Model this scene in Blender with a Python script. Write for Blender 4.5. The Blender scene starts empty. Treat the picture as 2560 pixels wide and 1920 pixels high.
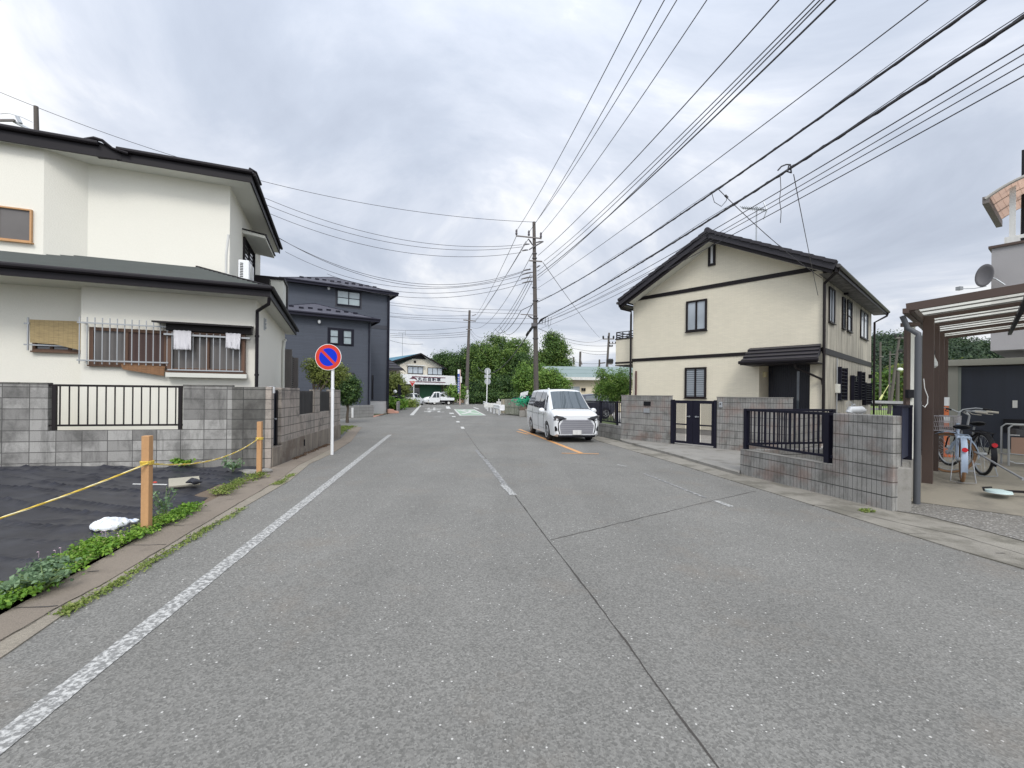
import bpy, bmesh, math, random
import numpy as np
from mathutils import Vector, Matrix, noise
random.seed(7); rng = np.random.default_rng(7)
R = math.radians
sc = bpy.context.scene
col = sc.collection
# ---------------------------------------------------------------- camera
H = 1.55; FPX = 1100.0; HOR = 987.0; ROLL = R(0.6)
cam = bpy.data.cameras.new('camera'); camo = bpy.data.objects.new('camera', cam); col.objects.link(camo)
cX = Vector((math.cos(ROLL), 0, math.sin(ROLL))); cY = Vector((-math.sin(ROLL), 0, math.cos(ROLL)))
mt = Matrix.Identity(4)
for i in range(3):
    mt[i][0] = cX[i]; mt[i][1] = cY[i]; mt[i][2] = (0, -1, 0)[i]
mt[2][3] = H
camo.matrix_world = mt
cam.sensor_width = 36; cam.lens = 36 * FPX / 2560; cam.shift_y = (HOR - 960) / 2560
cam.clip_start = .05; cam.clip_end = 3000
sc.camera = camo
# ---------------------------------------------------------------- world
SUN_EL, SUN_AZ = 44, 176      # the hidden sun stands behind the camera, a little to its right (overcast)
w = bpy.data.worlds.new('World'); sc.world = w; w.use_nodes = True
nt = w.node_tree; nt.nodes.clear()
def N(nt, typ, ins=None, **kw):
    n = nt.nodes.new(typ)
    for k, v in kw.items(): setattr(n, k, v)
    for k, v in (ins or {}).items():
        if isinstance(v, bpy.types.NodeSocket): nt.links.new(v, n.inputs[k])
        else: n.inputs[k].default_value = v
    return n
def ramp(nt, fac, stops, interp='LINEAR'):
    n = nt.nodes.new('ShaderNodeValToRGB'); nt.links.new(fac, n.inputs[0]); cr = n.color_ramp; cr.interpolation = interp
    while len(cr.elements) < len(stops): cr.elements.new(.5)
    for e, (p, c) in zip(cr.elements, stops):
        e.position = p; e.color = (c[0], c[1], c[2], 1) if not isinstance(c, (int, float)) else (c, c, c, 1)
    return n.outputs[0]
def math_(nt, op, a, b=None, c=None, clamp=False):
    n = nt.nodes.new('ShaderNodeMath'); n.operation = op; n.use_clamp = clamp
    for i, v in enumerate((a, b, c)):
        if v is None: continue
        if isinstance(v, bpy.types.NodeSocket): nt.links.new(v, n.inputs[i])
        else: n.inputs[i].default_value = v
    return n.outputs[0]
def mixc(nt, f, a, b, mode='MIX'):
    n = nt.nodes.new('ShaderNodeMix'); n.data_type = 'RGBA'; n.blend_type = mode; n.clamp_factor = True
    for k, v in ((0, f), (6, a), (7, b)):
        if isinstance(v, bpy.types.NodeSocket): nt.links.new(v, n.inputs[k])
        else:
            if k and len(v) == 3: v = (*v, 1)
            n.inputs[k].default_value = v
    return n.outputs[2]
sky = N(nt, 'ShaderNodeTexSky', sky_type='NISHITA', sun_disc=False)
sky.sun_elevation = R(SUN_EL); sky.sun_rotation = R(SUN_AZ)
tc = N(nt, 'ShaderNodeTexCoord')
sp = N(nt, 'ShaderNodeSeparateXYZ', {0: tc.outputs['Generated']})
zc = math_(nt, 'MAXIMUM', sp.outputs[2], 0.0)
den = math_(nt, 'ADD', zc, .20)
u_ = math_(nt, 'DIVIDE', sp.outputs[0], den); v_ = math_(nt, 'DIVIDE', sp.outputs[1], den)
cl = N(nt, 'ShaderNodeCombineXYZ', {0: u_, 1: v_})
n1 = N(nt, 'ShaderNodeTexNoise', {'Vector': cl.outputs[0], 'Scale': .85, 'Detail': 9.0, 'Roughness': .58, 'Distortion': .6})
n2 = N(nt, 'ShaderNodeTexNoise', {'Vector': cl.outputs[0], 'Scale': .42, 'Detail': 3.0, 'Roughness': .5})
cf = math_(nt, 'ADD', math_(nt, 'MULTIPLY', n1.outputs[0], .62), math_(nt, 'MULTIPLY', n2.outputs[0], .38))
ccol = ramp(nt, cf, [(.37, (.45, .50, .60)), (.44, (.54, .595, .70)), (.50, (.68, .725, .82)), (.545, (.92, .935, .97)), (.60, (1.08, 1.08, 1.06))])
# overcast brightening towards the zenith and towards the hidden sun
zz = math_(nt, 'MULTIPLY_ADD', math_(nt, 'POWER', zc, 1.6), .75, .92)
hz = ramp(nt, zc, [(0, 1.0), (.10, 0.55), (.3, 0.0)])
sd = Vector((math.sin(R(SUN_AZ)) * math.cos(R(SUN_EL)), math.cos(R(SUN_AZ)) * math.cos(R(SUN_EL)), math.sin(R(SUN_EL))))
dt = N(nt, 'ShaderNodeVectorMath', {0: tc.outputs['Generated'], 1: tuple(sd)}, operation='DOT_PRODUCT')
glow = math_(nt, 'POWER', math_(nt, 'MAXIMUM', dt.outputs['Value'], 0.0), 2.0)
gain = math_(nt, 'MULTIPLY_ADD', glow, 1.15, zz)
ccol = mixc(nt, math_(nt, 'MULTIPLY', hz, .45), ccol, (.76, .81, .90))
cm = N(nt, 'ShaderNodeVectorMath', {0: ccol}, operation='SCALE'); nt.links.new(gain, cm.inputs['Scale'])
bg1 = N(nt, 'ShaderNodeBackground', {'Color': sky.outputs[0], 'Strength': .05})
bg2 = N(nt, 'ShaderNodeBackground', {'Color': cm.outputs[0], 'Strength': 1.12})
fac = math_(nt, 'GREATER_THAN', sp.outputs[2], -2.0)
mixs = N(nt, 'ShaderNodeMixShader', {0: .90})
nt.links.new(bg1.outputs[0], mixs.inputs[1]); nt.links.new(bg2.outputs[0], mixs.inputs[2])
out = N(nt, 'ShaderNodeOutputWorld'); nt.links.new(mixs.outputs[0], out.inputs[0])
# ---------------------------------------------------------------- sun
sl = bpy.data.lights.new('sun', 'SUN'); so = bpy.data.objects.new('sun', sl); col.objects.link(so)
sl.energy = 1.5; sl.angle = R(16); sl.color = (1, .97, .92)
so.rotation_euler = sd.to_track_quat('Z', 'Y').to_euler()
vs = sc.view_settings; vs.view_transform = 'Standard'; vs.look = 'None'; vs.exposure = 0.0; vs.gamma = 1
sc.cycles.max_bounces = 5; sc.cycles.transparent_max_bounces = 12; sc.cycles.use_denoising = True
# ---------------------------------------------------------------- pixel geometry of the photograph's survey
def ray(p):
    a = (p[0] - 1280) / FPX; b = -(p[1] - HOR) / FPX
    return cX * a + cY * b + Vector((0, 1, 0))
def D(p, d): return ray(p) * d + Vector((0, 0, H))
def G(p, z=0.0):
    r = ray(p); return r * ((z - H) / r.z) + Vector((0, 0, H))
def Z(ox, oy, s): return lambda x, y: (ox + x * s, oy + y * s)
z1 = Z(0, 240, .34358); z2 = Z(0, 760, .36166); z3 = Z(560, 640, .30145); z4 = Z(940, 840, .18083); z5 = Z(660, 880, .18987)
z6 = Z(1300, 940, .18083); z7 = Z(1800, 940, .34358); z8 = Z(2160, 340, .39801); z9 = Z(960, 930, .14467); z10 = Z(2280, 980, .16878)
z11 = Z(1140, 820, .11754); z12 = Z(1280, 540, .19284); z13 = Z(1380, 780, .12658); zb = Z(2040, 840, .15672)
zr = Z(1500, 560, .34358); zc4 = Z(1100, 1100, .40687); zk = Z(0, 1120, .34358); z0 = Z(0, 0, 1.15732); zw = Z(840, 460, .24107)
zs = Z(1260, 0, .58770); zl = Z(0, 0, .57866); zv = Z(1240, 540, .36166); zt = Z(2400, 1000, .15671)
class Fr:
    """a local frame: x along the facade, y into the depth, z up"""
    def __init__(s, o, u, z=0.0):
        s.o = Vector((o[0], o[1], z)); u = Vector((u[0], u[1], 0)).normalized(); s.u = u; s.n = Vector((-u.y, u.x, 0)); s.a = math.atan2(u.y, u.x)
    def loc(s, w):
        d = w - s.o; return Vector((d.dot(s.u), d.dot(s.n), d.z))
    def wor(s, p): return s.o + s.u * p[0] + s.n * p[1] + Vector((0, 0, p[2]))
    def px(s, p, t=0.0):
        r = ray(p); c = Vector((0, 0, H)); k = (t - (c - s.o).dot(s.n)) / r.dot(s.n); return s.loc(c + r * k)
    def sd(s, p, x=0.0):
        r = ray(p); c = Vector((0, 0, H)); k = (x - (c - s.o).dot(s.u)) / r.dot(s.u); return s.loc(c + r * k)
    def g(s, p, z=0.0): return s.loc(G(p, z))
    def rect(s, lt, rt, rb, lb, t=0.0):
        a, b, c, d = (s.px(q, t) for q in (lt, rt, rb, lb)); return ((a.x + d.x) / 2, (b.x + c.x) / 2, (c.z + d.z) / 2, (a.z + b.z) / 2)
    def srect(s, lt, rt, rb, lb, x=0.0):
        a, b, c, d = (s.sd(q, x) for q in (lt, rt, rb, lb)); return ((a.y + d.y) / 2, (b.y + c.y) / 2, (c.z + d.z) / 2, (a.z + b.z) / 2)
# ---------------------------------------------------------------- mesh builder
class MB:
    def __init__(s): s.v = []; s.f = []; s.m = []; s.mi = 0
    def add(s, vs, fs):
        n = len(s.v); s.v += [tuple(v) for v in vs]; s.f += [tuple(i + n for i in f) for f in fs]; s.m += [s.mi] * len(fs); return s
    def hexa(s, p):  # 4 bottom (ccw), 4 top
        return s.add(p, [(3, 2, 1, 0), (4, 5, 6, 7), (0, 1, 5, 4), (1, 2, 6, 5), (2, 3, 7, 6), (3, 0, 4, 7)])
    def box(s, x0, x1, y0, y1, z0, z1):
        if x0 > x1: x0, x1 = x1, x0
        if y0 > y1: y0, y1 = y1, y0
        if z0 > z1: z0, z1 = z1, z0
        return s.hexa([(x0, y0, z0), (x1, y0, z0), (x1, y1, z0), (x0, y1, z0), (x0, y0, z1), (x1, y0, z1), (x1, y1, z1), (x0, y1, z1)])
    def poly(s, pts): return s.add(pts, [tuple(range(len(pts)))])
    def prism(s, pts, vec, caps=True):
        n = len(pts); vec = Vector(vec); a = [Vector(p) for p in pts]; b = [p + vec for p in a]
        fs = [(i, (i + 1) % n, n + (i + 1) % n, n + i) for i in range(n)]
        if caps: fs += [tuple(range(n - 1, -1, -1)), tuple(range(n, 2 * n))]
        return s.add(a + b, fs)
    def bar(s, p, q, w, h=None, up=(0, 0, 1)):
        p = Vector(p); q = Vector(q); d = (q - p).normalized(); up = Vector(up)
        if abs(d.dot(up)) > .98: up = Vector((1, 0, 0))
        r = d.cross(up).normalized(); u = r.cross(d).normalized(); h = h or w; r *= w / 2; u *= h / 2
        return s.hexa([p - r - u, p + r - u, q + r - u, q - r - u, p - r + u, p + r + u, q + r + u, q - r + u])
    def tube(s, path, r, n=8, caps=True, closed=False):
        P = [Vector(p) for p in path]; m = len(P); rs = r if isinstance(r, (list, tuple)) else [r] * m; vs = []; fr = None
        for i, p in enumerate(P):
            if closed: d = (P[(i + 1) % m] - P[i - 1]).normalized()
            else: d = (P[min(i + 1, m - 1)] - P[max(i - 1, 0)]).normalized()
            if fr is None:
                up = Vector((0, 0, 1)) if abs(d.z) < .9 else Vector((1, 0, 0)); fr = (up - d * up.dot(d)).normalized()
            else:
                fr = (fr - d * fr.dot(d)); fr = fr.normalized() if fr.length > 1e-6 else Vector((1, 0, 0))
            bn = d.cross(fr)
            for k in range(n):
                a = 2 * math.pi * k / n; vs.append(p + (fr * math.cos(a) + bn * math.sin(a)) * rs[i])
        fs = []; mm = m if closed else m - 1
        for i in range(mm):
            j = (i + 1) % m
            for k in range(n): fs.append((i * n + k, i * n + (k + 1) % n, j * n + (k + 1) % n, j * n + k))
        if caps and not closed: fs += [tuple(range(n - 1, -1, -1)), tuple(range((m - 1) * n, m * n))]
        return s.add(vs, fs)
    def cyl(s, p, q, r0, r1=None, n=14): return s.tube([p, q], [r0, r0 if r1 is None else r1], n)
    def ell(s, c, r, nu=14, nv=8):
        c = Vector(c); r = (r, r, r) if isinstance(r, (int, float)) else r; vs = [c + Vector((0, 0, r[2]))]
        for j in range(1, nv):
            ph = math.pi * j / nv
            for i in range(nu):
                th = 2 * math.pi * i / nu; vs.append(c + Vector((r[0] * math.sin(ph) * math.cos(th), r[1] * math.sin(ph) * math.sin(th), r[2] * math.cos(ph))))
        vs.append(c - Vector((0, 0, r[2]))); fs = [(0, 1 + i, 1 + (i + 1) % nu) for i in range(nu)]
        for j in range(nv - 2):
            for i in range(nu):
                a = 1 + j * nu + i; b = 1 + j * nu + (i + 1) % nu; fs.append((a, a + nu, b + nu, b))
        l = len(vs) - 1; a0 = 1 + (nv - 2) * nu; fs += [(l, a0 + (i + 1) % nu, a0 + i) for i in range(nu)]
        return s.add(vs, fs)
    def disc(s, c, ax, r, th, n=32):
        c = Vector(c); ax = Vector(ax).normalized(); return s.tube([c - ax * th / 2, c + ax * th / 2], r, n)
    def ring(s, c, ax, R_, r, n=32, k=8):
        c = Vector(c); ax = Vector(ax).normalized(); t = ax.orthogonal().normalized(); b = ax.cross(t)
        return s.tube([c + (t * math.cos(2 * math.pi * i / n) + b * math.sin(2 * math.pi * i / n)) * R_ for i in range(n)], r, k, closed=True)
    def text(s, body, F, size, off=.01, sx=1.0, bold=0.0, weightless=True):
        """lettering laid by a function F(x, y, h) onto a surface"""
        c = bpy.data.curves.new('t', 'FONT'); c.body = body; c.size = size; c.align_x = 'CENTER'; c.align_y = 'CENTER'; c.extrude = .0; c.offset = bold; c.resolution_u = 3
        o = bpy.data.objects.new('t', c); col.objects.link(o); dg = bpy.context.evaluated_depsgraph_get()
        m = bpy.data.meshes.new_from_object(o.evaluated_get(dg)); bpy.data.objects.remove(o)
        s.add([F(v.co.x * sx, v.co.y, off) for v in m.vertices], [tuple(p.vertices) for p in m.polygons]); bpy.data.meshes.remove(m); return s
    def build(s, name, mats, parent=None, smooth=False, bevel=0.0, kind=None):
        me = bpy.data.meshes.new(name); me.from_pydata(s.v, [], s.f)
        for m in (mats if isinstance(mats, (list, tuple)) else [mats]): me.materials.append(m)
        if any(s.m): me.polygons.foreach_set('material_index', s.m)
        if smooth: me.polygons.foreach_set('use_smooth', [True] * len(me.polygons))
        bm = bmesh.new(); bm.from_mesh(me); bmesh.ops.recalc_face_normals(bm, faces=bm.faces[:])
        if sum(f.normal.z * f.calc_area() for f in bm.faces) < 0 and all(abs(f.normal.z) > .5 for f in bm.faces): bmesh.ops.reverse_faces(bm, faces=bm.faces[:])
        bm.to_mesh(me); bm.free(); me.update(); o = bpy.data.objects.new(name, me); col.objects.link(o)
        if smooth:
            md = o.modifiers.new('e', 'EDGE_SPLIT'); md.split_angle = R(40)
        if bevel:
            md = o.modifiers.new('b', 'BEVEL'); md.width = bevel; md.segments = 2; md.limit_method = 'ANGLE'; md.angle_limit = R(50)
        if parent is not None: o.parent = parent
        if kind: o['kind'] = kind
        return o
def thing(name, label, cat, fr=None, loc=None, rot=0.0, group=None):
    o = bpy.data.objects.new(name, None); col.objects.link(o); o.empty_display_size = .1
    if fr: o.location = fr.o; o.rotation_euler = (0, 0, fr.a)
    else: o.location = loc or (0, 0, 0); o.rotation_euler = (0, 0, rot)
    return tag(o, label, cat, group)
def tag(o, label, cat, group=None):
    o['label'] = label; o['category'] = cat
    if group: o['group'] = group
    return o
def copy_thing(o, loc, rot, label):
    r = o.copy(); col.objects.link(r); r.location = loc; r.rotation_euler = (0, 0, rot); r['label'] = label
    for ch in list(o.children):
        c = ch.copy(); col.objects.link(c); c.parent = r
        for g in ch.children:
            d = g.copy(); col.objects.link(d); d.parent = c
    return r
# ---------------------------------------------------------------- materials
def srgb(r, g, b): return tuple(((x / 255) / 12.92 if x / 255 <= .04045 else ((x / 255 + .055) / 1.055) ** 2.4) for x in (r, g, b))
def newmat(name):
    m = bpy.data.materials.new(name); m.use_nodes = True; t = m.node_tree; b = t.nodes['Principled BSDF']; return m, t, b
def stdmat(name, c, rough=.6, metal=0.0, var=.12, vs_=1.5, fine=.06, fs=60.0, bump=0.0, bs=80.0, spec=.5, stain=None, coat=0.0, streak=0.0, dist=.02):
    m, t, b = newmat(name); tc = N(t, 'ShaderNodeTexCoord'); ob = tc.outputs['Object']
    a = N(t, 'ShaderNodeTexNoise', {'Vector': ob, 'Scale': vs_, 'Detail': 5.0, 'Roughness': .6})
    f = N(t, 'ShaderNodeTexNoise', {'Vector': ob, 'Scale': fs, 'Detail': 3.0})
    k = math_(t, 'ADD', math_(t, 'MULTIPLY_ADD', a.outputs[0], var * 2, 1 - var), math_(t, 'MULTIPLY_ADD', f.outputs[0], fine * 2, -fine))
    if streak:
        mp = N(t, 'ShaderNodeMapping', {'Vector': ob, 'Scale': (5, 5, .35)}); s_ = N(t, 'ShaderNodeTexNoise', {'Vector': mp.outputs[0], 'Scale': 1.3, 'Detail': 5.0, 'Roughness': .65})
        k = math_(t, 'MULTIPLY', k, math_(t, 'MULTIPLY_ADD', ramp(t, s_.outputs[0], [(.38, 0), (.62, 1)]), streak, 1 - streak))
    sc_ = N(t, 'ShaderNodeVectorMath', {0: (*c,)}, operation='SCALE'); t.links.new(k, sc_.inputs['Scale']); cc = sc_.outputs[0]
    if stain:
        st = N(t, 'ShaderNodeTexNoise', {'Vector': ob, 'Scale': stain[1], 'Detail': 6.0, 'Roughness': .65})
        cc = mixc(t, math_(t, 'MULTIPLY', ramp(t, st.outputs[0], [(stain[2], 0), (stain[2] + .12, 1)]), stain[3]), cc, stain[0])
    t.links.new(cc, b.inputs['Base Color']); b.inputs['Roughness'].default_value = rough; b.inputs['Metallic'].default_value = metal
    b.inputs['Specular IOR Level'].default_value = spec; b.inputs['Coat Weight'].default_value = coat; b.inputs['Coat Roughness'].default_value = .05
    if bump:
        bn = N(t, 'ShaderNodeTexNoise', {'Vector': ob, 'Scale': bs, 'Detail': 4.0, 'Roughness': .6})
        bu = N(t, 'ShaderNodeBump', {'Height': bn.outputs[0], 'Strength': bump, 'Distance': dist}); t.links.new(bu.outputs[0], b.inputs['Normal'])
    return m
def blockmat(name, c1, c2, mortar, bw=.40, bh=.20, off=0.0, ribs=0.0, rough=.9, msz=.012, dark=(.10, .10, .09), damt=.55, dth=.5, bump=.6, sub=None, algae=None, vcol=None, z0=0.0):
    """block work: rows and columns follow the wall (x or y) and the height; dark weathering drawn as stains of its own shape"""
    m, t, b = newmat(name); tc = N(t, 'ShaderNodeTexCoord'); sp = N(t, 'ShaderNodeSeparateXYZ', {0: tc.outputs['Object']})
    xy = math_(t, 'ADD', sp.outputs[0], sp.outputs[1]); cb = N(t, 'ShaderNodeCombineXYZ', {0: xy, 1: math_(t, 'SUBTRACT', sp.outputs[2], z0)})
    br = N(t, 'ShaderNodeTexBrick', {'Vector': cb.outputs[0], 'Color1': (*c1, 1), 'Color2': (*c2, 1), 'Mortar': (*mortar, 1), 'Scale': 1.0, 'Mortar Size': msz, 'Mortar Smooth': .2, 'Bias': 0.0, 'Brick Width': bw, 'Row Height': bh}, offset=off, squash=1.0)
    cc = br.outputs[0]
    a = N(t, 'ShaderNodeTexNoise', {'Vector': tc.outputs['Object'], 'Scale': 1.7, 'Detail': 7.0, 'Roughness': .68})
    mp = N(t, 'ShaderNodeMapping', {'Vector': tc.outputs['Object'], 'Scale': (4, 4, .8)}); a2 = N(t, 'ShaderNodeTexNoise', {'Vector': mp.outputs[0], 'Scale': 1.5, 'Detail': 6.0, 'Roughness': .7})
    dm = math_(t, 'MULTIPLY', math_(t, 'MAXIMUM', ramp(t, a.outputs[0], [(dth, 0), (dth + .16, 1)]), ramp(t, a2.outputs[0], [(dth + .02, 0), (dth + .2, .9)])), damt)
    cc = mixc(t, dm, cc, dark)
    if vcol:
        v = N(t, 'ShaderNodeTexNoise', {'Vector': tc.outputs['Object'], 'Scale': 2.2, 'Detail': 5.0}); cc = mixc(t, math_(t, 'MULTIPLY', ramp(t, v.outputs[0], [(.5, 0), (.66, 1)]), vcol[1]), cc, vcol[0])
    f = N(t, 'ShaderNodeTexNoise', {'Vector': tc.outputs['Object'], 'Scale': 55.0, 'Detail': 3.0, 'Roughness': .7})
    sc_ = N(t, 'ShaderNodeVectorMath', {0: cc}, operation='SCALE'); t.links.new(math_(t, 'MULTIPLY_ADD', f.outputs[0], .5, .75), sc_.inputs['Scale'])
    t.links.new(sc_.outputs[0], b.inputs['Base Color']); b.inputs['Roughness'].default_value = rough
    hgt = math_(t, 'ADD', math_(t, 'MULTIPLY', br.outputs['Fac'], -1.0), math_(t, 'MULTIPLY', f.outputs[0], .35))
    if ribs:
        wv = math_(t, 'SINE', math_(t, 'MULTIPLY', xy, 2 * math.pi / ribs)); rb = math_(t, 'POWER', math_(t, 'MAXIMUM', wv, 0.0), 6.0); hgt = math_(t, 'SUBTRACT', hgt, math_(t, 'MULTIPLY', rb, 1.2)); t.links.new(mixc(t, math_(t, 'MULTIPLY', rb, .30), sc_.outputs[0], (.045, .045, .043)), b.inputs['Base Color'])  # groove shade painted into the colour; the bump alone shows too little
    bu = N(t, 'ShaderNodeBump', {'Height': hgt, 'Strength': bump, 'Distance': .012}); t.links.new(bu.outputs[0], b.inputs['Normal'])
    return m
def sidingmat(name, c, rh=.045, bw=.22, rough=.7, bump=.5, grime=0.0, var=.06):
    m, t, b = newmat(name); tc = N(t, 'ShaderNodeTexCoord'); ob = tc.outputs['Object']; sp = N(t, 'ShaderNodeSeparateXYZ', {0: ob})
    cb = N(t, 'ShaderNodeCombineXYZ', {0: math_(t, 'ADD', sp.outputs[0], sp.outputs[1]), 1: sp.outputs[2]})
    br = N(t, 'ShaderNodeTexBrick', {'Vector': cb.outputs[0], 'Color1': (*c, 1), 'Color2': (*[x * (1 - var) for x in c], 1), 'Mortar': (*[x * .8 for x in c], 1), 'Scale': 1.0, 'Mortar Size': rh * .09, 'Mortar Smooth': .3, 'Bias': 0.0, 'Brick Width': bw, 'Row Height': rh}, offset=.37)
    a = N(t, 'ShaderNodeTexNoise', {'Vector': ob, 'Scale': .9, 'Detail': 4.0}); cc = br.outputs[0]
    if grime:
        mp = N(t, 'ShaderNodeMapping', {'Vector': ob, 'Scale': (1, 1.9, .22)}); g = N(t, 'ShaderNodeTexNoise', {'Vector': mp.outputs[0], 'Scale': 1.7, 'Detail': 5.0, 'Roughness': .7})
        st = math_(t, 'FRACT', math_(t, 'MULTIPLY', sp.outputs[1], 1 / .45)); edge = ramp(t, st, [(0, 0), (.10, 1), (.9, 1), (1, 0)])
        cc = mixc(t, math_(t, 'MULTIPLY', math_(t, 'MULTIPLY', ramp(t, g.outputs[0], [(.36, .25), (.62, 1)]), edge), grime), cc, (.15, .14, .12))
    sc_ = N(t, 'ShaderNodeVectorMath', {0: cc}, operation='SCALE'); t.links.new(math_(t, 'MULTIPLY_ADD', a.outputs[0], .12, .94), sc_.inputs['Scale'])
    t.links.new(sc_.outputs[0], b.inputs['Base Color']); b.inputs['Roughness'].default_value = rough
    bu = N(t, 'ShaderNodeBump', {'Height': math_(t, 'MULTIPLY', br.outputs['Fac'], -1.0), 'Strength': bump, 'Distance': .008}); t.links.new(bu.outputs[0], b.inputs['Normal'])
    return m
def asphaltmat(name, c=.165, tint=(1, 1, 1.0)):
    m, t, b = newmat(name); tc = N(t, 'ShaderNodeTexCoord'); ob = tc.outputs['Object']
    v = N(t, 'ShaderNodeTexVoronoi', {'Vector': ob, 'Scale': 95.0}); vv = N(t, 'ShaderNodeSeparateXYZ', {0: v.outputs['Color']})
    g = math_(t, 'MULTIPLY_ADD', vv.outputs[0], .60, .70)
    big = N(t, 'ShaderNodeTexNoise', {'Vector': ob, 'Scale': .55, 'Detail': 6.0, 'Roughness': .6}); k = math_(t, 'MULTIPLY', g, math_(t, 'MULTIPLY_ADD', big.outputs[0], .50, .75))
    mp = N(t, 'ShaderNodeMapping', {'Vector': ob, 'Rotation': (0, 0, R(9.3)), 'Scale': (1.3, .07, 1)})   # wheel tracks run along the road
    tr = N(t, 'ShaderNodeTexNoise', {'Vector': mp.outputs[0], 'Scale': 1.0, 'Detail': 3.0}); k = math_(t, 'MULTIPLY', k, math_(t, 'MULTIPLY_ADD', tr.outputs[0], .36, .82))
    f = N(t, 'ShaderNodeTexNoise', {'Vector': ob, 'Scale': 260.0, 'Detail': 2.0}); k = math_(t, 'MULTIPLY', k, math_(t, 'MULTIPLY_ADD', f.outputs[0], .8, .6))
    base = N(t, 'ShaderNodeVectorMath', {0: tuple(c * x for x in tint)}, operation='SCALE'); t.links.new(k, base.inputs['Scale'])
    # pale stone chips worn bare
    v2 = N(t, 'ShaderNodeTexVoronoi', {'Vector': ob, 'Scale': 48.0}); v2c = N(t, 'ShaderNodeSeparateXYZ', {0: v2.outputs['Color']})
    ch = math_(t, 'MULTIPLY', math_(t, 'GREATER_THAN', v2c.outputs[1], .962), math_(t, 'LESS_THAN', v2.outputs['Distance'], .28))
    cc = mixc(t, math_(t, 'MULTIPLY', ch, .75), base.outputs[0], (.62, .61, .58))
    st = N(t, 'ShaderNodeTexNoise', {'Vector': ob, 'Scale': .8, 'Detail': 5.0, 'Roughness': .7}); cc = mixc(t, math_(t, 'MULTIPLY', ramp(t, st.outputs[0], [(.54, 0), (.70, 1)]), .30), cc, (.20, .165, .13)); st2 = N(t, 'ShaderNodeTexNoise', {'Vector': ob, 'Scale': 2.3, 'Detail': 6.0, 'Roughness': .75}); cc = mixc(t, math_(t, 'MULTIPLY', ramp(t, st2.outputs[0], [(.62, 0), (.70, 1)]), .35), cc, (.09, .09, .088))
    t.links.new(cc, b.inputs['Base Color']); b.inputs['Roughness'].default_value = .82; b.inputs['Specular IOR Level'].default_value = .35
    bu = N(t, 'ShaderNodeBump', {'Height': math_(t, 'ADD', v.outputs['Distance'], f.outputs[0]), 'Strength': .32, 'Distance': .005}); t.links.new(bu.outputs[0], b.inputs['Normal'])
    return m
def glassmat(name, c=(.05, .06, .07), rough=.04, spec=.9):
    m, t, b = newmat(name); tc = N(t, 'ShaderNodeTexCoord'); a = N(t, 'ShaderNodeTexNoise', {'Vector': tc.outputs['Object'], 'Scale': 1.4, 'Detail': 3.0})
    t.links.new(mixc(t, a.outputs[0], [x * .7 for x in c], [x * 1.25 for x in c]), b.inputs['Base Color']); b.inputs['Roughness'].default_value = rough; b.inputs['Specular IOR Level'].default_value = spec
    bu = N(t, 'ShaderNodeBump', {'Height': a.outputs[0], 'Strength': .05, 'Distance': .05}); t.links.new(bu.outputs[0], b.inputs['Normal'])
    return m
def leafmat(name, c1, c2, c3, trans=.35):
    m, t, b = newmat(name); at = N(t, 'ShaderNodeAttribute', attribute_name='tint'); f = at.outputs['Fac']
    cc = ramp(t, f, [(0, c1), (.5, c2), (1, c3)]); t.links.new(cc, b.inputs['Base Color']); b.inputs['Roughness'].default_value = .55; b.inputs['Specular IOR Level'].default_value = .3
    tr = N(t, 'ShaderNodeBsdfTranslucent', {'Color': cc}); ad = N(t, 'ShaderNodeMixShader', {0: trans}); t.links.new(b.outputs[0], ad.inputs[1]); t.links.new(tr.outputs[0], ad.inputs[2])
    t.links.new(ad.outputs[0], t.nodes['Material Output'].inputs[0]); return m
M = {}
M['asphalt'] = asphaltmat('asphalt', .170, (1.03, 1.01, .94))
M['asphalt2'] = asphaltmat('asphalt_dark', .12)
M['stucco'] = stdmat('cream_stucco', (.735, .715, .645), .85, var=.04, vs_=.5, fine=.04, fs=35, bump=.3, bs=38, dist=.02)
M['soffit'] = stdmat('soffit_board', (.60, .60, .55), .8, var=.05)
M['fascia'] = stdmat('dark_brown_fascia', (.010, .008, .011), .5, var=.3, fine=.1, spec=.22)
M['green_roof'] = stdmat('green_metal_roof', (.155, .168, .162), .6, var=.15, vs_=2.5, fine=.08)
M['siding'] = sidingmat('cream_siding', (.69, .64, .515))
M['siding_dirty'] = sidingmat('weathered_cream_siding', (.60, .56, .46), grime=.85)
M['navy'] = sidingmat('navy_siding', (.064, .074, .098), rh=.10, bw=1.8, bump=.4, var=.10)
M['navy_roof'] = stdmat('dark_slate_roof', (.10, .10, .125), .55, var=.2, fine=.12, fs=30)
M['dark_trim'] = stdmat('dark_brown_trim', (.012, .009, .010), .5, var=.3, spec=.25)
M['tile_roof'] = stdmat('charcoal_roof_tile', (.032, .030, .036), .55, var=.25, fine=.15, spec=.3)
M['glass'] = glassmat('window_glass', (.10, .12, .14)); M['glass_pale'] = glassmat('curtained_glass', (.36, .40, .44), .12); M['glass_dark'] = glassmat('dark_glass', (.02, .022, .027), .06)
M['glass_sky'] = glassmat('pale_glass', (.30, .36, .38), .08)
M['alu'] = stdmat('aluminium', (.36, .37, .38), .4, .5, var=.1); M['steel'] = stdmat('galvanised_steel', (.42, .44, .46), .45, .6, var=.15)
M['white'] = stdmat('white_paint', (.74, .75, .76), .4, var=.05); M['white_dull'] = stdmat('old_white_paint', (.62, .62, .60), .6, var=.12, streak=.15)
M['black'] = stdmat('black_paint', (.006, .006, .009), .5, var=.3, spec=.25); M['black_metal'] = stdmat('navy_black_metal', (.008, .008, .018), .5, var=.3, spec=.25)
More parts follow.
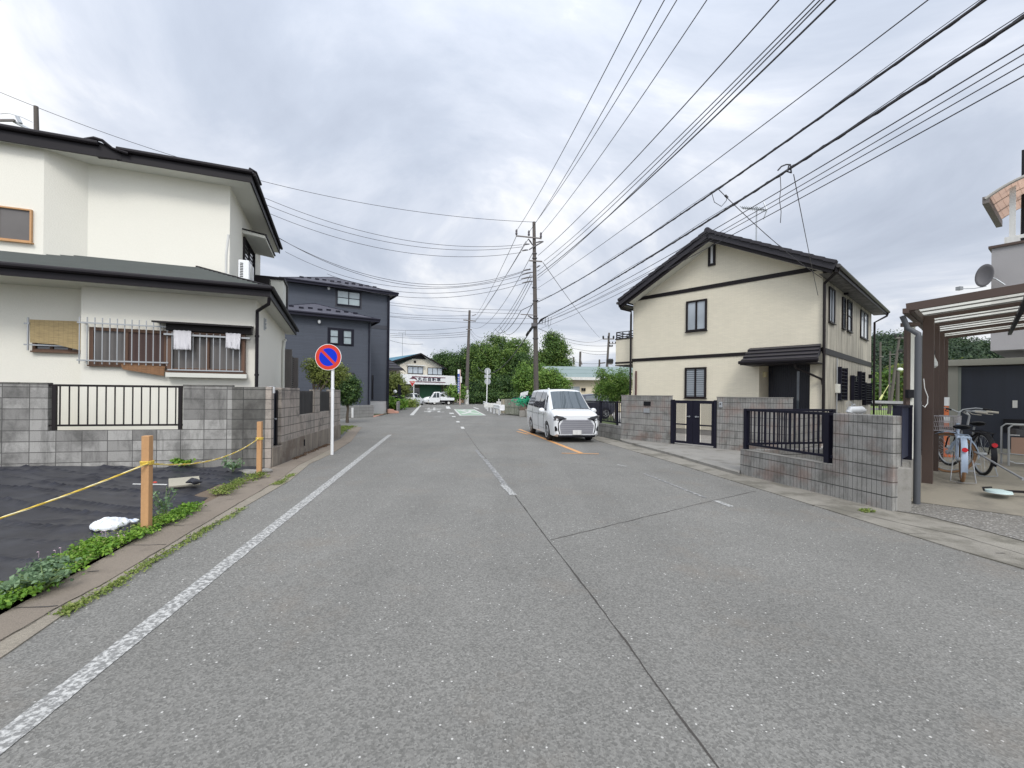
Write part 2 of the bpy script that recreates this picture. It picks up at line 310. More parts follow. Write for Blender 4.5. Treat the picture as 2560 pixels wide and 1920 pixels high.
M['rubber'] = stdmat('rubber', (.018, .018, .019), .8, var=.3); M['conc'] = stdmat('concrete', (.25, .24, .22), .9, var=.2, vs_=1.2, fine=.14, bump=.4, bs=60, stain=((.13, .12, .10), 2.0, .52, .6))
M['conc_brown'] = stdmat('gutter_concrete', (.20, .168, .135), .92, var=.22, vs_=1.6, fine=.2, fs=90, bump=.6, bs=90, stain=((.12, .10, .08), 3.0, .55, .5), dist=.01)
M['conc_pale'] = stdmat('pebbly_concrete', (.25, .222, .18), .92, var=.25, vs_=2.5, fine=.35, fs=70, bump=.9, bs=60, stain=((.15, .15, .08), 2.5, .56, .5), dist=.01)
M['conc_pole'] = stdmat('concrete_pole', (.105, .092, .084), .9, var=.15, fine=.1, streak=.2)
M['conc_white'] = stdmat('pale_foundation', (.52, .52, .53), .85, var=.06, bump=.2)
M['wood_new'] = stdmat('new_timber', (.50, .28, .13), .7, var=.12, vs_=3, fine=.12, fs=40, streak=.15)
M['wood_old'] = stdmat('aged_timber', (.125, .066, .040), .65, var=.2, streak=.2)
M['brown_alu'] = stdmat('bronze_aluminium', (.088, .062, .052), .5, .2, var=.15, spec=.3)
M['line'] = stdmat('worn_white_line', (.50, .50, .485), .75, var=.1, vs_=3, fine=.3, fs=45, stain=((.19, .19, .185), 30.0, .425, .95), bump=.5)
M['line_far'] = stdmat('white_line', (.55, .55, .53), .75, var=.1, stain=((.25, .25, .25), 9.0, .58, .7))
M['line_worn'] = stdmat('nearly_gone_line', (.36, .36, .35), .8, var=.2, fine=.3, stain=((.165, .165, .165), 14.0, .40, 1.0))
M['line_orange'] = stdmat('orange_line', (.60, .31, .12), .7, var=.1, stain=((.25, .19, .14), 20.0, .58, .7))
M['line_green'] = stdmat('green_road_paint', (.30, .42, .31), .8, var=.2, stain=((.2, .22, .2), 6.0, .52, .6))
M['crack'] = stdmat('tar_crack', (.055, .05, .045), .9)
M['curtain'] = glassmat('grey_curtain_glass', (.13, .12, .115), .3, .4)
M['soil'] = stdmat('soil', (.14, .105, .075), .95, var=.3, fine=.25, bump=.25, bs=30)
M['conc_dirty'] = stdmat('dirty_gutter_concrete', (.235, .22, .19), .92, var=.3, vs_=2.2, fine=.3, fs=80, bump=.7, bs=70, stain=((.12, .112, .09), 1.6, .47, .75), dist=.01)
def sheetmat():
    m, t, b = newmat('weed_barrier'); b.inputs['Roughness'].default_value = .34; b.inputs['Specular IOR Level'].default_value = .5
    tc = N(t, 'ShaderNodeTexCoord'); wv = N(t, 'ShaderNodeTexNoise', {'Vector': tc.outputs['Object'], 'Scale': 90.0}); w2 = N(t, 'ShaderNodeTexNoise', {'Vector': tc.outputs['Object'], 'Scale': 5.0, 'Detail': 4.0})
    t.links.new(ramp(t, w2.outputs[0], [(.3, (.018, .019, .026)), (.7, (.034, .036, .047))]), b.inputs['Base Color'])
    bu = N(t, 'ShaderNodeBump', {'Height': wv.outputs[0], 'Strength': .25, 'Distance': .004}); t.links.new(bu.outputs[0], b.inputs['Normal']); return m
M['sheet'] = sheetmat()
M['block_grey'] = blockmat('weathered_grey_block', (.37, .362, .345), (.185, .18, .172), (.095, .092, .088), dark=(.045, .044, .042), damt=.6, dth=.47, msz=.007)
M['block_pink'] = blockmat('pinkish_block', (.37, .32, .28), (.30, .27, .24), (.10, .09, .08), dark=(.075, .07, .065), damt=.75, dth=.49, msz=.008)
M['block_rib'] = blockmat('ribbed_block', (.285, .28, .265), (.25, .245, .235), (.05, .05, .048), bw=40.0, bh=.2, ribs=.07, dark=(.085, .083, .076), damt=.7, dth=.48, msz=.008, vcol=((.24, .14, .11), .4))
M['block_plain'] = blockmat('grey_block', (.28, .275, .265), (.23, .225, .215), (.07, .07, .067), bw=.45, bh=.2, off=.5, dark=(.08, .08, .074), damt=.6, dth=.49, msz=.007)
M['block_low'] = blockmat('low_grey_block', (.25, .25, .245), (.22, .22, .215), (.12, .12, .115), bw=.8, bh=.2, damt=.3, msz=.008)
M['pave_pink'] = stdmat('pink_paving', (.50, .27, .205), .85, var=.1)
M['leaf_tree'] = leafmat('tree_leaves', (.025, .055, .018), (.085, .16, .035), (.23, .32, .07)); M['leaf_dark'] = leafmat('dark_leaves', (.018, .042, .016), (.05, .105, .03), (.14, .22, .06))
M['leaf_bright'] = leafmat('bright_leaves', (.05, .11, .025), (.13, .24, .045), (.28, .40, .09)); M['leaf_olive'] = leafmat('olive_leaves', (.08, .11, .03), (.18, .22, .055), (.30, .34, .09))
M['weed'] = leafmat('weed_leaves', (.07, .16, .02), (.15, .30, .035), (.27, .42, .06)); M['weed_blue'] = leafmat('blue_green_weed', (.08, .14, .07), (.15, .24, .13), (.24, .35, .2))
M['grass'] = leafmat('grass_blades', (.10, .15, .03), (.20, .27, .06), (.33, .36, .12)); M['bark'] = stdmat('bark', (.10, .08, .062), .9, var=.3, streak=.3, bump=.6, bs=20)
M['forest'] = leafmat('forest_leaves', (.012, .028, .014), (.028, .055, .024), (.06, .095, .035), .2)
M['rope'] = None
M['tar_brown'] = stdmat('dirt_joint', (.085, .075, .06), .95)
# ================================================================ SETTING
def sheet(name, pts, z, mat, kind='structure', thick=0.0):
    b = MB()
    P = [(p[0], p[1], z) for p in pts]
    if thick: b.prism([(x, y, z - thick) for x, y, _ in P], (0, 0, thick))
    else: b.poly(P)
    o = b.build(name, mat); o['kind'] = kind; return o
def GL(*ps): return [tuple(G(p)[:2]) for p in ps]
RD = Vector((-.1636, 1, 0)).normalized()      # the road runs this way
def ext(p, q, k):
    d = (Vector(p) - Vector(q)).normalized(); return tuple(Vector(p) + d * k)
def groundmat():
    m, t, b = newmat('ground'); tc = N(t, 'ShaderNodeTexCoord'); ob = tc.outputs['Object']
    a = N(t, 'ShaderNodeTexNoise', {'Vector': ob, 'Scale': .12, 'Detail': 5.0}); f = N(t, 'ShaderNodeTexNoise', {'Vector': ob, 'Scale': 6.0, 'Detail': 5.0})
    c = mixc(t, ramp(t, a.outputs[0], [(.42, 0), (.55, 1)]), (.115, .15, .05), (.20, .175, .13)); sc_ = N(t, 'ShaderNodeVectorMath', {0: c}, operation='SCALE')
    t.links.new(math_(t, 'MULTIPLY_ADD', f.outputs[0], .7, .65), sc_.inputs['Scale']); t.links.new(sc_.outputs[0], b.inputs['Base Color']); b.inputs['Roughness'].default_value = .95; return m
M['ground'] = groundmat()
sheet('ground', [(-900, -60), (900, -60), (900, 1500), (-900, 1500)], -.05, M['ground'])
# left edge of the asphalt, from near to far, then the side street's near edge
L1 = GL((20, 1635), (161, 1537), (275, 1467), (474, 1343), (618, 1264), (725, 1202), (774, 1160), (827, 1136), (878, 1104), (901, 1074), (905, 1068))
L3 = GL((0, 1537), (117, 1474), (213, 1419), (309, 1364), (395, 1323), (495, 1271), (636, 1196), (680, 1171), (725, 1153), (825, 1108), (852, 1097))
L2 = GL((0, 1608), (148, 1520), (247, 1470), (412, 1371), (567, 1278), (700, 1200), (745, 1165), (826, 1124))
R1 = GL((1499, 1104), (1670, 1153), (1792, 1191), (1996, 1253), (2161, 1304), (2401, 1378), (2560, 1424))
L1n = ext(L1[0], L1[2], 7); L3n = ext(L3[0], L3[2], 7); L2n = ext(L2[0], L2[2], 7); R1f = ext(R1[-1], R1[-3], 7)
far = 56.0
road = [L1n] + L1 + [(-30, 26), (-30, 40)] + GL((849, 1046), (934, 1043), (994, 1029), (1010, 1021)) + [(-14.2, 60), (-80, 61), (-80, 72), (80, 72), (80, 60), (10.5, 60), (8.5, 40), (5.5, 27)] + R1 + [R1f]
sheet('road', road, 0.0, M['asphalt'])
sheet('road', [(-200, 71.9), (200, 71.9), (200, 79), (-200, 79)], -.02, M['asphalt2'])
sheet('path', [L3n] + L3[:8] + GL((725, 1153), (825, 1108)) + L2[::-1] + [L2n], .016, M['conc_brown'], thick=.1)
sheet('path', [L2n] + L2 + L1[:8][::-1] + [L1n], .009, M['conc_pale'], thick=.05)
sheet('path', GL((852, 1097), (827, 1108), (825, 1124)) + L1[7:11][::-1][::-1] + [(-7.4, 20.4)], .008, M['conc_brown'])
sheet('verge', [(-7.5, 9), (-1.5, 9), (-2.2, 22), (-9.5, 22)], -.012, M['asphalt2'])
# gutter-cover joints and the long open seam on the left
def crackline(name, pts, w0, z, mat=None, jit=.006, seg=.05, gaps=0.0):
    b = MB(); rnd = random.Random(len(pts) * 13 + int(w0 * 1e4)); P = []
    for a, c in zip(pts[:-1], pts[1:]):
        a = Vector((a[0], a[1], 0)); c = Vector((c[0], c[1], 0)); n = max(1, int((c - a).length / seg)); P += [a.lerp(c, i / n) for i in range(n)]
    P.append(Vector((pts[-1][0], pts[-1][1], 0))); prev = None
    for i, p in enumerate(P):
        d = (P[min(i + 1, len(P) - 1)] - P[max(i - 1, 0)]).normalized(); nn = Vector((-d.y, d.x, 0)); o = nn * noise.noise(p * 2.2) * jit * 3 + nn * rnd.uniform(-jit, jit)
        ww = w0 * (.5 + abs(noise.noise(p * 3.1 + Vector((5, 5, 5)))) * 1.6) / 2; cur = (p + o + nn * ww + Vector((0, 0, z)), p + o - nn * ww + Vector((0, 0, z)))
        if prev and noise.noise(p * 1.3 + Vector((9, 1, 0))) > gaps - .9: b.add([prev[0], prev[1], cur[1], cur[0]], [(3, 2, 1, 0)])
        prev = cur
    o = b.build(name, mat or M['crack']); o['kind'] = 'structure'; return o
crackline('road_joint', [L2n] + L2[:6], .007, .0175, M['tar_brown'], gaps=.45)
for (a, c) in (((320, 1367), (417, 1365)), ((38, 1525), (144, 1520)), ((566, 1252), (585, 1251)), ((495, 1281), (530, 1280)), ((640, 1216), (655, 1215)), ((434, 1318), (460, 1318)), ((219, 1434), (247, 1432))):
    crackline('road_joint', GL(a, c), .014, .0185)
CR = GL((1124, 1021), (1135, 1044), (1157, 1070), (1199, 1128), (1218, 1149), (1287, 1238), (1344, 1316), (1417, 1409), (1487, 1501), (1548, 1580), (1588, 1637), (1629, 1698), (1795, 1920))
CR.append(ext(CR[-1], CR[-3], 4)); crackline('road_joint', CR, .013, .003, jit=.003)
crackline('road_joint', GL((1377, 1350), (1580, 1301), (1767, 1255), (1889, 1228)), .014, .003)
crackline('road_joint', GL((1218, 1147), (1350, 1152), (1500, 1164), (1700, 1186)), .007, .003)
# painted lines
def stripe(name, p, q, wd, mat, z=.004, seg=.25):
    p = Vector((p[0], p[1], 0)); q = Vector((q[0], q[1], 0)); d = (q - p).normalized(); n = Vector((-d.y, d.x, 0)) * wd / 2; b = MB(); k = max(1, int((q - p).length / seg)); L = []; rnd = random.Random(3)
    for i in range(k + 1):
        c = p.lerp(q, i / k); e1 = 1 + rnd.uniform(-.05, .05); e2 = 1 + rnd.uniform(-.05, .05); L.append((c + n * e1, c - n * e2))
    for a, c in zip(L[:-1], L[1:]): b.add([(*a[0][:2], z), (*a[1][:2], z), (*c[1][:2], z), (*c[0][:2], z)], [(3, 2, 1, 0)][:1])
    o = b.build(name, mat); o['kind'] = 'structure'; return o
E0 = G((0, 1858)); E1 = G((975, 1087)); stripe('edge_line', E0 + (E0 - E1).normalized() * 4, E1, .135, M['line'], seg=.06)
stripe('edge_line', G((1029, 1038)), G((1051, 1013.5)), .28, M['line_far'])
stripe('stop_line', G((1053, 1015.0)), G((1120, 1015.6)), .30, M['line_far'])
stripe('edge_line', G((1023, 1013.2)), G((1050, 1014.0)), .45, M['line_far'])
stripe('edge_line', G((1119, 1016)), G((1121.5, 1022)), .45, M['line_far'])
stripe('edge_line', G((1185, 1018.5)), G((1197, 1023)), .25, M['line_far'])
for a, c, w_ in (((1128, 1032), (1130, 1035), .35), ((1133.5, 1040.5), (1135.5, 1042.5), .25), ((1144, 1053), (1146, 1056), .18), ((1155, 1067), (1158, 1072), .15)): stripe('centre_line', G(a), G(c), w_, M['line_far'])
stripe('centre_line', G((1212, 1148)), G((1282, 1238)), .10, M['line_worn'], z=.0045); stripe('centre_line', G((1257, 1212)), G((1284, 1238)), .11, M['line'], z=.0049)
stripe('centre_line', G((1190, 1125)), G((1208, 1146)), .08, M['line_worn'], z=.0045)
stripe('edge_line', G((1610, 1184)), G((1765, 1245)), .05, M['line_worn'], z=.0045); stripe('edge_line', G((1789, 1252)), G((1829, 1267)), .09, M['line'], z=.0045)
stripe('edge_line', G((1543, 1162)), G((1566, 1166)), .06, M['line'], z=.0045); stripe('edge_line', G((1084, 1042.3)), G((1105, 1042.5)), .14, M['line_far'], z=.0045)
stripe('edge_line', G((1372, 1101)), G((1453, 1133)), .14, M['line_orange']); stripe('edge_line', G((1298, 1073)), G((1372, 1101)), .13, M['line_orange'])
stripe('edge_line', G((1404, 1133.4)), G((1497, 1135.2)), .085, M['line_orange'], z=.0075); stripe('edge_line', G((1293, 1079)), G((1320, 1086)), .12, M['line_orange'], z=.0075)
for a, c in (((1093, 1011.3), (1102, 1011.3)), ((1124, 1011.0), (1133, 1011.0)), ((1186, 1011), (1194, 1011.5))): stripe('edge_line', G(a), G(c), .35, M['line_far'])
for a, c in (((850, 1049), (866, 1049)), ((850, 1052), (864, 1052.5))): stripe('edge_line', G(a), G(c), .12, M['line_far'], z=.006)
# "stop" lettering in the left lane, read on the way out, and the green school-route box with its white marks
def gframe(px_c, px_far, width):
    c = G(px_c); f = G(px_far); L = (f - c).length * 2; d = (f - c).normalized(); r = Vector((d.y, -d.x, 0))
    return lambda x, y, h: (c.x + r.x * x * width + d.x * y * L, c.y + r.y * x * width + d.y * y * L, h)
Fs = gframe((1084, 1024.6), (1084, 1019.4), 1.0); b = MB()
for i, ch in enumerate('止まれ'):
    b.text(ch, lambda x, y, h, i=i: Fs(x * 1.9, y * .28 + (.34 - i * .34), h), 1.0, off=.005, bold=.02)
o = b.build('lane_lettering', M['line_far']); o['kind'] = 'structure'
q = [G(p) for p in (z9(1205, 645), z9(1560, 645), z9(1765, 750), z9(1310, 755))]; b = MB(); c_ = sum(q, Vector()) / 4
def bil(u, v, z): a = q[3].lerp(q[2], u).lerp(q[0].lerp(q[1], u), v); return (a.x, a.y, z)
b.mi = 0; b.add([bil(0, 0, .004), bil(1, 0, .004), bil(1, 1, .004), bil(0, 1, .004)], [(0, 1, 2, 3)])
b.mi = 1
for (u0, u1, v0, v1) in ((0, .07, 0, 1), (.93, 1, 0, 1), (.07, .93, 0, .04), (.07, .93, .955, 1)): b.add([bil(u0, v0, .0065), bil(u1, v0, .0065), bil(u1, v1, .0065), bil(u0, v1, .0065)], [(0, 1, 2, 3)])
b.text('文', lambda x, y, h: bil(.5 + x * .75, .5 + y * .78, h), 1.0, off=.007, bold=.035)
o = b.build('road_marking', [M['line_green'], M['line_far']]); o['kind'] = 'structure'
# right-hand strips: gutter, kerb step, apron, drive
Wp = [(3.8, 15.3), (4.96, 13.8), (5.9, 12.67)]
R2 = GL((1553, 1104.5), (1625, 1124), (1700, 1144), (1849, 1187)); WB = [tuple(G(p)[:2]) for p in ((1851, 1186), (2229, 1280))]
R3 = GL((2233, 1279), (2308, 1291), (2430, 1322), (2560, 1357))
mid = [tuple((Vector(a) * .45 + Vector(c) * .55)) for a, c in zip(GL((1520, 1100), (1660, 1143), (1792, 1180)), GL((1553, 1104.5), (1700, 1144), (1830, 1183)))]
sheet('path', [tuple(p) for p in R1] + [R1f, ext(R3[-1], R3[-2], 6)] + R3[::-1] + WB[::-1] + R2[::-1] + [(3.4, 16.5), (2.9, 17)], .012, M['conc_dirty'], thick=.1)
sheet('pavement', [tuple(G(p, .07)[:2]) for p in ((1553, 1100), (1625, 1119), (1700, 1139), (1849, 1182))] + [(4.62, 8.9), (4.9, 9.3), (7.6, 10.2), (7.6, 11.4), (5.9, 12.9), (4.96, 14.0), (3.8, 15.5)], .07, M['conc'], thick=.12)
crackline('road_joint', GL((2003, 1262), (2060, 1266), (2250, 1310), (2400, 1342), (2560, 1390)), .012, .0142); crackline('road_joint', GL((2270, 1337), (2315, 1337)), .01, .0142); crackline('road_joint', GL((2490, 1386), (2515, 1387)), .02, .0142)
# carport slab (rises away from the street) and exposed-aggregate strip
def aggmat():
    m, t, b = newmat('aggregate'); tc = N(t, 'ShaderNodeTexCoord'); v = N(t, 'ShaderNodeTexVoronoi', {'Vector': tc.outputs['Object'], 'Scale': 42.0}); s = N(t, 'ShaderNodeSeparateXYZ', {0: v.outputs['Color']})
    c = ramp(t, s.outputs[0], [(0, (.10, .10, .10)), (.5, (.24, .23, .215)), (.93, (.34, .33, .31)), (1, (.62, .61, .58))]); d = mixc(t, ramp(t, v.outputs['Distance'], [(.3, 0), (.6, 1)]), c, (.16, .15, .135))
    t.links.new(d, b.inputs['Base Color']); b.inputs['Roughness'].default_value = .8; bu = N(t, 'ShaderNodeBump', {'Height': math_(t, 'MULTIPLY', v.outputs['Distance'], -1.0), 'Strength': .8, 'Distance': .01}); t.links.new(bu.outputs[0], b.inputs['Normal']); return m
M['agg'] = aggmat()
M['slab'] = stdmat('carport_slab', (.265, .24, .195), .9, var=.2, vs_=1.1, fine=.08, stain=((.17, .155, .13), 1.1, .50, .7), bump=.2)
FC = Fr((5.93, 6.43), (.681, -.733))
def slabz(t): return .005 + min(max(t, 0), 1.6) / 1.6 * .20
b = MB(); X = [-1.2, 8.0]; T = [-3.5, -1.0, .15, .5, .9, 1.3, 1.6, 12.5]
b = MB()
for i in range(2, len(T) - 1):
    b.poly([FC.wor((X[0] if T[i] > .2 else -.35, T[i], slabz(T[i]))), FC.wor((X[1], T[i], slabz(T[i]))), FC.wor((X[1], T[i + 1], slabz(T[i + 1]))), FC.wor((X[0], T[i + 1], slabz(T[i + 1])))])
o = b.build('carport_floor', M['slab']); o['kind'] = 'structure'
a = [G(p)[:2] for p in ((2233, 1279), (2308, 1291), (2430, 1322), (2560, 1357))]; e = FC.wor((8, .15, 0)); e0 = FC.wor((-.1, .15, 0))
sheet('driveway', [tuple(p) for p in a] + [ext(R3[-1], R3[-2], 6), (e.x, e.y), (e0.x, e0.y)], .019, M['agg'])
# yard of the right-hand house
sheet('yard', [(5.25, 6.2), (4.75, 8.8), (5.3, 9.2), (7.3, 10.6), (5.4, 14.0), (4.1, 15.6), (4.6, 18.5), (9, 40), (30, 40), (30, 16), (13, 12.2), (7.6, 8.2)], .04, stdmat('yard_gravel', (.42, .40, .37), .9, var=.2, fine=.35, fs=60, bump=.8, bs=40))
# far right: grass field, and the wooded hill
sheet('field', [(18, 22), (90, 22), (140, 130), (30, 130), (14, 40)], -.01, stdmat('field_grass', (.20, .27, .075), .95, var=.3, vs_=.4, fine=.3, fs=25, bump=.6, bs=30))
def hills():
    b = MB(); nx, ny = 90, 24; vs = []; cx, cy = 245, 235
    for j in range(ny):
        for i in range(nx):
            x = 60 + 420 * i / (nx - 1); y = 160 + 190 * j / (ny - 1); e = max(0, 1 - ((y - cy - 20) / 95) ** 2); px_ = 1280 + x / y * FPX
            prof = np.interp(px_, [1700, 2000, 2190, 2340, 2420, 2500, 2560, 3000], [5, 22, 33.5, 33.5, 31, 27, 27, 25]); vs.append((x, y, -1 + prof * (y / 235) * e + 1.6 * noise.noise(Vector((x * .05, y * .05, 0)))))
    b.v = vs
    for j in range(ny - 1):
        for i in range(nx - 1): a = j * nx + i; b.f.append((a, a + 1, a + nx + 1, a + nx)); b.m.append(0)
    o = b.build('hills', stdmat('hill_floor', (.03, .05, .02), .95, var=.3)); o['kind'] = 'structure'; return vs, nx, ny
HV, HNX, HNY = hills()
# ---------------------------------------------------------------- leaf meshes
def leafmesh(name, cen, nrm, size, tint, mat, parent=None, aspect=.6, kind=None):
    """one small pointed quad per leaf"""
    n = len(cen); up = rng.normal(size=(n, 3)); a = np.cross(nrm, up); a /= np.linalg.norm(a, axis=1)[:, None] + 1e-9; c = np.cross(nrm, a); c /= np.linalg.norm(c, axis=1)[:, None] + 1e-9
    sz = size[:, None]; bend = nrm * sz * .18
    V = np.stack([cen - a * sz, cen + c * sz * aspect - bend * .0 + bend, cen + a * sz, cen - c * sz * aspect + bend], 1).reshape(-1, 3)
    me = bpy.data.meshes.new(name); me.vertices.add(4 * n); me.vertices.foreach_set('co', V.ravel()); me.loops.add(4 * n); me.loops.foreach_set('vertex_index', np.arange(4 * n, dtype=np.int32))
    me.polygons.add(n); me.polygons.foreach_set('loop_start', np.arange(0, 4 * n, 4, dtype=np.int32)); me.polygons.foreach_set('loop_total', np.full(n, 4, np.int32))
    at = me.attributes.new('tint', 'FLOAT', 'FACE'); at.data.foreach_set('value', np.clip(tint, 0, 1).astype(np.float32)); me.materials.append(mat); me.update(calc_edges=True); me.validate()
    o = bpy.data.objects.new(name, me); col.objects.link(o)
    if parent is not None: o.parent = parent
    if kind: o['kind'] = kind
    return o
def crown_pts(lobes, nclump, per, rc, lsize, flat=.75, tvar=.5):
    """clumps of leaves scattered through the lobes' volume, thicker near the skin; gaps are left between them"""
    vol = np.array([l[3] * l[4] * l[5] for l in lobes]) ** .8; pr = vol / vol.sum(); C = []; Nn = []; S = []; T = []
    for i in rng.choice(len(lobes), nclump, p=pr):
        cx, cy, cz, rx, ry, rz = lobes[i]; d = rng.normal(size=3); d /= np.linalg.norm(d); r = rng.uniform(.3, 1.06) ** .6 * (1 + .38 * noise.noise(Vector(d * 2.6) + Vector((cz, cx, cy))))
        if noise.noise(Vector(d * 1.7) + Vector((cx, cy, cz))) < -.22: r *= .7
        c = np.array([cx + d[0] * rx * r, cy + d[1] * ry * r, cz + d[2] * rz * r]); k = int(per * rng.uniform(.5, 1.5)); off = rng.normal(size=(k, 3)) * rc * np.array([1, 1, flat]) * rng.uniform(.6, 1.25)
        C.append(c + off); nn = off / rc + np.array([0, 0, .9]) + rng.normal(size=(k, 3)) * .7; Nn.append(nn / (np.linalg.norm(nn, axis=1)[:, None] + 1e-9)); S.append(rng.uniform(.6, 1.3, k) * lsize)
        tt = rng.normal(.5, .22 * tvar * 2); T.append(np.clip(tt + rng.normal(0, .13, k), 0, 1))
    return np.concatenate(C), np.concatenate(Nn), np.concatenate(S), np.concatenate(T)
def tree(label, base, lobes, nclump, per, rc, lsize, mat, trunk_r=.15, cat='tree', name='leafy_tree', group=None, limbs=7, lean=(0, 0)):
    bx_, by_, bz_ = base; t = thing(name, label, cat, loc=base, group=group); L = [(l[0] - bx_, l[1] - by_, l[2] - bz_, *l[3:]) for l in lobes]
    b = MB(); top = max(l[2] for l in L); lo = min(l[2] - l[5] * .7 for l in L); fork = max(.25 * top, lo * .85); rnd = random.Random(int(abs(bx_ * 97 + by_ * 31)))
    sway = [(0, 0, -.1)] + [(lean[0] * k + rnd.uniform(-.05, .05) * top * .3, lean[1] * k + rnd.uniform(-.05, .05) * top * .3, fork * k) for k in (.35, .7, 1)]
    b.tube(sway, [trunk_r * 1.35, trunk_r, trunk_r * .85, trunk_r * .75], 9)
    for i in range(limbs):
        l = L[i % len(L)]; a = rnd.uniform(0, 6.28); e = Vector((l[0] + l[3] * .7 * math.cos(a), l[1] + l[4] * .7 * math.sin(a), l[2] + l[5] * rnd.uniform(-.2, .7))); s = Vector(sway[-1]) * rnd.uniform(.75, 1); m1 = s.lerp(e, .4) + Vector((0, 0, top * .05)); m2 = s.lerp(e, .75) + Vector((rnd.uniform(-.1, .1), rnd.uniform(-.1, .1), top * .04))
        b.tube([s, m1, m2, e], [trunk_r * .6, trunk_r * .38, trunk_r * .2, trunk_r * .06], 6)
        for k in range(3):
            e2 = m2 + Vector((rnd.uniform(-1, 1) * l[3], rnd.uniform(-1, 1) * l[4], rnd.uniform(-.2, .8) * l[5])) * .5; b.tube([m1.lerp(m2, .5), m1.lerp(e2, .6), e2], [trunk_r * .25, trunk_r * .15, trunk_r * .04], 5)
    b.build('trunk', M['bark'], t, smooth=True)
    C, Nn, S, T = crown_pts(L, nclump, per, rc, lsize); leafmesh('crown', C, Nn, S, T, mat, t); return t
def lobe(px_, d, rx, rz, ry=None):
    c = D(px_, d); s = d / FPX; return (c.x, c.y, c.z, rx * s, (ry if ry is not None else rx * .9) * s, rz * s)
# ================================================================ LEFT SIDE
def roof_courses(b, e0, e1, r1, r0, n=8, th=.03, lap=.0):
    """sloping roof face from eave e0-e1 up to r0-r1, laid in stepped courses"""
    e0, e1, r1, r0 = map(Vector, (e0, e1, r1, r0)); nr = (e1 - e0).cross(r0 - e0)
    if nr.length < 1e-6: nr = (e1 - e0).cross(r1 - e0)
    nr.normalize(); nr = nr if nr.z > 0 else -nr
    for i in range(n):
        a0 = e0.lerp(r0, i / n); a1 = e1.lerp(r1, i / n); b1 = e1.lerp(r1, (i + 1) / n); b0 = e0.lerp(r0, (i + 1) / n)
        b.add([a0 + nr * th, a1 + nr * th, b1 + nr * .002, b0 + nr * .002, a0, a1], [(0, 1, 2, 3), (4, 5, 1, 0)])
    b.poly([e0 - nr * .001, r0 - nr * .001, r1 - nr * .001, e1 - nr * .001] if (r0 - r1).length > 1e-4 else [e0, r0, e1])
def wface(F_, kind, off=0.0):
    """(a, z, h): a along the face, z up, h proud of it"""
    return (lambda a, z, h: (a, off - h, z)) if kind == 'f' else (lambda a, z, h: (off + h, a, z)) if kind == 's' else (lambda a, z, h: (off - h, a, z))
def fb(b, W, a0, a1, z0_, z1_, h0, h1):
    p = [W(a, z, h) for (a, z, h) in ((a0, z0_, h0), (a1, z0_, h0), (a1, z0_, h1), (a0, z0_, h1), (a0, z1_, h0), (a1, z1_, h0), (a1, z1_, h1), (a0, z1_, h1))]
    xs, ys, zs_ = zip(*p); return b.box(min(xs), max(xs), min(ys), max(ys), min(zs_), max(zs_))
def window(par, W, a0, a1, z0_, z1_, panes=2, fm=None, gm=None, fw=.045, dep=.06, sill=True, mull=None, name='window', slats=0, split=0.5, muntin=0, label=None):
    fm = fm or M['dark_trim']; gm = gm or M['glass']
    if a0 > a1: a0, a1 = a1, a0
    b = MB(); fb(b, W, a0, a1, z1_ - fw, z1_, 0, dep); fb(b, W, a0, a1, z0_, z0_ + fw, 0, dep); fb(b, W, a0, a0 + fw, z0_ + fw, z1_ - fw, 0, dep); fb(b, W, a1 - fw, a1, z0_ + fw, z1_ - fw, 0, dep)
    for i in range(1, panes):
        m = a0 + (a1 - a0) * (i / panes if panes > 2 else split); fb(b, W, m - fw * .5, m + fw * .5, z0_ + fw, z1_ - fw, 0, dep * .75)
    for i in range(muntin): zz_ = z0_ + (z1_ - z0_) * (i + 1) / (muntin + 1); fb(b, W, a0 + fw, a1 - fw, zz_ - fw * .35, zz_ + fw * .35, 0, dep * .7)
    if slats:
        for i in range(slats): zz_ = z0_ + fw + (z1_ - z0_ - 2 * fw) * (i + .5) / slats; fb(b, W, a0 + fw, a1 - fw, zz_ - .006, zz_ + .006, dep * .25, dep * .6)
    w_ = b.build(name, fm, par)
    if label: w_['label'] = label
    g = MB(); fb(g, W, a0 + fw * .8, a1 - fw * .8, z0_ + fw * .8, z1_ - fw * .8, 0, dep * .28); g.build('pane', gm, w_)
    if sill: s = MB(); fb(s, W, a0 - .02, a1 + .02, z0_ - .03, z0_, 0, dep + .03); s.build('sill', fm, w_)
    return w_
# ---- boundary block wall of the left house
cw = G((676, 1170)); FW = Fr(cw, (1, .25)); ztop = FW.px((676, 968)).z
sx = FW.px(z2(1265, 700)).x; sx0 = FW.px(z2(330, 700)).x; zlow = FW.px(z2(700, 873)).z; sdk = FW.px(z2(1605, 700)).x
sL = -9.0; t = thing('block_wall', 'weathered grey concrete block wall of the left lot with a railing set in its gap', 'wall', FW)
b = MB(); b.box(sL, sx0, 0, .12, -.3, ztop); b.box(sx0, sx, 0, .12, -.3, zlow); b.box(sx, sdk, 0, .12, -.3, ztop); b.build('wall', M['block_grey'], t, bevel=.004)
M['block_dark'] = blockmat('dark_split_block', (.165, .16, .148), (.10, .098, .09), (.06, .06, .057), bw=.52, bh=.2, dark=(.045, .042, .04), damt=.7, dth=.46, bump=1.0, msz=.008)
b = MB(); b.box(sdk, -.10, -.018, .125, .0, ztop); b.build('split_face_panel', M['block_dark'], t, bevel=.004)
b = MB(); b.box(-.10, .02, -.02, .13, -.05, ztop + .01); b.build('corner_block', M['block_pink'], t, bevel=.006)
b = MB(); b.box(sL, sx0, -.006, .126, ztop, ztop + .03); b.box(sx, sdk, -.006, .126, ztop, ztop + .03); b.build('coping', M['block_dark'], t)
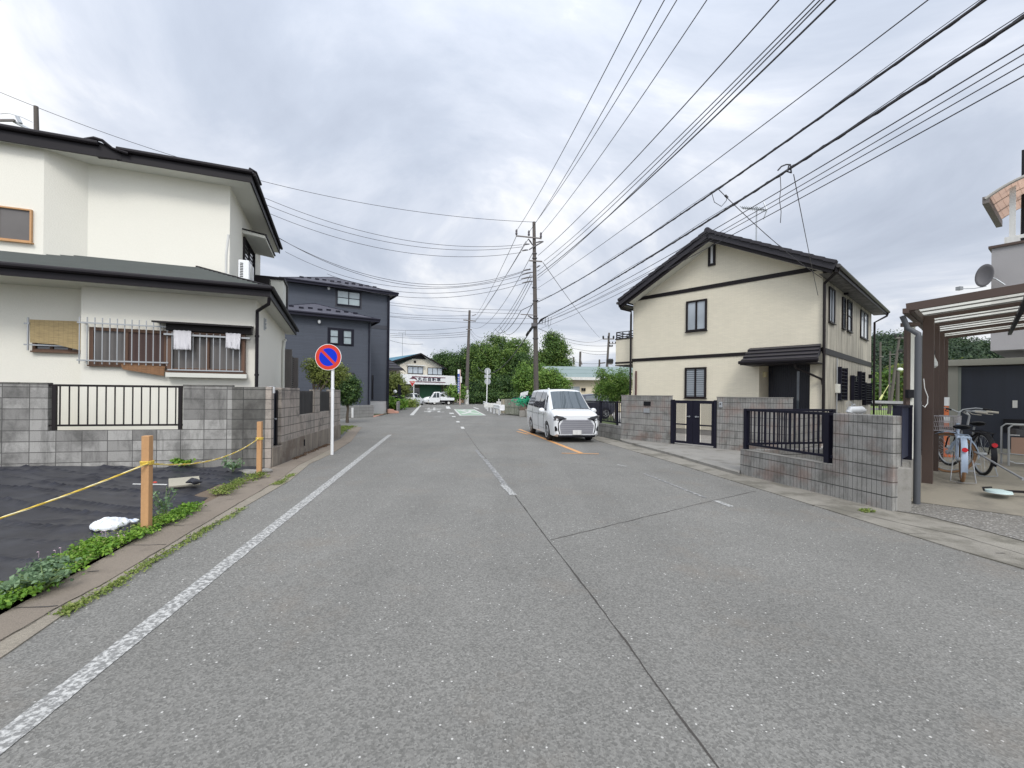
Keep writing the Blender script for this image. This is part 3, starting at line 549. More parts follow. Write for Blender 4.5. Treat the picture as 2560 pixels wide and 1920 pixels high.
b = MB(); za = ztop - .015; zbm = FW.px(z2(700, 838)).z
rl = MB(); rl.box(sx0 - .02, sx - .02, .02, .06, za - .02, za + .02); rl.box(sx0 + .0, sx - .02, .02, .06, zbm - .02, zbm + .015)
for i in range(14):
    s_ = sx0 + .16 + (sx - sx0 - .30) * i / 13; rl.box(s_ - .008, s_ + .008, .03, .05, zbm, za)
for s_ in (sx0 + .08, sx - .06): rl.box(s_ - .03, s_ + .03, .015, .065, zlow - .02, za + .01)
rl.build('railing', M['dark_trim'], t)
# street-side run of the wall, with gate opening and slatted gaps
FS = Fr(cw, RD); sp_ = lambda x: FS.px((x, 1000)).x
ga, gb, gc, gd, ge, gf, gg = (sp_(x) for x in (682, 704, 749, 787, 800, 828, 851))
t = thing('block_wall', 'pinkish block wall along the left kerb with stained pillars and dark slatted gaps', 'wall', FS)
zt_ = ztop; b = MB(); b.box(.13, ga, -.0, .13, .0, zt_); b.box(gb, gc, -.0, .22, .0, zt_); b.box(gd, ge, 0, .15, .45, zt_ - .02); b.box(gf, gg, 0, .15, .45, zt_)
b.box(gc, gd, 0, .15, .45, .98); b.box(ge, gf, 0, .15, .45, .98); b.build('wall', M['block_pink'], t, bevel=.006)
b = MB(); b.box(.02, ga, -.035, .10, -.1, .42); b.box(ga, gb, -.035, .5, -.1, .40); b.box(gb, gg + .05, -.012, .16, -.1, .46)
b.build('footing', stdmat('stained_footing', (.27, .235, .195), .9, var=.2, stain=((.13, .10, .08), 1.6, .48, .8), bump=.4, streak=.35), t, bevel=.008)
fl = MB()
for a0, a1 in ((gc, gd), (ge, gf)):
    n = int((a1 - a0) / .11)
    for i in range(n): s_ = a0 + (i + .5) * (a1 - a0) / n; fl.box(s_ - .035, s_ + .035, .05, .075, 1.0, zt_ - .06)
    fl.box(a0, a1, .078, .1, 1.1, 1.14); fl.box(a0, a1, .078, .1, zt_ - .2, zt_ - .16)
fl.build('slats', stdmat('dark_slat', (.035, .033, .034), .7, var=.3, streak=.3), t)
b = MB(); b.cyl((gc + .35, -.02, .20), (gc + .35, -.02, .36), .02, n=8); b.build('drain_pipe', M['black'], t)
t = thing('gate', 'narrow dark blue metal gate in the left kerbside block wall', 'gate', FS)
b = MB(); b.box(ga + .03, gb - .10, .10, .13, .44, zt_ - .12)
for i in range(5): s_ = ga + .06 + i * (gb - ga - .2) / 5; b.box(s_, s_ + .02, .085, .1, .46, zt_ - .14)
b.build('leaf', stdmat('dark_blue_gate', (.022, .028, .045), .45, var=.3, streak=.3), t)
b = MB(); b.box(gb - .10, gb - .01, .07, .14, .40, zt_ - .06); b.box(ga, ga + .025, .07, .14, .40, zt_ - .06); b.build('post', M['black'], t); b = MB(); b.cyl((gb - .17, .08, .98), (gb - .17, .04, .98), .02, n=8); b.bar((gb - .17, .045, .98), (gb - .24, .045, .98), .015); b.build('handle', M['steel'], t)
t = thing('gate_lamp', 'small white lamp on top of the pillar beside the left blue gate', 'lamp', FS, group=None)
b = MB(); b.box(.16, ga + .02, -.02, .10, zt_ + .005, zt_ + .02); b.build('bracket', M['steel'], t); b = MB(); b.box(ga - .05, ga + .05, -.03, .05, zt_ - .13, zt_ + .0); b.build('lamp_housing', M['white'], t, bevel=.015)
# ---- the left house
C1 = D((639, 1000), 10.9); FH = Fr((C1.x, C1.y), (1, .40)); W = wface(FH, 'f')
t = HL = thing('cream_house', 'two-storey cream stucco house on the left with green metal roofs and barred windows', 'house', FH)
jog = FH.px(z2(558, 300)).x
eF = FH.px(z1(1960, 1462), -.62); ez = eF.z            # lower eave bottom, right end
up_t = 1.45; uC = FH.px(z1(1672, 1000), up_t).x; uJ = FH.px(z1(640, 800), up_t).x; uj2 = FH.px(z1(318, 800), up_t - 1.35).x
uz = FH.px(z1(1672, 640), up_t).z + .05; sl0 = -11.5
ue = FH.px(z1(1825, 600), up_t - .5); uez = FH.px(z1(1825, 635), up_t - .5).z
tw_ = up_t - .45; uj2 = FH.px(z1(318, 800), tw_).x
b = MB(); b.box(jog, 0, 0, 6.5, -.1, ez + .35); b.box(sl0, jog, .42, 6.5, -.1, ez + .3)
b.prism([(uC, up_t, ez), (uC, 6.6, ez), (sl0, 6.6, ez), (sl0, tw_, ez), (uj2, tw_, ez), (uJ, up_t, ez)], (0, 0, uz + .1 - ez)); b.build('wall', M['stucco'], t)
# lower roof
rs = eF.x; front = -.62; far_t = 6.6
rz1 = ez + .22; wz = FH.px(z1(1310, 1238), up_t).z; slope = (wz - rz1) / (up_t - front)
hipx = rs - (up_t - front) * .95
b = MB(); roof_courses(b, (sl0, front, rz1), (rs, front, rz1), (hipx, up_t, wz), (sl0, up_t, wz), n=15, th=.035)
sd_t = 6.9; roof_courses(b, (rs, front, rz1), (rs, sd_t, rz1), (uC, sd_t, wz - .05), (hipx, up_t, wz), n=12, th=.018)
b.build('lower_roof', M['green_roof'], t)
b = MB(); b.tube([(rs, front, rz1 + .03), (hipx, up_t, wz + .03)], .03, 6); b.tube([(rs, front + .05, rz1 + .035), (rs + .0, sd_t, rz1 + .035)], .035, 6); b.build('hip_cap', M['fascia'], t)
b = MB(); b.box(sl0, rs + .02, front - .02, front + .02, ez - .0, rz1); b.box(rs - .02, rs + .02, front + .02, sd_t, ez - .0, rz1); b.build('fascia', M['fascia'], t)
b = MB(); b.tube([(sl0, front - .07, rz1 - .02), (rs + .06, front - .07, rz1 - .02)], .06, 10); b.tube([(rs + .07, front - .05, rz1 - .02), (rs + .07, sd_t, rz1 - .04)], .05, 10); b.build('gutter', M['fascia'], t)
b = MB(); b.box(sl0, rs, front + .02, .0, ez + .02, ez + .035); b.box(0.001, rs - .02, 0.001, sd_t, ez + .02, ez + .035); b.box(sl0, jog, 0, .42, ez + .02, ez + .035); b.build('soffit', M['soffit'], t)
b = MB(); pz = ez - .25; b.tube([(rs + .0, front + .0, ez - .02), (rs - .02, front + .05, ez - .16), (.03, -.09, pz - .02), (.03, -.09, pz - .12), (.03, -.09, .3)], .04, 10); b.tube([(.03, -.09, 1.95), (.03, -.09, 2.0)], .05, 10); b.tube([(.03, -.09, 2.9), (.03, -.09, 2.95)], .05, 10); b.build('downpipe', M['fascia'], t)
# upper roof: eaves in two runs, hipped at the right end
rsu = FH.px(z1(1825, 600), up_t - .55).x; ft = up_t - .55; ut = 6.9; jx = FH.px(z1(480, 400), up_t - 1.9).x; jx2 = FH.px(z1(850, 470), ft).x
ridge = uez + .25; sl_ = .33; rr = rsu - 2.6
E1_ = FH.sd((706, 640), rsu)
fl_ = ft - .05
b = MB(); roof_courses(b, (sl0, ft, ridge), (rsu, ft, ridge), (rr, ft + 2.6, ridge + .55), (sl0, ft + 2.6, ridge + .55), n=10, th=.02)
roof_courses(b, (rsu, ft, ridge), (rsu, ut + .4, ridge), (rr, ut - 1.5, ridge + .55), (rr, ft + 2.6, ridge + .55), n=10, th=.02); b.build('upper_roof', M['green_roof'], t)
b = MB(); b.box(jx2, rsu + .02, ft - .02, ft + .02, uez, ridge + .01); b.box(rsu - .02, rsu + .02, ft + .02, ut + .4, uez, ridge + .01); b.box(sl0, jx, fl_ - .06, fl_ - .02, uez - .02, ridge + .05)
b.hexa([(jx, fl_ - .06, uez - .02), (jx2 + .1, ft - .025, uez + .02), (jx2 + .1, ft + .02, uez + .02), (jx, ft + .02, uez - .02), (jx, fl_ - .06, ridge + .09), (jx2 + .1, ft - .025, ridge - .02), (jx2 + .1, ft + .02, ridge - .02), (jx, ft + .02, ridge + .09)]); b.build('fascia', M['fascia'], t)
b = MB(); b.tube([(jx2 + .02, ft - .07, ridge - .0), (rsu + .05, ft - .07, ridge - .0)], .055, 10); b.tube([(rsu + .07, ft, ridge - .02), (rsu + .07, ut + .4, ridge - .04)], .05, 10); b.tube([(sl0, fl_ - .11, ridge + .02), (jx + .05, fl_ - .11, ridge + .02)], .055, 10); b.build('gutter', M['fascia'], t)
b = MB(); b.tube([(jx - .25, fl_ - .08, ridge + .05), (jx - .02, fl_ - .1, ridge + .12), (jx + .12, fl_ - .1, ridge + .10), (jx2 - .05, ft - .1, ridge - .02), (jx2 + .25, ft - .1, ridge - .08)], [.03, .045, .04, .03, .03], 8); b.tube([(rsu - .03, ft - .02, ridge + .10), (rsu + .1, ft + .1, ridge + .08), (rsu + .13, ft + .7, ridge + .03)], .035, 8); b.tube([(rsu, ft, ridge + .03), (rr, ft + 2.6, ridge + .58)], .05, 8); b.build('hip_cap', M['fascia'], t)
b = MB(); b.box(sl0, rsu - .02, ft + .02, up_t + .01, uez + .03, uez + .045); b.box(uC, rsu - .02, up_t + .012, ut + .4, uez + .03, uez + .045); b.build('soffit', M['soffit'], t)
# windows
r_ = FH.rect((-30, 515), z1(240, 825), z1(240, 1060), (-30, 600), up_t - .45); W2_ = wface(FH, 'f', up_t - .45)
window(t, W2_, r_[0] - .4, r_[1], r_[2], r_[3], 2, M['wood_new'], M['curtain'], fw=.032, label='upper left window in a light timber frame')
r1 = FH.rect(z2(628, 158), z2(1162, 190), z2(1165, 432), z2(622, 425)); window(t, W, *r1, 2, M['wood_old'], M['curtain'], fw=.07, split=.46, label='wide lower window behind long thin bars')
fl = MB(); fb(fl, W, r1[0] + (r1[1] - r1[0]) * .46, r1[1] - .06, r1[2] + .07, r1[3] - .05, .02, .03); fl.build('curtain', stdmat('brown_screen', (.075, .045, .04), .8, var=.15), t)
g = MB(); a0 = FH.px(z2(572, 300)).x; a1 = r1[1] + .02; zt2 = FH.px(z2(800, 135)).z + .05; zb2 = FH.px(z2(800, 412)).z
for i in range(13): s_ = a0 + (a1 - a0) * i / 12; fb(g, W, s_ - .009, s_ + .009, zb2 - .03, zt2 + .04, .13, .148)
fb(g, W, a0 - .03, a1 + .03, zt2 - .10, zt2 - .07, .155, .175); fb(g, W, a0 - .03, a1 + .03, zb2 + .03, zb2 + .06, .155, .175)
for s_ in (a0 + .05, a1 - .1): fb(g, W, s_, s_ + .03, zt2 - .10, zt2 - .07, 0, .16); fb(g, W, s_, s_ + .03, zb2 + .03, zb2 + .06, 0, .16)
g.build('window_bars', M['alu'], t)
r2 = FH.rect(z2(1175, 190), z2(1700, 222), z2(1700, 480), z2(1172, 460)); window(t, W, *r2, 2, M['wood_old'], M['curtain'], fw=.07, dep=.16, label='lower right window under a small dark hood')
g = MB()
for i in range(11): s_ = r2[0] + .10 + (r2[1] - r2[0] - .2) * i / 10; fb(g, W, s_ - .008, s_ + .008, r2[2] + .02, r2[3] - .02, .19, .206)
fb(g, W, r2[0] - .05, r2[1] + .12, r2[3] - .10, r2[3] - .06, .21, .235); fb(g, W, r2[0] + .02, r2[1] - .02, r2[2] + .01, r2[2] + .04, .17, .21)
for s_ in (r2[0] - .04, r2[1] + .06): fb(g, W, s_, s_ + .03, r2[3] - .10, r2[3] - .06, 0, .21)
g.build('window_bars', M['alu'], t)
g = MB(); fb(g, W, r2[0] - .02, r2[1] + .05, r2[2] - .14, r2[2] - .04, 0, .20); g.build('window_sill', M['soffit'], t)
hz0 = r2[3] + .05; g = MB(); a, c = r2[0] - .22, r2[1] + .16
g.add([W(a, hz0 + .14, 0), W(c, hz0 + .14, 0), W(c, hz0 + .10, .42), W(a, hz0 + .10, .42), W(a, hz0 + .19, 0), W(c, hz0 + .19, 0), W(c, hz0 + .14, .42), W(a, hz0 + .14, .42)], [(0, 1, 2, 3), (7, 6, 5, 4), (3, 2, 6, 7), (0, 3, 7, 4), (2, 1, 5, 6)]); fb(g, W, a + .2, c - .02, hz0 - .03, hz0 + .12, 0, .2); g.build('window_hood', M['dark_trim'], t)
# blinds and towels
def bamboomat(name, c):
    m, t_, b_ = newmat(name); tc_ = N(t_, 'ShaderNodeTexCoord'); sp2 = N(t_, 'ShaderNodeSeparateXYZ', {0: tc_.outputs['Object']}); wv = math_(t_, 'SINE', math_(t_, 'MULTIPLY', sp2.outputs[2], 420.0)); nn = N(t_, 'ShaderNodeTexNoise', {'Vector': N(t_, 'ShaderNodeMapping', {'Vector': tc_.outputs['Object'], 'Scale': (3, 3, 30)}).outputs[0], 'Scale': 3.0, 'Detail': 4.0})
    v = math_(t_, 'SINE', math_(t_, 'MULTIPLY', sp2.outputs[0], 78.0)); v = math_(t_, 'GREATER_THAN', v, .97)
    cc = mixc(t_, nn.outputs[0], [x * .6 for x in c], [x * 1.3 for x in c]); cc = mixc(t_, math_(t_, 'MULTIPLY', v, .45), cc, [x * .4 for x in c]); cc = mixc(t_, math_(t_, 'MULTIPLY', math_(t_, 'GREATER_THAN', N(t_, 'ShaderNodeTexNoise', {'Vector': N(t_, 'ShaderNodeMapping', {'Vector': tc_.outputs['Object'], 'Scale': (2, 2, 60)}).outputs[0], 'Scale': 2.0, 'Detail': 2.0}).outputs[0], .56), .45), cc, [x * .45 for x in c]); t_.links.new(cc, b_.inputs['Base Color']); b_.inputs['Roughness'].default_value = .75
    bu = N(t_, 'ShaderNodeBump', {'Height': wv, 'Strength': .8, 'Distance': .004}); t_.links.new(bu.outputs[0], b_.inputs['Normal']); return m
M['bamboo'] = bamboomat('bamboo', (.50, .38, .20)); M['reed'] = bamboomat('brown_reed', (.30, .16, .08))
WJ = wface(FH, 'f', .42); rb = FH.rect(z2(205, 102), z2(575, 120), z2(575, 335), z2(207, 287), .42 - .16)
win = FH.rect(z2(235, 200), z2(412, 220), z2(412, 330), z2(235, 325), .42); window(t, WJ, win[0], win[1] + .5, win[2], win[3] + .2, 3, M['wood_old'], M['glass_dark'], fw=.05, label='small window hidden behind a bamboo blind')
bb = MB(); s0, s1, za_, zb_ = rb; bb.prism([W(s0, zb_ - .02, 0), W(s0 + .01, za_ + .12, 0), W(s0 + .48 * (s1 - s0), za_ + .10, 0), W(s1, za_ - .02, 0), W(s1, zb_, 0)], (0, .012, 0)); o = bb.build('bamboo_blind', M['bamboo']); o.matrix_world = Matrix.Translation(FH.wor((0, .42 - .17, 0))) @ Matrix.Rotation(FH.a, 4, 'Z'); tag(o, 'pale bamboo blind sagging over the small leftmost barred window', 'blind')
g = MB(); s_ = FH.px(z2(186, 200), .25).x; fb(g, WJ, s_ - .012, s_ + .012, za_ - .05, zb_ + .03, .12, .145); fb(g, WJ, s_ - .07, s1 + .0, zb_ - .12, zb_ - .09, .12, .135); fb(g, WJ, s_ - .07, s1 + .0, za_ + .06, za_ + .09, .12, .135); fb(g, WJ, s_ + .02, s_ + .05, zb_ - .12, zb_ - .09, 0, .2); g.build('window_bars', M['alu'], t)
rc = FH.rect(z2(835, 418), z2(1150, 432), z2(1137, 505), z2(838, 455), -.10); bb = MB(); bb.prism([W(rc[0], rc[3] + .03, 0), W(rc[0] + .04, rc[3] - .10, 0), W(rc[1] - .02, rc[2] - .05, 0), W(rc[1], rc[3] - .01, 0)], (0, .012, 0)); o = bb.build('reed_blind', M['reed']); o.matrix_world = Matrix.Translation(FH.wor((0, -.13, 0))) @ Matrix.Rotation(FH.a, 4, 'Z'); tag(o, 'brown reed blind end hanging crooked below the long barred window', 'blind')
for lab, q4 in (('white hand towel with folded hem pegged to the left of the hooded window', ((1197, 180), (1322, 186), (1320, 318), (1200, 315))), ('smaller white cloth hung at the right end of the hooded window', ((1560, 200), (1665, 205), (1655, 317), (1560, 303)))):
    a, c, e, f = (FH.px(z2(*p_), -.27) for p_ in q4); bb = MB(); nx_, nz_ = 14, 12; vs_g = []
    for j in range(nz_ + 1):
        for i in range(nx_ + 1):
            p_ = f.lerp(e, i / nx_).lerp(a.lerp(c, i / nx_), j / nz_); p_ = Vector((p_.x, -.270 + .017 * math.sin(i * 1.15 + j * .15) * (1.25 - j / nz_), p_.z + .006 * math.sin(i * 1.7))); vs_g.append(p_)
    bb.add(vs_g, [(j * (nx_ + 1) + i, j * (nx_ + 1) + i + 1, (j + 1) * (nx_ + 1) + i + 1, (j + 1) * (nx_ + 1) + i) for j in range(nz_) for i in range(nx_)])
    o = bb.build('towel', stdmat('towel_cloth', (.66, .65, .68), .95, var=.06, bump=.5, bs=150), smooth=True); o.matrix_world = Matrix.Translation(FH.wor((0, 0, 0))) @ Matrix.Rotation(FH.a, 4, 'Z'); md = o.modifiers.new('s', 'SOLIDIFY'); md.thickness = .006; tag(o, lab, 'towel', 'cloths hung on the window bars')
# right side of the house: vent, pipe, shuttered opening, conduit
WS = wface(FH, 's', 0.0)
v = FH.sd(z3(333, 565)); g = MB(); fb(g, WS, v.y - .09, v.y + .09, v.z - .16, v.z + .16, 0, .02)
for k in range(3): fb(g, WS, v.y - .08, v.y + .08, v.z - .12 + k * .1, v.z - .06 + k * .1, .02, .05)
g.build('vent', M['steel'], t)
r3 = FH.srect(z3(487, 780), z3(545, 810), z3(545, 1095), z3(487, 1095)); r3z = 1.2
g = MB(); fb(g, WS, r3[0], r3[0] + .12, .9, r3[3], 0, .30); fb(g, WS, r3[1] + .2, r3[1] + .5, .9, r3[3] - .1, 0, .30); fb(g, WS, r3[0] + .12, r3[1] + .2, .9, r3[3], 0, .06)
n = 26
for k in range(n): zk_ = .95 + (r3[3] - 1.0) * k / n; fb(g, WS, r3[0] + .12, r3[1] + .2, zk_, zk_ + .045, .06, .13)
g.build('shutter', stdmat('grey_brown_shutter', (.10, .09, .085), .6, var=.2), t)
g = MB(); g.tube([WS(r3[0] - .45, .6, .06), WS(r3[0] - .45, r3[3] - .1, .06), WS(r3[0] - .30, r3[3] + .25, .07), WS(r3[0] + .0, r3[3] + .34, .08)], .05, 8); g.build('duct', M['soffit'], t)
# upstairs: window hood, balcony rail box and shutters on the right side wall
WU = wface(FH, 's', uC); h0 = FH.sd(z1(1762, 1000), uC); y0_ = h0.y; zh = h0.z
y1_ = FH.sd(z1(1850, 1250), uC).y; g = MB(); g.prism([WU(y0_, zh + .12, 0), WU(y0_, zh + .02, .62), WU(y0_, zh - .06, .62), WU(y0_, zh + .02, 0)], (0, 2.2, 0)); g.build('window_hood', M['soffit'], t); g = MB(); g.prism([WU(y0_ - .02, zh + .16, 0), WU(y0_ - .02, zh + .06, .66), WU(y0_ - .02, zh + .02, .66), WU(y0_ - .02, zh + .12, 0)], (0, 2.24, 0)); g.build('hood_cap', M['fascia'], t)
window(t, WU, y0_ + .12, y0_ + 2.0, zh - 1.7, zh - .05, 2, M['dark_trim'], M['glass_dark'], slats=12, label='upstairs side window under its hood')
g = MB(); fb(g, WU, y0_ + 1.9, y0_ + 2.6, zh - 1.75, zh - .85, .05, .5); g.build('shutter_box', M['dark_trim'], t)
g = MB(); fb(g, WU, y0_ + 2.3, y0_ + 3.6, zh - 1.9, zh - .8, 0, .9); g.build('balcony', M['soffit'], t); g = MB(); fb(g, WU, y0_ + 2.25, y0_ + 3.65, zh - .8, zh - .7, 0, .95); fb(g, WU, y0_ + 3.3, y0_ + 3.6, zh - 1.9, zh - .8, .9, .95); g.build('balcony_cap', M['fascia'], t)
# air conditioner on the side wall
ac = FH.sd(z1(1810, 1260), uC + .55); bx0 = uC + .25; ay = FH.px(z1(1740, 1260), ac.y).x
zac0 = FH.px(z1(1735, 1330), ac.y).z; zac1 = FH.px(z1(1735, 1188), ac.y).z; xr = FH.px(z1(1812, 1260), ac.y).x; xl = FH.px(z1(1733, 1260), ac.y).x
t = thing('air_conditioner', 'white outdoor air conditioner box above the lower green roof on the left house', 'air conditioner', FH)
b = MB(); b.box(xl, xr, ac.y, ac.y + .75, zac0, zac1); b.build('casing', M['white'], t, bevel=.02)
g = MB()
for k in range(9): zz_ = zac0 + .06 + k * (zac1 - zac0 - .12) / 9; g.box(xl + .04, xl + (xr - xl) * .45, ac.y - .006, ac.y + .01, zz_, zz_ + .022)
g.build('grille', M['black'], t); g = MB(); g.disc((xr + .006, ac.y + .38, (zac0 + zac1) / 2), (1, 0, 0), (zac1 - zac0) * .42, .02); g.build('fan_guard', M['white_dull'], t)
b = MB(); b.box(uC, xr, ac.y + .08, ac.y + .12, zac0 - .05, zac0); b.box(uC, xr, ac.y + .6, ac.y + .64, zac0 - .05, zac0); b.tube([(xl - .05, ac.y - .02, zac0 + .02), (uC + .05, ac.y - .05, zac0 + .1), (uC + .05, ac.y - .05, zac1 + .08), (uC + .09, ac.y - .02, zac1 + .6)], .03, 8); b.build('bracket', M['white_dull'], t)
print('LEFT', 'jog', jog, 'ez', ez, 'uz', uz, 'uez', uez, 'uC', uC, 'uJ', uJ, 'uj2', uj2, 'rs', rs, 'rsu', rsu, 'wz', wz, 'ztop', ztop, 'E1', E1_)
# ---- the lot: weed barrier sheet and what lies on it
def lotz(a, bb_):
    """a metres along the kerb from the wall (towards the camera), bb_ metres into the lot"""
    h = .03 + .035 * bb_ * (1 - min(1, max(0, a)) * .25); h = min(h, .42)
    return h
cL = Vector((L3[7][0], L3[7][1], 0)); dn = (Vector((L3[0][0], L3[0][1], 0)) - cL); LA = dn.length; dn.normalize(); dl = Vector((-1, -.25, 0)).normalized()
def lotp(a, b_): return cL + dn * a + dl * b_
b = MB(); na, nb = 210, 190; AL, BL = 11.0, 11.5; vs_g = []
for i in range(na + 1):
    for j in range(nb + 1):
        a = AL * (i / na); bb_ = BL * (j / nb) ** 1.15; p = lotp(a, bb_ + .10 + .06 * noise.noise(Vector((a * 1.5, 0, 3))) + (.25 if 1.6 < a < 2.6 else 0) * max(0, 1 - bb_)); q_ = Vector((p.x * .9 + p.y * .2, p.y, 0))
        wr = .040 * noise.noise(Vector((q_.x * .6, q_.y * .7, 0))) + .045 * (1 - abs(noise.noise(Vector((q_.x * .45, q_.y * 2.0 + q_.x * .5, 4)))) * 2) ** 10 + .022 * (1 - abs(noise.noise(Vector((q_.x * .9 + q_.y * .7, q_.y * 1.6, 9)))) * 2) ** 12 + .006 * noise.noise(q_ * 2.5) + .0015 * noise.noise(q_ * 8)
        edge = min(1, bb_ / .25); vs_g.append((p.x, p.y, lotz(a, bb_) + wr * (.25 + .75 * edge) - .02 * (1 - edge)))
b.add(vs_g, [(i * (nb + 1) + j, i * (nb + 1) + j + 1, (i + 1) * (nb + 1) + j + 1, (i + 1) * (nb + 1) + j) for i in range(na) for j in range(nb)])
o = b.build('weed_barrier', M['sheet'], smooth=False); o.data.polygons.foreach_set('use_smooth', [True] * len(o.data.polygons)); tag(o, 'wrinkled black weed-barrier sheet covering the vacant lot on the left', 'ground sheet')
sheet('soil', [tuple(lotp(-.25, -.02)[:2]), tuple(lotp(-.3, 12)[:2]), tuple(lotp(12, 12)[:2]), tuple(lotp(12, -.02)[:2])], .012, M['soil'])
def post(px_b, px_t, wd, label):
    g0 = G(px_b, .02); h = H + (ray(px_t).z) * g0.y - .02; b = MB(); b.box(-wd / 2, wd / 2, -wd / 2, wd / 2, -.15, h); o = b.build('timber_stake', M['wood_new'], bevel=.004); o.location = (g0.x, g0.y, .02); o.rotation_euler = (R(.5), R(.3), R(10)); tag(o, label, 'stake', 'timber stakes at the lot edge'); return g0, h
p1, h1 = post((366, 1328), (367, 1089), .075, 'nearer square timber stake holding the yellow rope, beside the white bag'); p2, h2 = post((648, 1191), (649, 1054), .075, 'farther square timber stake by the corner of the block wall')
def ropemesh(name, pts, r, label, sag):
    P_ = []
    for a, c, s_ in zip(pts[:-1], pts[1:], sag):
        n = int((c - a).length / .025)
        for i in range(n): k = i / n; q_ = a.lerp(c, k); q_ = q_ - Vector((0, 0, 4 * s_ * k * (1 - k))); P_.append(q_)
    P_.append(pts[-1]); b = MB()
    for st in range(3):
        path = []
        for i, q_ in enumerate(P_):
            an = i * .55 + st * 2.094; path.append(q_ + Vector((0, .0, 0)) + Vector((.3, math.cos(an), math.sin(an))) * r * .55)
        b.mi = 1 if st == 0 else 0; b.tube(path, r * .62, 5)
    o = b.build(name, [stdmat('yellow_rope', (.62, .44, .06), .6, var=.1), stdmat('pale_rope', (.75, .68, .42), .6)], smooth=True); tag(o, label, 'rope'); return o
zk1 = D(z2(1018, 1097), p1.y); zk2 = D(z2(1797, 930), p2.y); far_l = G((0, 1278), .55); far_l = D((-60, 1302), 3.9)
kn1 = Vector((p1.x + .045, p1.y - .045, zk1.z)); kn2 = Vector((p2.x, p2.y - .05, zk2.z))
ropemesh('rope', [far_l + (far_l - kn1) * .6, kn1, kn2], .009, 'yellow twisted rope strung between the timber stakes', [.05, .16])
for k, (c_, pp) in enumerate(((zk1.z, p1), (zk2.z, p2))):
    b = MB()
    for dz in (-.012, .004, .016): b.ring((pp.x, pp.y, c_ + dz), (0, 0, 1), .056, .008, 16, 5)
    o = b.build('rope_knot', stdmat('yellow_rope2', (.60, .43, .07), .6)); o.parent = bpy.data.objects['rope']
# sand bag
def bag():
    a = G(z2(617, 1545), .10); c = G(z2(960, 1490), .10); L_ = (c - a).length; an = math.atan2(c.y - a.y, c.x - a.x); b = MB(); n, k = 60, 36; vs = []
    for i in range(n + 1):
        u = i / n; w_ = .15 * (math.sin(math.pi * min(u / .82, 1) ** .8) ** .6) + .008 if u < .8 else .02 + .02 * math.sin((u - .8) * 15) ** 2
        h_ = .075 * (math.sin(math.pi * min(u / .82, 1) ** .8) ** .7) + .006 if u < .8 else .02
        for j in range(k):
            th = 2 * math.pi * j / k; q_ = Vector((u * L_, math.cos(th) * w_, max(math.sin(th), -.35) * h_ + .03)); q_.z = q_.z * (1 + .55 * noise.noise(Vector((q_.x * 7, q_.y * 5, 1)))) + .014 * (1 - abs(noise.noise(Vector((q_.x * 9, q_.y * 22, 2)))) * 2) ** 2 + .006 * noise.noise(q_ * 34); q_.y += .030 * noise.noise(Vector((q_.x * 8, 3, q_.z * 4))); vs.append(q_)
    b.add(vs, [(i * k + j, i * k + (j + 1) % k, (i + 1) * k + (j + 1) % k, (i + 1) * k + j) for i in range(n) for j in range(k)]); b.poly(vs[:k][::-1]); b.poly(vs[-k:])
    b.mi = 1; b.tube([(L_ * .80, 0, .035), (L_ * .81, .0, .035)], .028, 8)
    m, t_, bs_ = newmat('woven_bag'); tc_ = N(t_, 'ShaderNodeTexCoord'); sp2 = N(t_, 'ShaderNodeSeparateXYZ', {0: tc_.outputs['Object']}); v1 = math_(t_, 'LESS_THAN', math_(t_, 'ABSOLUTE', math_(t_, 'SUBTRACT', math_(t_, 'ADD', sp2.outputs[0], sp2.outputs[1]), .33)), .012); v2 = math_(t_, 'LESS_THAN', math_(t_, 'ABSOLUTE', math_(t_, 'ADD', math_(t_, 'SUBTRACT', sp2.outputs[1], math_(t_, 'MULTIPLY', sp2.outputs[0], .35)), .10)), .006)
    nn = N(t_, 'ShaderNodeTexNoise', {'Vector': tc_.outputs['Object'], 'Scale': 14.0, 'Detail': 5.0}); cc = mixc(t_, math_(t_, 'MULTIPLY', math_(t_, 'MAXIMUM', v1, v2), .6), mixc(t_, nn.outputs[0], (.60, .63, .66), (.80, .82, .84)), (.28, .38, .62)); t_.links.new(cc, bs_.inputs['Base Color']); bs_.inputs['Roughness'].default_value = .5
    bu = N(t_, 'ShaderNodeBump', {'Height': nn.outputs[0], 'Strength': .5, 'Distance': .02}); t_.links.new(bu.outputs[0], bs_.inputs['Normal'])
    o = b.build('sandbag', [m, M['white']], smooth=True); o.location = (a.x, a.y, .06); o.rotation_euler = (0, 0, an); tag(o, 'white woven bag lying on the black sheet behind the nearer stake', 'bag')
bag()
def flat_item(name, pa, pb, wd, th, z, mat, label, cat, tilt=0.0):
    a = G(pa, z); c = G(pb, z); b = MB(); L_ = (c - a).length; b.box(0, L_, -wd / 2, wd / 2, 0, th); o = b.build(name, mat, bevel=.005); o.location = a; o.rotation_euler = (tilt, 0, math.atan2(c.y - a.y, c.x - a.x)); tag(o, label, cat); return o
flat_item('board', z2(1165, 1245), z2(1380, 1225), .30, .03, .13, stdmat('grey_board', (.33, .31, .25), .85, var=.2), 'grey stone-coloured board half under the black sheet', 'board', R(14))
flat_item('stick', z2(918, 1248), z2(1155, 1252), .015, .015, .16, M['white_dull'], 'thin pale stick lying on the black sheet beyond the nearer stake', 'stick')
b = MB(); c_ = G(z2(1072, 1240), .17); b.ell((0, 0, 0), (.03, .02, .015), 8, 5); o = b.build('scrap', stdmat('red_scrap', (.5, .06, .04), .5)); o.location = c_ + Vector((0, 0, .015)); tag(o, 'tiny red scrap on the black sheet behind the stick', 'scrap')
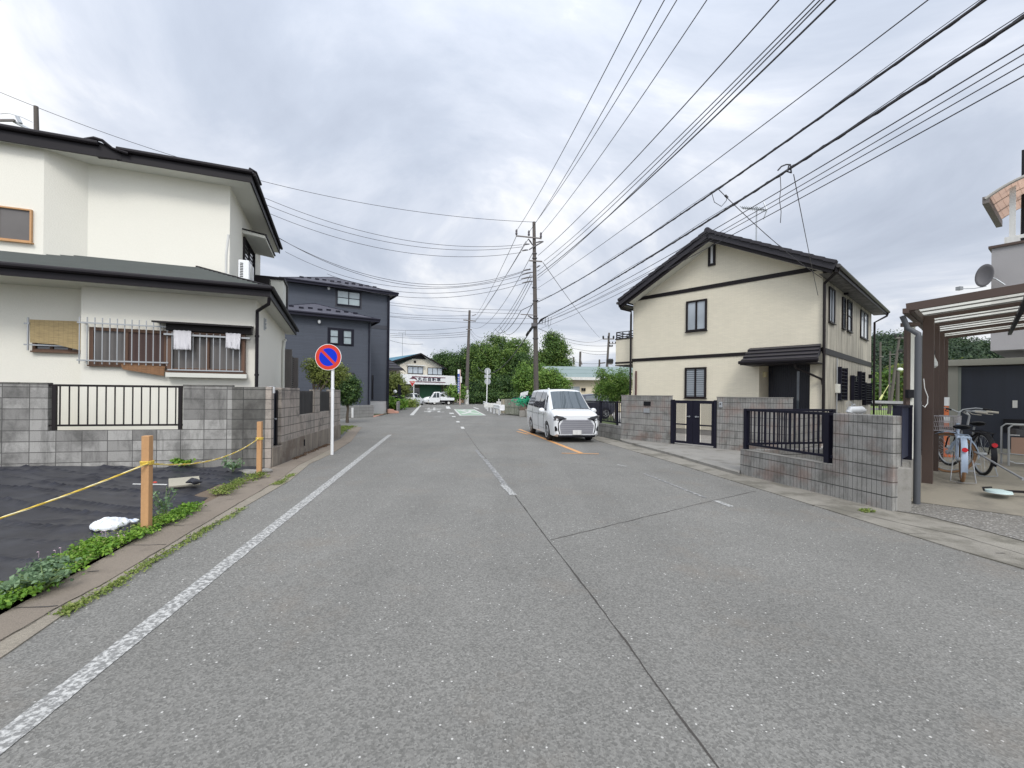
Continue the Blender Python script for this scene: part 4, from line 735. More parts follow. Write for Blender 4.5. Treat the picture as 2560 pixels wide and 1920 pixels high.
b = MB(); c_ = G(z2(1330, 1235), .16); b.tube([(-.10, 0, .0), (-.02, .02, .03), (.05, -.01, .02), (.13, .03, .01)], [.01, .045, .05, .01], 8); o = b.build('sheet_fold', M['sheet'], smooth=True); o.location = c_; tag(o, 'crumpled black fold of sheet poking over the grey board', 'sheet')
def stones():
    r_ = random.Random(5)
    for k, (x, y, s_) in enumerate(((1700, 1160, .10), (1745, 1165, .13), (1835, 1152, .09))):
        c_ = G(z2(x, y), .04); b = MB(); b.ell((0, 0, 0), (s_ * 1.5, s_, s_ * .5), 10, 7); b.v = [tuple(Vector(v) * (1 + .25 * noise.noise(Vector(v) * 9 + Vector((k, 0, 0))))) for v in b.v]; o = b.build('rubble_stone', M['conc']); o.location = c_; tag(o, ('leftmost', 'largest, middle', 'small rightmost')[k] + ' pale rubble stone at the foot of the far stake', 'stone', 'rubble by the far stake')
stones()
# ---- weeds along the kerb
def weedpatch(label, poly_px, n, hgt, ls, mat, z=.03, name='weeds', kind='stuff', cat='weeds', spread=.05):
    C = []; Nn = []; S = []; T = []
    P_ = [G(p, z) for p in poly_px]
    for _ in range(n):
        k = rng.uniform(0, len(P_) - 1); i = int(k); c = P_[i].lerp(P_[i + 1], k - i); nrm_ = dl; c = c + nrm_ * (rng.normal(0, spread) + spread * .6); hh = hgt * (.4 + .6 * abs(noise.noise(c * 2.3)) * 2) * rng.uniform(.5, 1.1)
        m_ = rng.integers(5, 10); base = rng.uniform(.1, .9)
        for q_ in range(m_):
            d = rng.normal(size=3); d[2] = abs(d[2]) + .7; d /= np.linalg.norm(d); C.append((c.x + rng.normal(0, .03), c.y + rng.normal(0, .03), z + hh * rng.uniform(.35, 1))); Nn.append(d); S.append(ls * rng.uniform(.6, 1.3)); T.append(base + rng.normal(0, .15))
    o = leafmesh(name, np.array(C), np.array(Nn), np.array(S), np.array(T), mat, aspect=.75)
    o['kind'] = kind; o['label'] = label; o['category'] = cat; return o
weedpatch('low bright green weeds creeping over the near left kerb', [(-40, 1530), (60, 1485), (120, 1450), (200, 1405), (250, 1375), (305, 1355)], 950, .10, .017, M['weed'], spread=.065)
weedpatch('grey-green taller weeds among the near left kerb weeds', [(20, 1500), (110, 1450), (170, 1415)], 260, .17, .018, M['weed_blue'], spread=.07); weedpatch('thin grass blades standing in the near kerb weeds', [(-20, 1520), (150, 1430), (300, 1355), (420, 1300)], 160, .16, .009, M['grass'], spread=.09)
weedpatch('bright green weeds at the foot of the nearer stake', [(330, 1352), (380, 1322), (430, 1300), (470, 1280), (490, 1265)], 430, .09, .017, M['weed'], spread=.06)
weedpatch('yellow-green moss and grass in the gutter seam', [(160, 1535), (190, 1515), (285, 1465), (330, 1435), (395, 1395), (480, 1350), (515, 1325), (580, 1290), (610, 1270)], 260, .02, .011, M['grass'], z=.012, spread=.012)
weedpatch('tufts in the gutter seam near the wall', [(690, 1212), (705, 1205), (735, 1185)], 90, .04, .012, M['grass'], z=.012, spread=.02)
weedpatch('leaf litter along the foot of the left kerbside wall', [(735, 1148), (760, 1138), (800, 1120), (824, 1110)], 160, .015, .014, stdmat('dry_leaf', (.10, .06, .035), .9), z=.024, spread=.02)
weedpatch('weeds sprouting along the foot of the grey block wall', [z2(280, 1035), z2(330, 1040), z2(370, 1045)], 90, .22, .03, M['weed'], z=.30, spread=.05); weedpatch('sparse weeds behind the stakes at the wall foot', [z2(830, 1075), z2(900, 1085), z2(960, 1090)], 60, .12, .025, M['weed'], z=.15, spread=.04)
weedpatch('green weeds at the wall foot near the far stake', [z2(1225, 1110), z2(1270, 1118), z2(1310, 1120)], 80, .20, .03, M['weed'], z=.10); weedpatch('grassy weeds at the lot corner', [z2(1530, 1320), z2(1570, 1300), z2(1650, 1260), z2(1740, 1215), z2(1830, 1190)], 200, .12, .016, M['grass'], z=.03, spread=.07)
def plant(label, base_px, hgt, spread, nst, ls, mat, z=.03):
    c = G(base_px, z); t_ = thing('weed_plant', label, 'plant', loc=c); b = MB(); C = []; Nn = []; S = []; T = []
    for k in range(nst):
        an = rng.uniform(0, 6.28); l = hgt * rng.uniform(.6, 1.05); e = Vector((math.cos(an) * spread, math.sin(an) * spread, l)); m_ = Vector((e.x * .3, e.y * .3, l * .55)); b.tube([(0, 0, 0), m_, e], [.005, .004, .002], 5)
        for q_ in range(9):
            u = rng.uniform(.3, 1); p = (Vector((0, 0, 0)).lerp(m_, u / .5) if u < .5 else m_.lerp(e, (u - .5) / .5)); d = rng.normal(size=3); d[2] = abs(d[2]) + .6; d /= np.linalg.norm(d); C.append((p.x + rng.normal(0, ls), p.y + rng.normal(0, ls), p.z)); Nn.append(d); S.append(ls * rng.uniform(.6, 1.2)); T.append(rng.uniform(0, 1))
    b.build('stem', stdmat('weed_stem', (.14, .2, .07), .7), t_); leafmesh('leaves', np.array(C), np.array(Nn), np.array(S), np.array(T), mat, t_, aspect=.55)
plant('tall blue-green weed growing just right of the nearer stake', z2(1140, 1480), .34, .12, 10, .028, M['weed_blue'])
plant('broad-leaved blue-green weed among the near kerb weeds', (110, 1475), .16, .15, 16, .026, M['weed_blue']); plant('leafy green weed at the wall foot left of the far stake', z2(1610, 1165), .28, .16, 9, .04, M['weed_blue'], z=.05)
b = MB(); r_ = random.Random(2)
for (x, y) in ((740, 650), (765, 640), (778, 650), (810, 670), (860, 655), (865, 670), (905, 660), (400, 760), (440, 755), (550, 755), (280, 785), (625, 718)):
    c_ = G(zk(x, y + 25), .03); k = r_.uniform(.03, .09)
    for a in range(5):
        an = a * 1.2566; b.add([c_ + Vector((0, 0, k)), c_ + Vector((math.cos(an) * .011, math.sin(an) * .011, k + .004)), c_ + Vector((math.cos(an + .5) * .013, math.sin(an + .5) * .013, k + .002))], [(0, 1, 2)])
    b.tube([c_, c_ + Vector((.004, 0, k))], .0012, 4)
o = b.build('clover_flowers', stdmat('pink_petal', (.72, .52, .60), .7), kind='stuff'); o['label'] = 'tiny pale pink flowers above the kerb weeds'; o['category'] = 'flowers'
# ================================================================ SIGNS ON THE LEFT
def polesign():
    c = G((830, 1134.5), .02); dp = c.y; top = D(z5(905, 60), dp - .05); cc = D(z5(846, 60), dp - .06); cc = D(z3(865, 839), dp - .06); sc_ = dp / FPX
    r = 108 * .30145 * sc_; t = thing('parking_ban_sign', 'round blue and red no-parking sign on a white pole at the left kerb', 'sign', loc=c); hh = cc.z - c.z
    b = MB(); b.cyl((0, 0, -.1), (D(z5(905, 240), dp).x - c.x, 0, hh + .1), .038, n=14); b.cyl((0, 0, 1.62), (.0, 0, 1.62 + .03), .045, n=14); b.build('pole', M['white'], t, smooth=True)
    ox = cc.x - c.x; b = MB(); b.disc((ox, -.06, hh), (0, 1, 0), r, .012, 48); o = b.build('disc', [M['white']], t)
    red = stdmat('sign_red', (.56, .05, .028), .6, var=.05, spec=.15); blue = stdmat('sign_blue', (.004, .03, .50), .6, var=.05, spec=.15)
    def ringp(r0, r1, y, mi, b, n=56):
        b.mi = mi; P = []
        for i in range(n): a = 2 * math.pi * i / n; P += [(ox + r0 * math.cos(a), y, hh + r0 * math.sin(a)), (ox + r1 * math.cos(a), y, hh + r1 * math.sin(a))]
        b.add(P, [(2 * i, 2 * i + 1, 2 * ((i + 1) % n) + 1, 2 * ((i + 1) % n)) for i in range(n)])
    b = MB(); ringp(.69 * r, .965 * r, -.0675, 0, b); b.mi = 1; n = 56; b.poly([(ox + .69 * r * math.cos(2 * math.pi * i / n), -.0675, hh + .69 * r * math.sin(2 * math.pi * i / n)) for i in range(n)])
    b.mi = 0; k = .69 * r * .985; q = .10 * r; dv = Vector((.7071, 0, -.7071)); nv = Vector((.7071, 0, .7071)); o_ = Vector((ox, -.0695, hh)); b.add([o_ - dv * k - nv * q, o_ + dv * k - nv * q, o_ + dv * k + nv * q, o_ - dv * k + nv * q], [(0, 1, 2, 3)])
    b.build('sign_face', [red, blue], t); b = MB(); b.box(ox - .02, ox + .16, -.052, -.02, hh - .06, hh - .03); b.build('clamp', M['steel'], t); b = MB(); b.box(ox - .02, ox + .16, -.052, -.02, hh + .10, hh + .13); b.build('clamp', M['steel'], t)
polesign()
def stopsign():
    c = G((1033.2, 1015.4)); dp = c.y; tl, tr, bt = (D(z4(*p), dp - .06) for p in ((455, 622), (551, 624), (503, 705))); t = thing('stop_sign', 'red triangular stop sign on a white pole at the end of the road', 'sign', loc=c)
    b = MB(); b.cyl((0, 0, 0), (.05, 0, tl.z + .0), .05, n=10); b.build('pole', M['white'], t, smooth=True)
    L_ = lambda v: Vector((v.x - c.x, -.06, v.z)); a, e, f = L_(tl), L_(tr), L_(bt); m = (a + e + f) / 3; b = MB(); b.mi = 0; b.prism([a, e, f], (0, -.01, 0)); b.mi = 1; b.prism([m + (q - m) * .86 + Vector((0, -.012, 0)) for q in (a, e, f)], (0, -.006, 0))
    b.mi = 0; wd = (e - a).length; cx = (a.x + e.x) / 2; b.text('止まれ', lambda x, y, h: (cx + x * wd * .17, -.082, a.z - wd * .22 + y * wd * .20), 1.0, bold=.02)
    b.build('sign_plate', [M['white'], stdmat('stop_red', (.50, .02, .022), .45)], t)
stopsign()
def backsigns():
    c = G((1216.5, 1006.5)); dp = 46.0; c = D((1216.5, 1009), dp); c.z = 0; t = thing('road_sign', 'white pole carrying two round signs and a plate seen from behind', 'sign', loc=c); s_ = dp / FPX
    b = MB(); b.cyl((0, 0, 0), (.05, 0, D((1216, 925), dp).z), .055, n=10); b.build('pole', M['white'], t, smooth=True)
    for (x, y, r) in ((674, 915, 67), (674, 1137, 67)):
        q = D(z11(x, y), dp + .07); b = MB(); b.disc((q.x - c.x, .07, q.z), (0, 1, 0), r * .11754 * s_, .015, 32); b.box(q.x - c.x - .2, q.x - c.x + .2, .05, .062, q.z - .14, q.z - .10); b.box(q.x - c.x - .2, q.x - c.x + .2, .05, .062, q.z + .10, q.z + .14); b.build('round_plate', M['steel'], t)
    q = D(z11(673, 1028), dp + .07); b = MB(); b.box(q.x - c.x - .30 * 1.1, q.x - c.x + .33, .06, .075, q.z - .17, q.z + .17); b.build('plate', M['steel'], t)
backsigns()
# ================================================================ NAVY HOUSE
nc = D((970.5, 1000), 35.0); FN = Fr((nc.x, nc.y), (6.05, 3.8)); WN = wface(FN, 'f')
t = thing('navy_house', 'three-storey navy-sided house with dark hipped roofs behind the sign', 'house', FN); ezn = FN.px(z3(1365, 325)).z; wl = FN.px(z3(525, 600)).x
b = MB(); b.box(wl, 0, 0, 8.5, .95, ezn); b.build('wall', M['navy'], t); b = MB(); b.box(wl + .02, -.02, .03, 8.4, -.1, .95); b.build('foundation', M['conc_white'], t)
wc = D((926, 1000), 29.6); wq = FN.loc(Vector((wc.x, wc.y, 0))); ws, wt = wq.x, wq.y; ezw = FN.px(z3(1215, 545), wt).z; WW = wface(FN, 'f', wt); wl2 = ws - 6.2
b = MB(); b.box(wl2, ws, wt, .0, .7, ezw); b.build('wall', M['navy'], t)
def hiproof(t, x0, x1, y0, y1, ze, oh, rise, mat, name='roof', n=9, rail=True, th=.03):
    x0 -= oh; x1 += oh; y0 -= oh; y1 += oh; L_ = min(x1 - x0, y1 - y0) / 2; cx = (x0 + x1) / 2; b = MB()
    if x1 - x0 > y1 - y0: A, B_ = (x0 + L_, (y0 + y1) / 2, ze + rise), (x1 - L_, (y0 + y1) / 2, ze + rise)
    else: A, B_ = (cx, y0 + L_, ze + rise), (cx, y1 - L_, ze + rise)
    p = [(x0, y0, ze), (x1, y0, ze), (x1, y1, ze), (x0, y1, ze)]
    if x1 - x0 > y1 - y0: roof_courses(b, p[0], p[1], B_, A, n, th); roof_courses(b, p[1], p[2], B_, B_, n, th); roof_courses(b, p[2], p[3], A, B_, n, th); roof_courses(b, p[3], p[0], A, A, n, th)
    else: roof_courses(b, p[0], p[1], A, A, n, th); roof_courses(b, p[1], p[2], B_, A, n, th); roof_courses(b, p[2], p[3], B_, B_, n, th); roof_courses(b, p[3], p[0], A, B_, n, th)
    b.box(x0 + .03, x1 - .03, y0 + .03, y1 - .03, ze - .06, ze - .005); r = b.build(name, mat, t)
    g = MB(); g.tube([p[0], p[1]], .07, 8); g.tube([p[1], p[2]], .07, 8); g.tube([p[3], p[0]], .07, 8)
    for e in (x0, x1): g.box(e - .02, e + .02, y0, y1, ze - .18, ze - .04)
    g.box(x0, x1, y0 - .02, y0 + .02, ze - .18, ze - .04); g.build('gutter', M['black_metal'], t)
    g = MB(); g.tube([p[0], A], .05, 6); g.tube([p[1], B_ if x1 - x0 > y1 - y0 else A], .05, 6); g.tube([A, B_], .05, 6); g.build('ridge_cap', M['black_metal'], t)
    m = int((x1 - x0) / .75); fr_ = .30; yy = y0 + (y1 - y0) / 2 * fr_ * (1 if x1 - x0 > y1 - y0 else 1)
    yy = y0 + L_ * fr_; zz_ = ze + rise * fr_ + .05
    for i in range(m): xx = x0 + L_ * fr_ + (x1 - x0 - 2 * L_ * fr_) * (i + .5) / m; g = MB(); g.box(xx - .14, xx + .14, yy + (.18 if i % 2 else 0), yy + .10 + (.18 if i % 2 else 0), zz_ - .03 + (.06 if i % 2 else 0), zz_ + .09 + (.06 if i % 2 else 0)); g.build('snow_guard', M['black_metal'], t)
    return p
hiproof(t, wl, 0, 0, 8.5, ezn + .12, .55, 1.55, M['navy_roof']); hiproof(t, wl2, ws, wt, 2.6, ezw + .12, .45, 1.25, M['navy_roof'], name='lower_roof')
# trim the part of the lower roof inside the wall is hidden by the wall itself
r_ = FN.rect(z3(935, 283), z3(1130, 300), z3(1130, 422), z3(935, 402)); window(t, WN, *r_, 2, M['black_metal'], M['glass_sky'], fw=.06, muntin=1)
g = MB(); fb(g, WN, r_[0] - .12, r_[1] + .12, r_[2] - .2, r_[3] + .12, 0, .008); g.build('window_surround', stdmat('dark_surround', (.035, .038, .05), .6), t)
r_ = FN.rect(z3(858, 592), z3(1078, 608), z3(1078, 752), z3(858, 735), wt); g = MB(); fb(g, WW, *r_, 0, .012); g.build('window_surround', M['black_metal'], t)
for q in (((875, 605), (950, 610), (950, 731), (875, 725)), ((985, 613), (1060, 618), (1060, 740), (985, 733))):
    r2_ = FN.rect(*[z3(*p) for p in q], wt); window(t, WW, *r2_, 1, M['black_metal'], M['glass_sky'], fw=.05, dep=.08, muntin=1, sill=False)
r_ = FN.rect(z3(1020, 968), z3(1080, 970), z3(1080, 1010), z3(1020, 1008), wt); window(t, WW, *r_, 1, M['black_metal'], M['glass_dark'])
r_ = FN.rect(z3(1226, 988), z3(1238, 988), z3(1238, 1185), z3(1226, 1185)); window(t, WN, *r_, 1, M['black_metal'], M['glass_dark'], fw=.03)
g = MB(); zz_ = FN.px(z3(1290, 590)).z; fb(g, WN, ws, -.02, zz_ - .15, zz_ + .15, 0, .02); g.build('belt', stdmat('dark_surround2', (.035, .038, .05), .6), t)
for pth, rr_ in (([(ws - .15, wt - .10, ezw - .1), (ws - .15, wt - .10, .2)], .045), ([(-.12, -.10, ezn), (-.12, -.10, .1)], .05), ([(-.02, -.12, ezn - .1), (-.02, -.12, .3)], .04)): g = MB(); g.tube(pth, rr_, 8); g.build('downpipe', M['black_metal'], t)
for (x, y, tt) in ((869, 268, 0), (790, 545, wt)):
    q = FN.px(z3(x, y), tt - .12); g = MB(); g.ell(tuple(q), (.10, .10, .13), 10, 6); g.box(q.x - .05, q.x + .05, q.y, tt, q.z + .02, q.z + .12); g.build('camera', M['white'], t, smooth=True)
# low wall before the navy house, pink step, garden bits
lw0 = G(z3(960, 1345)); lw1 = G(z3(1242, 1330)); FL = Fr(lw0, (lw1.x - lw0.x, lw1.y - lw0.y)); LWL = (lw1 - lw0).length; zt3 = FL.px(z3(1100, 1238)).z
t = thing('block_wall', 'low smooth grey block wall with a white post in front of the navy house', 'wall', FL); b = MB(); b.box(-3, LWL, 0, .14, -.1, zt3); b.build('wall', M['block_low'], t, bevel=.01); b = MB(); p_ = FL.px(z3(1066, 1300), -.06); b.box(p_.x - .05, p_.x + .05, -.09, -.002, 0, zt3 - .15); b.build('post', M['white'], t)
def slab(name, pts, z0_, z1_, mat, label, cat): 
    b = MB(); b.prism([(p[0], p[1], z0_) for p in pts], (0, 0, z1_ - z0_)); o = b.build(name, mat, bevel=.01); tag(o, label, cat); return o
sheet('forecourt', GL(z5(1445, 860), z5(1640, 800), z5(1700, 790), z5(1630, 795)) + [tuple(FN.wor((.2, .2, 0))[:2]), tuple(FN.wor((ws + .3, wt + .5, 0))[:2])], .012, M['pave_pink'])
q0, q1 = G(z5(1640, 808)), G(z5(1775, 770)); F2 = Fr(q0, (1, .45)); b = MB(); b.box(-.05, .42, 0, 1.6, 0, .30); b.box(.42, .80, .1, 1.6, 0, .16); o = b.build('entrance_steps', M['pave_pink'], bevel=.01); o.location = F2.o; o.rotation_euler = (0, 0, F2.a); tag(o, 'pink entrance steps at the right corner of the navy house', 'steps')
g0, g1 = G(z5(1765, 790)), G(z5(1838, 715)); F2 = Fr(g0, (g1.x - g0.x, g1.y - g0.y)); b = MB(); b.box(0, (g1 - g0).length, 0, .15, -.1, .85); o = b.build('garden_wall', M['block_plain'], bevel=.01); o.location = F2.o; o.rotation_euler = (0, 0, F2.a); tag(o, 'short grey block wall holding the garden beside the navy house', 'wall')
gl = D(z5(1725, 700), 42); t = thing('gate_lamp', 'round white globe lamp on a black post beside the navy house', 'lamp', loc=(gl.x, gl.y, 0)); gz = D(z5(1725, 522), 42).z
b = MB(); b.box(-.11, .11, -.1, .1, 0, gz - .55); b.box(-.26, .26, -.15, .15, gz - .62, gz - .30); b.cyl((0, 0, gz - .3), (0, 0, gz - .12), .05); b.build('post', M['black'], t, bevel=.02); b = MB(); b.ell((0, 0, gz), .17, 20, 12); b.build('globe', M['white'], t, smooth=True); b = MB(); b.box(-.25, .25, -.165, -.155, gz - .46, gz - .42); b.build('plate', M['white_dull'], t)
fq = G(z5(1790, 640)); F2 = Fr(D(z5(1765, 600), 43), (D(z5(1838, 600), 47) - D(z5(1765, 600), 43))[:2]); F2.o.z = 0; t = thing('garden_fence', 'black slatted fence with an arched top beside the globe lamp', 'fence', F2); b = MB(); L_ = 5.0
for i in range(26): x = i * L_ / 25; hh_ = 2.5 - .8 * (x / L_) ** 2; b.box(x - .03, x + .03, 0, .04, .8, hh_)
b.box(0, L_, .04, .08, .9, .98); b.box(0, L_, .04, .08, 1.6, 1.68); b.build('slats', M['black_metal'], t)
# house with dark tiled roof, squeezed between the navy house and the shop
nb0 = D(z3(1350, 1000), 52); FB = Fr((nb0.x, nb0.y), (1, .2)); t = thing('small_house', 'low cream house with a dark tiled roof showing just right of the navy house', 'house', FB); xr_ = FB.px(z3(1432, 1000)).x; ze_ = FB.px(z3(1440, 935)).z
b = MB(); b.box(-5, xr_, 0, 9, 0, ze_); b.build('wall', stdmat('beige_wall', (.50, .45, .36), .85), t); b = MB(); roof_courses(b, (-5, -.6, ze_), (xr_ + .7, -.6, ze_), (xr_ - 3.0, 4, ze_ + 2.6), (-5, 4, ze_ + 2.6), 8, .05); roof_courses(b, (xr_ + .7, -.6, ze_), (xr_ + .7, 9, ze_), (xr_ - 3.0, 6, ze_ + 2.6), (xr_ - 3.0, 4, ze_ + 2.6), 8, .05); b.box(-5, xr_ + .7, -.62, -.58, ze_ - .25, ze_); b.build('roof', M['tile_roof'], t)
r_ = FB.rect(z3(1380, 965), z3(1415, 965), z3(1415, 1000), z3(1380, 1000)); window(t, wface(FB, 'f'), *r_, 1, M['dark_trim'], M['glass_dark'])
# ================================================================ BICYCLE SHOP
sc0 = D((1001, 1000), 73.0); FP = Fr((sc0.x, sc0.y), (1, .80)); WP = wface(FP, 'f'); xr_ = FP.px(z4(915, 500)).x
t = thing('shop_building', 'two-storey cream shop with a blue roof, green ground-floor wall and long white signboard', 'shop', FP); zu = FP.px(z4(600, 560)).z; ze_ = FP.px(z4(338, 395)).z; pk = FP.px(z4(625, 262)); zpk = pk.z
xR = FP.px(z4(1110, 800)).x; b = MB(); b.box(-.1, xr_, 0, 11, zu - .5, ze_); b.prism([(-.1, 0, ze_), (xr_, 0, ze_), (pk.x, 0, zpk)], (0, 11, 0)); b.build('wall', stdmat('shop_cream', (.55, .51, .43), .85, var=.06, streak=.08), t)
b = MB(); b.box(-.6, xR, .05, 10.9, 0, zu - .4); b.build('lower_wall', stdmat('shop_brown', (.14, .125, .10), .8, var=.15), t)
blue = stdmat('blue_metal_roof', (.12, .27, .36), .5, var=.1); el = FP.px(z4(232, 352), -.5); er = FP.px(z4(980, 450), -.7)
pe = FP.px(z4(620, 238), -.7); b = MB(); roof_courses(b, (el.x - .4, 11.5, el.z), (el.x - .4, -.7, el.z), (pe.x, -.7, pe.z), (pe.x, 11.5, pe.z), 8, .05); roof_courses(b, (er.x, -.7, er.z), (er.x, 11.5, er.z), (pe.x, 11.5, pe.z), (pe.x, -.7, pe.z), 8, .05); b.build('roof', blue, t)
b = MB()
for q in ((el.x - .4, el.z), (er.x, er.z)): b.bar((q[0], -.72, q[1] - .12), (pe.x, -.72, pe.z - .08), .06, .26); b.bar((q[0], -.6, q[1] - .13), (q[0], 11, q[1] - .13), .1, .2)
b.build('bargeboard', M['dark_trim'], t)
for q, pn in ((((435, 418), (650, 425), (650, 525), (435, 520)), 3), (((712, 437), (915, 442), (915, 540), (712, 535)), 3)): window(t, WP, *FP.rect(*[z4(*p) for p in q]), pn, M['dark_trim'], M['glass_pale'], fw=.08)
r_ = FP.rect(z4(415, 400), z4(665, 408), z4(665, 416), z4(415, 410)); g = MB(); fb(g, WP, r_[0], r_[1], r_[2], r_[3] + .05, 0, .5); g.build('window_hood', M['white_dull'], t)
q = FP.px(z4(605, 300)); g = MB(); g.prism([(q.x - 1.3, -.03, q.z - .25), (q.x + 1.3, -.03, q.z - .25), (q.x + .2, -.03, q.z + .7), (q.x - .2, -.03, q.z + .7)], (0, .02, 0)); q = FP.px(z4(538, 357)); g.disc((q.x, -.04, q.z), (0, 1, 0), .22, .05, 16); g.build('gable_vent', M['dark_trim'], t)
g = MB(); r_ = FP.rect(z9(620, 218), z9(985, 230), z9(985, 492), z9(620, 492)); fb(g, WP, *r_, -.05, .06); g.build('green_shutter', stdmat('green_wall', (.035, .135, .07), .6, var=.12, streak=.1), t)
r_ = FP.rect(z9(430, 278), z9(608, 278), z9(608, 490), z9(430, 490)); window(t, WP, r_[0], r_[1], .05, r_[3], 2, M['alu'], M['glass_dark'], fw=.12, sill=False, name='door', split=.48)
# signboard: long fascia running out over the forecourt, with a bevelled left end
st = -2.6; a = FP.px(z9(250, 30), st); c = FP.px(z9(1215, 68), st); zb2 = FP.px(z9(1238, 226), st).z; za2 = a.z; zt_l, zt_r = a.z, c.z; zbl = FP.px(z9(350, 205), st).z; x1_ = FP.px(z9(1240, 200), st).x; x0_ = FP.px(z9(350, 150), st).x; xe = FP.px(z9(225, 40), -.2).x
sg = t; b = MB(); b.hexa([(x0_, st, zbl), (x1_, st, zb2), (x1_, 0, zb2), (xe + 1.2, -.05, zbl), (a.x - .3, st, zt_l), (x1_ - .2, st, zt_r), (x1_ - .2, 0, zt_r), (xe, -.05, zt_l)]); o = b.build('signboard', M['white'], sg)
dk = stdmat('sign_lettering', (.035, .035, .06), .6); mr = stdmat('sign_maroon', (.12, .03, .05), .6); g = MB(); tilt = (zt_r - zt_l) / (x1_ - a.x); 
def SP(px_): q = FP.px(px_, st - .03); return q
ta, tb_ = SP(z9(580, 128)), SP(z9(985, 138)); n_ = 5; sz = (tb_.x - ta.x) / 4.75; g.mi = 0
tl_ = (tb_.z - ta.z) / (tb_.x - ta.x)
for i, ch in enumerate('丸石自転車'):
    cx = ta.x + (tb_.x - ta.x) * (i + .5) / 5; g.text(ch, lambda x, y, h, cx=cx: (cx + x * sz * .86, st - .03, ta.z + tl_ * (cx - ta.x) + y * sz * .72), 1.0, bold=.03)
g.mi = 1
for pa, pb in (((482, 78), (1060, 101)), ((510, 166), (1062, 182))): q, r = SP(z9(*pa)), SP(z9(*pb)); g.bar((q.x, st - .03, q.z), (r.x, st - .03, r.z), .02, .13)
q = SP(z9(512, 118)); g.add([(q.x - .75, st - .03, q.z), (q.x - .1, st - .03, q.z + .35), (q.x + .5, st - .03, q.z + .12), (q.x + .75, st - .03, q.z - .35), (q.x + .2, st - .03, q.z + .0)], [(4, 3, 2, 1, 0)]); g.build('lettering', [dk, mr], o)
# blue upright banner sign, tyre heap, debris by the shop
bs = D(z9(1312, 505), 66); t = thing('blue_banner_sign', 'tall narrow blue and white upright sign beside the shop', 'sign', loc=(bs.x, bs.y, 0)); s_ = 66 / FPX * .14467
def BX(x): return (x - 1312) * s_
def BZ(y): return D(z9(1312, y), 66).z
zz_t, zz_m, zz_b = D(z11(50, 882), 66).z, D(z11(50, 975), 66).z, D(z9(1285, 350), 66).z
b = MB(); b.cyl((0, 0, 0), (0, 0, zz_t), .09, n=8); b.build('pole', stdmat('pinkish_post', (.55, .38, .36), .6), t); b = MB(); b.mi = 1; b.box(BX(1272), BX(1304), -.1, .1, zz_b, zz_m); b.mi = 0; b.box(BX(1270), BX(1303), -.1, .1, zz_m + .01, zz_t)
b.mi = 0
for k, ch in enumerate('タイヤ自転車修'): 
    zc_ = zz_m - .55 - k * (zz_m - zz_b) / 7.2
    for (dx, dz, ww, hh_) in ((-.0, .07, .09, .025), (.0, -.05, .10, .025), (-.03 if k % 2 else .02, 0, .022, .13)): b.box((BX(1272) + BX(1304)) / 2 + dx * 1.2 - ww, (BX(1272) + BX(1304)) / 2 + dx * 1.2 + ww, -.115, -.101, zc_ + dz - hh_, zc_ + dz + hh_)
b.build('sign_panel', [M['white'], stdmat('banner_blue', (.03, .08, .33), .5)], t); b = MB(); b.box(BX(1310), BX(1342), -.08, .0, BZ(185), BZ(78)); b.build('small_panel', M['white_dull'], t)
def tyre(label, x, y, z, R_, axis, k):
    b = MB(); b.ring((0, 0, 0), axis, R_ * .72, R_ * .30, 22, 8); o = b.build('tyre', M['rubber'], smooth=True); o.location = (x, y, z); return tag(o, label, 'tyre', 'old tyres heaped by the shop')
tq = G(z9(1230, 520)); 
for k, (dx, dz, ax, lb) in enumerate(((-.9, .45, (.3, 1, .2), 'tyre leaning at the lower left of the heap by the truck bed'), (.55, .5, (-.4, 1, .1), 'tyre standing at the lower right of the heap beside the blue sign'), (-.2, 1.35, (.1, 1, -.2), 'tyre in the middle layer of the heap beside the blue sign'), (.95, 1.6, (-.5, 1, .3), 'tyre hanging high at the right of the heap'), (.2, 2.2, (.2, 1, .3), 'topmost tyre of the heap behind the truck'))): tyre(lb, tq.x + dx, tq.y + .1 * k, dz + .05, .62, ax, k)
for k, (x, lb) in enumerate(((1300, 'pale crate in the rubbish at the blue sign foot'), (1362, 'pinkish crate at the right end of the rubbish by the pole'))):
    q = G(z9(x, 525)); b = MB(); b.box(-.45, .45, -.3, .3, 0, .05); b.box(-.45, -.4, -.3, .3, .05, .5); b.box(.4, .45, -.3, .3, .05, .5); b.box(-.4, .4, -.3, -.25, .05, .5); b.box(-.4, .4, .25, .3, .05, .5); o = b.build('crate', stdmat('crate%d' % k, ((.55, .5, .42), (.55, .32, .24))[k], .7)); o.location = q; o.rotation_euler = (0, 0, .3 * k); tag(o, lb, 'crate')
q = G(z9(1468, 532)); b = MB(); b.tube([(0, 0, 0), (0, 0, .1), (.05, 0, .75), (.05, 0, .8)], [.18, .12, .06, .05], 10); o = b.build('bollard', M['white_dull']); o.location = q; tag(o, 'small pale marker post by the far kerb', 'bollard')
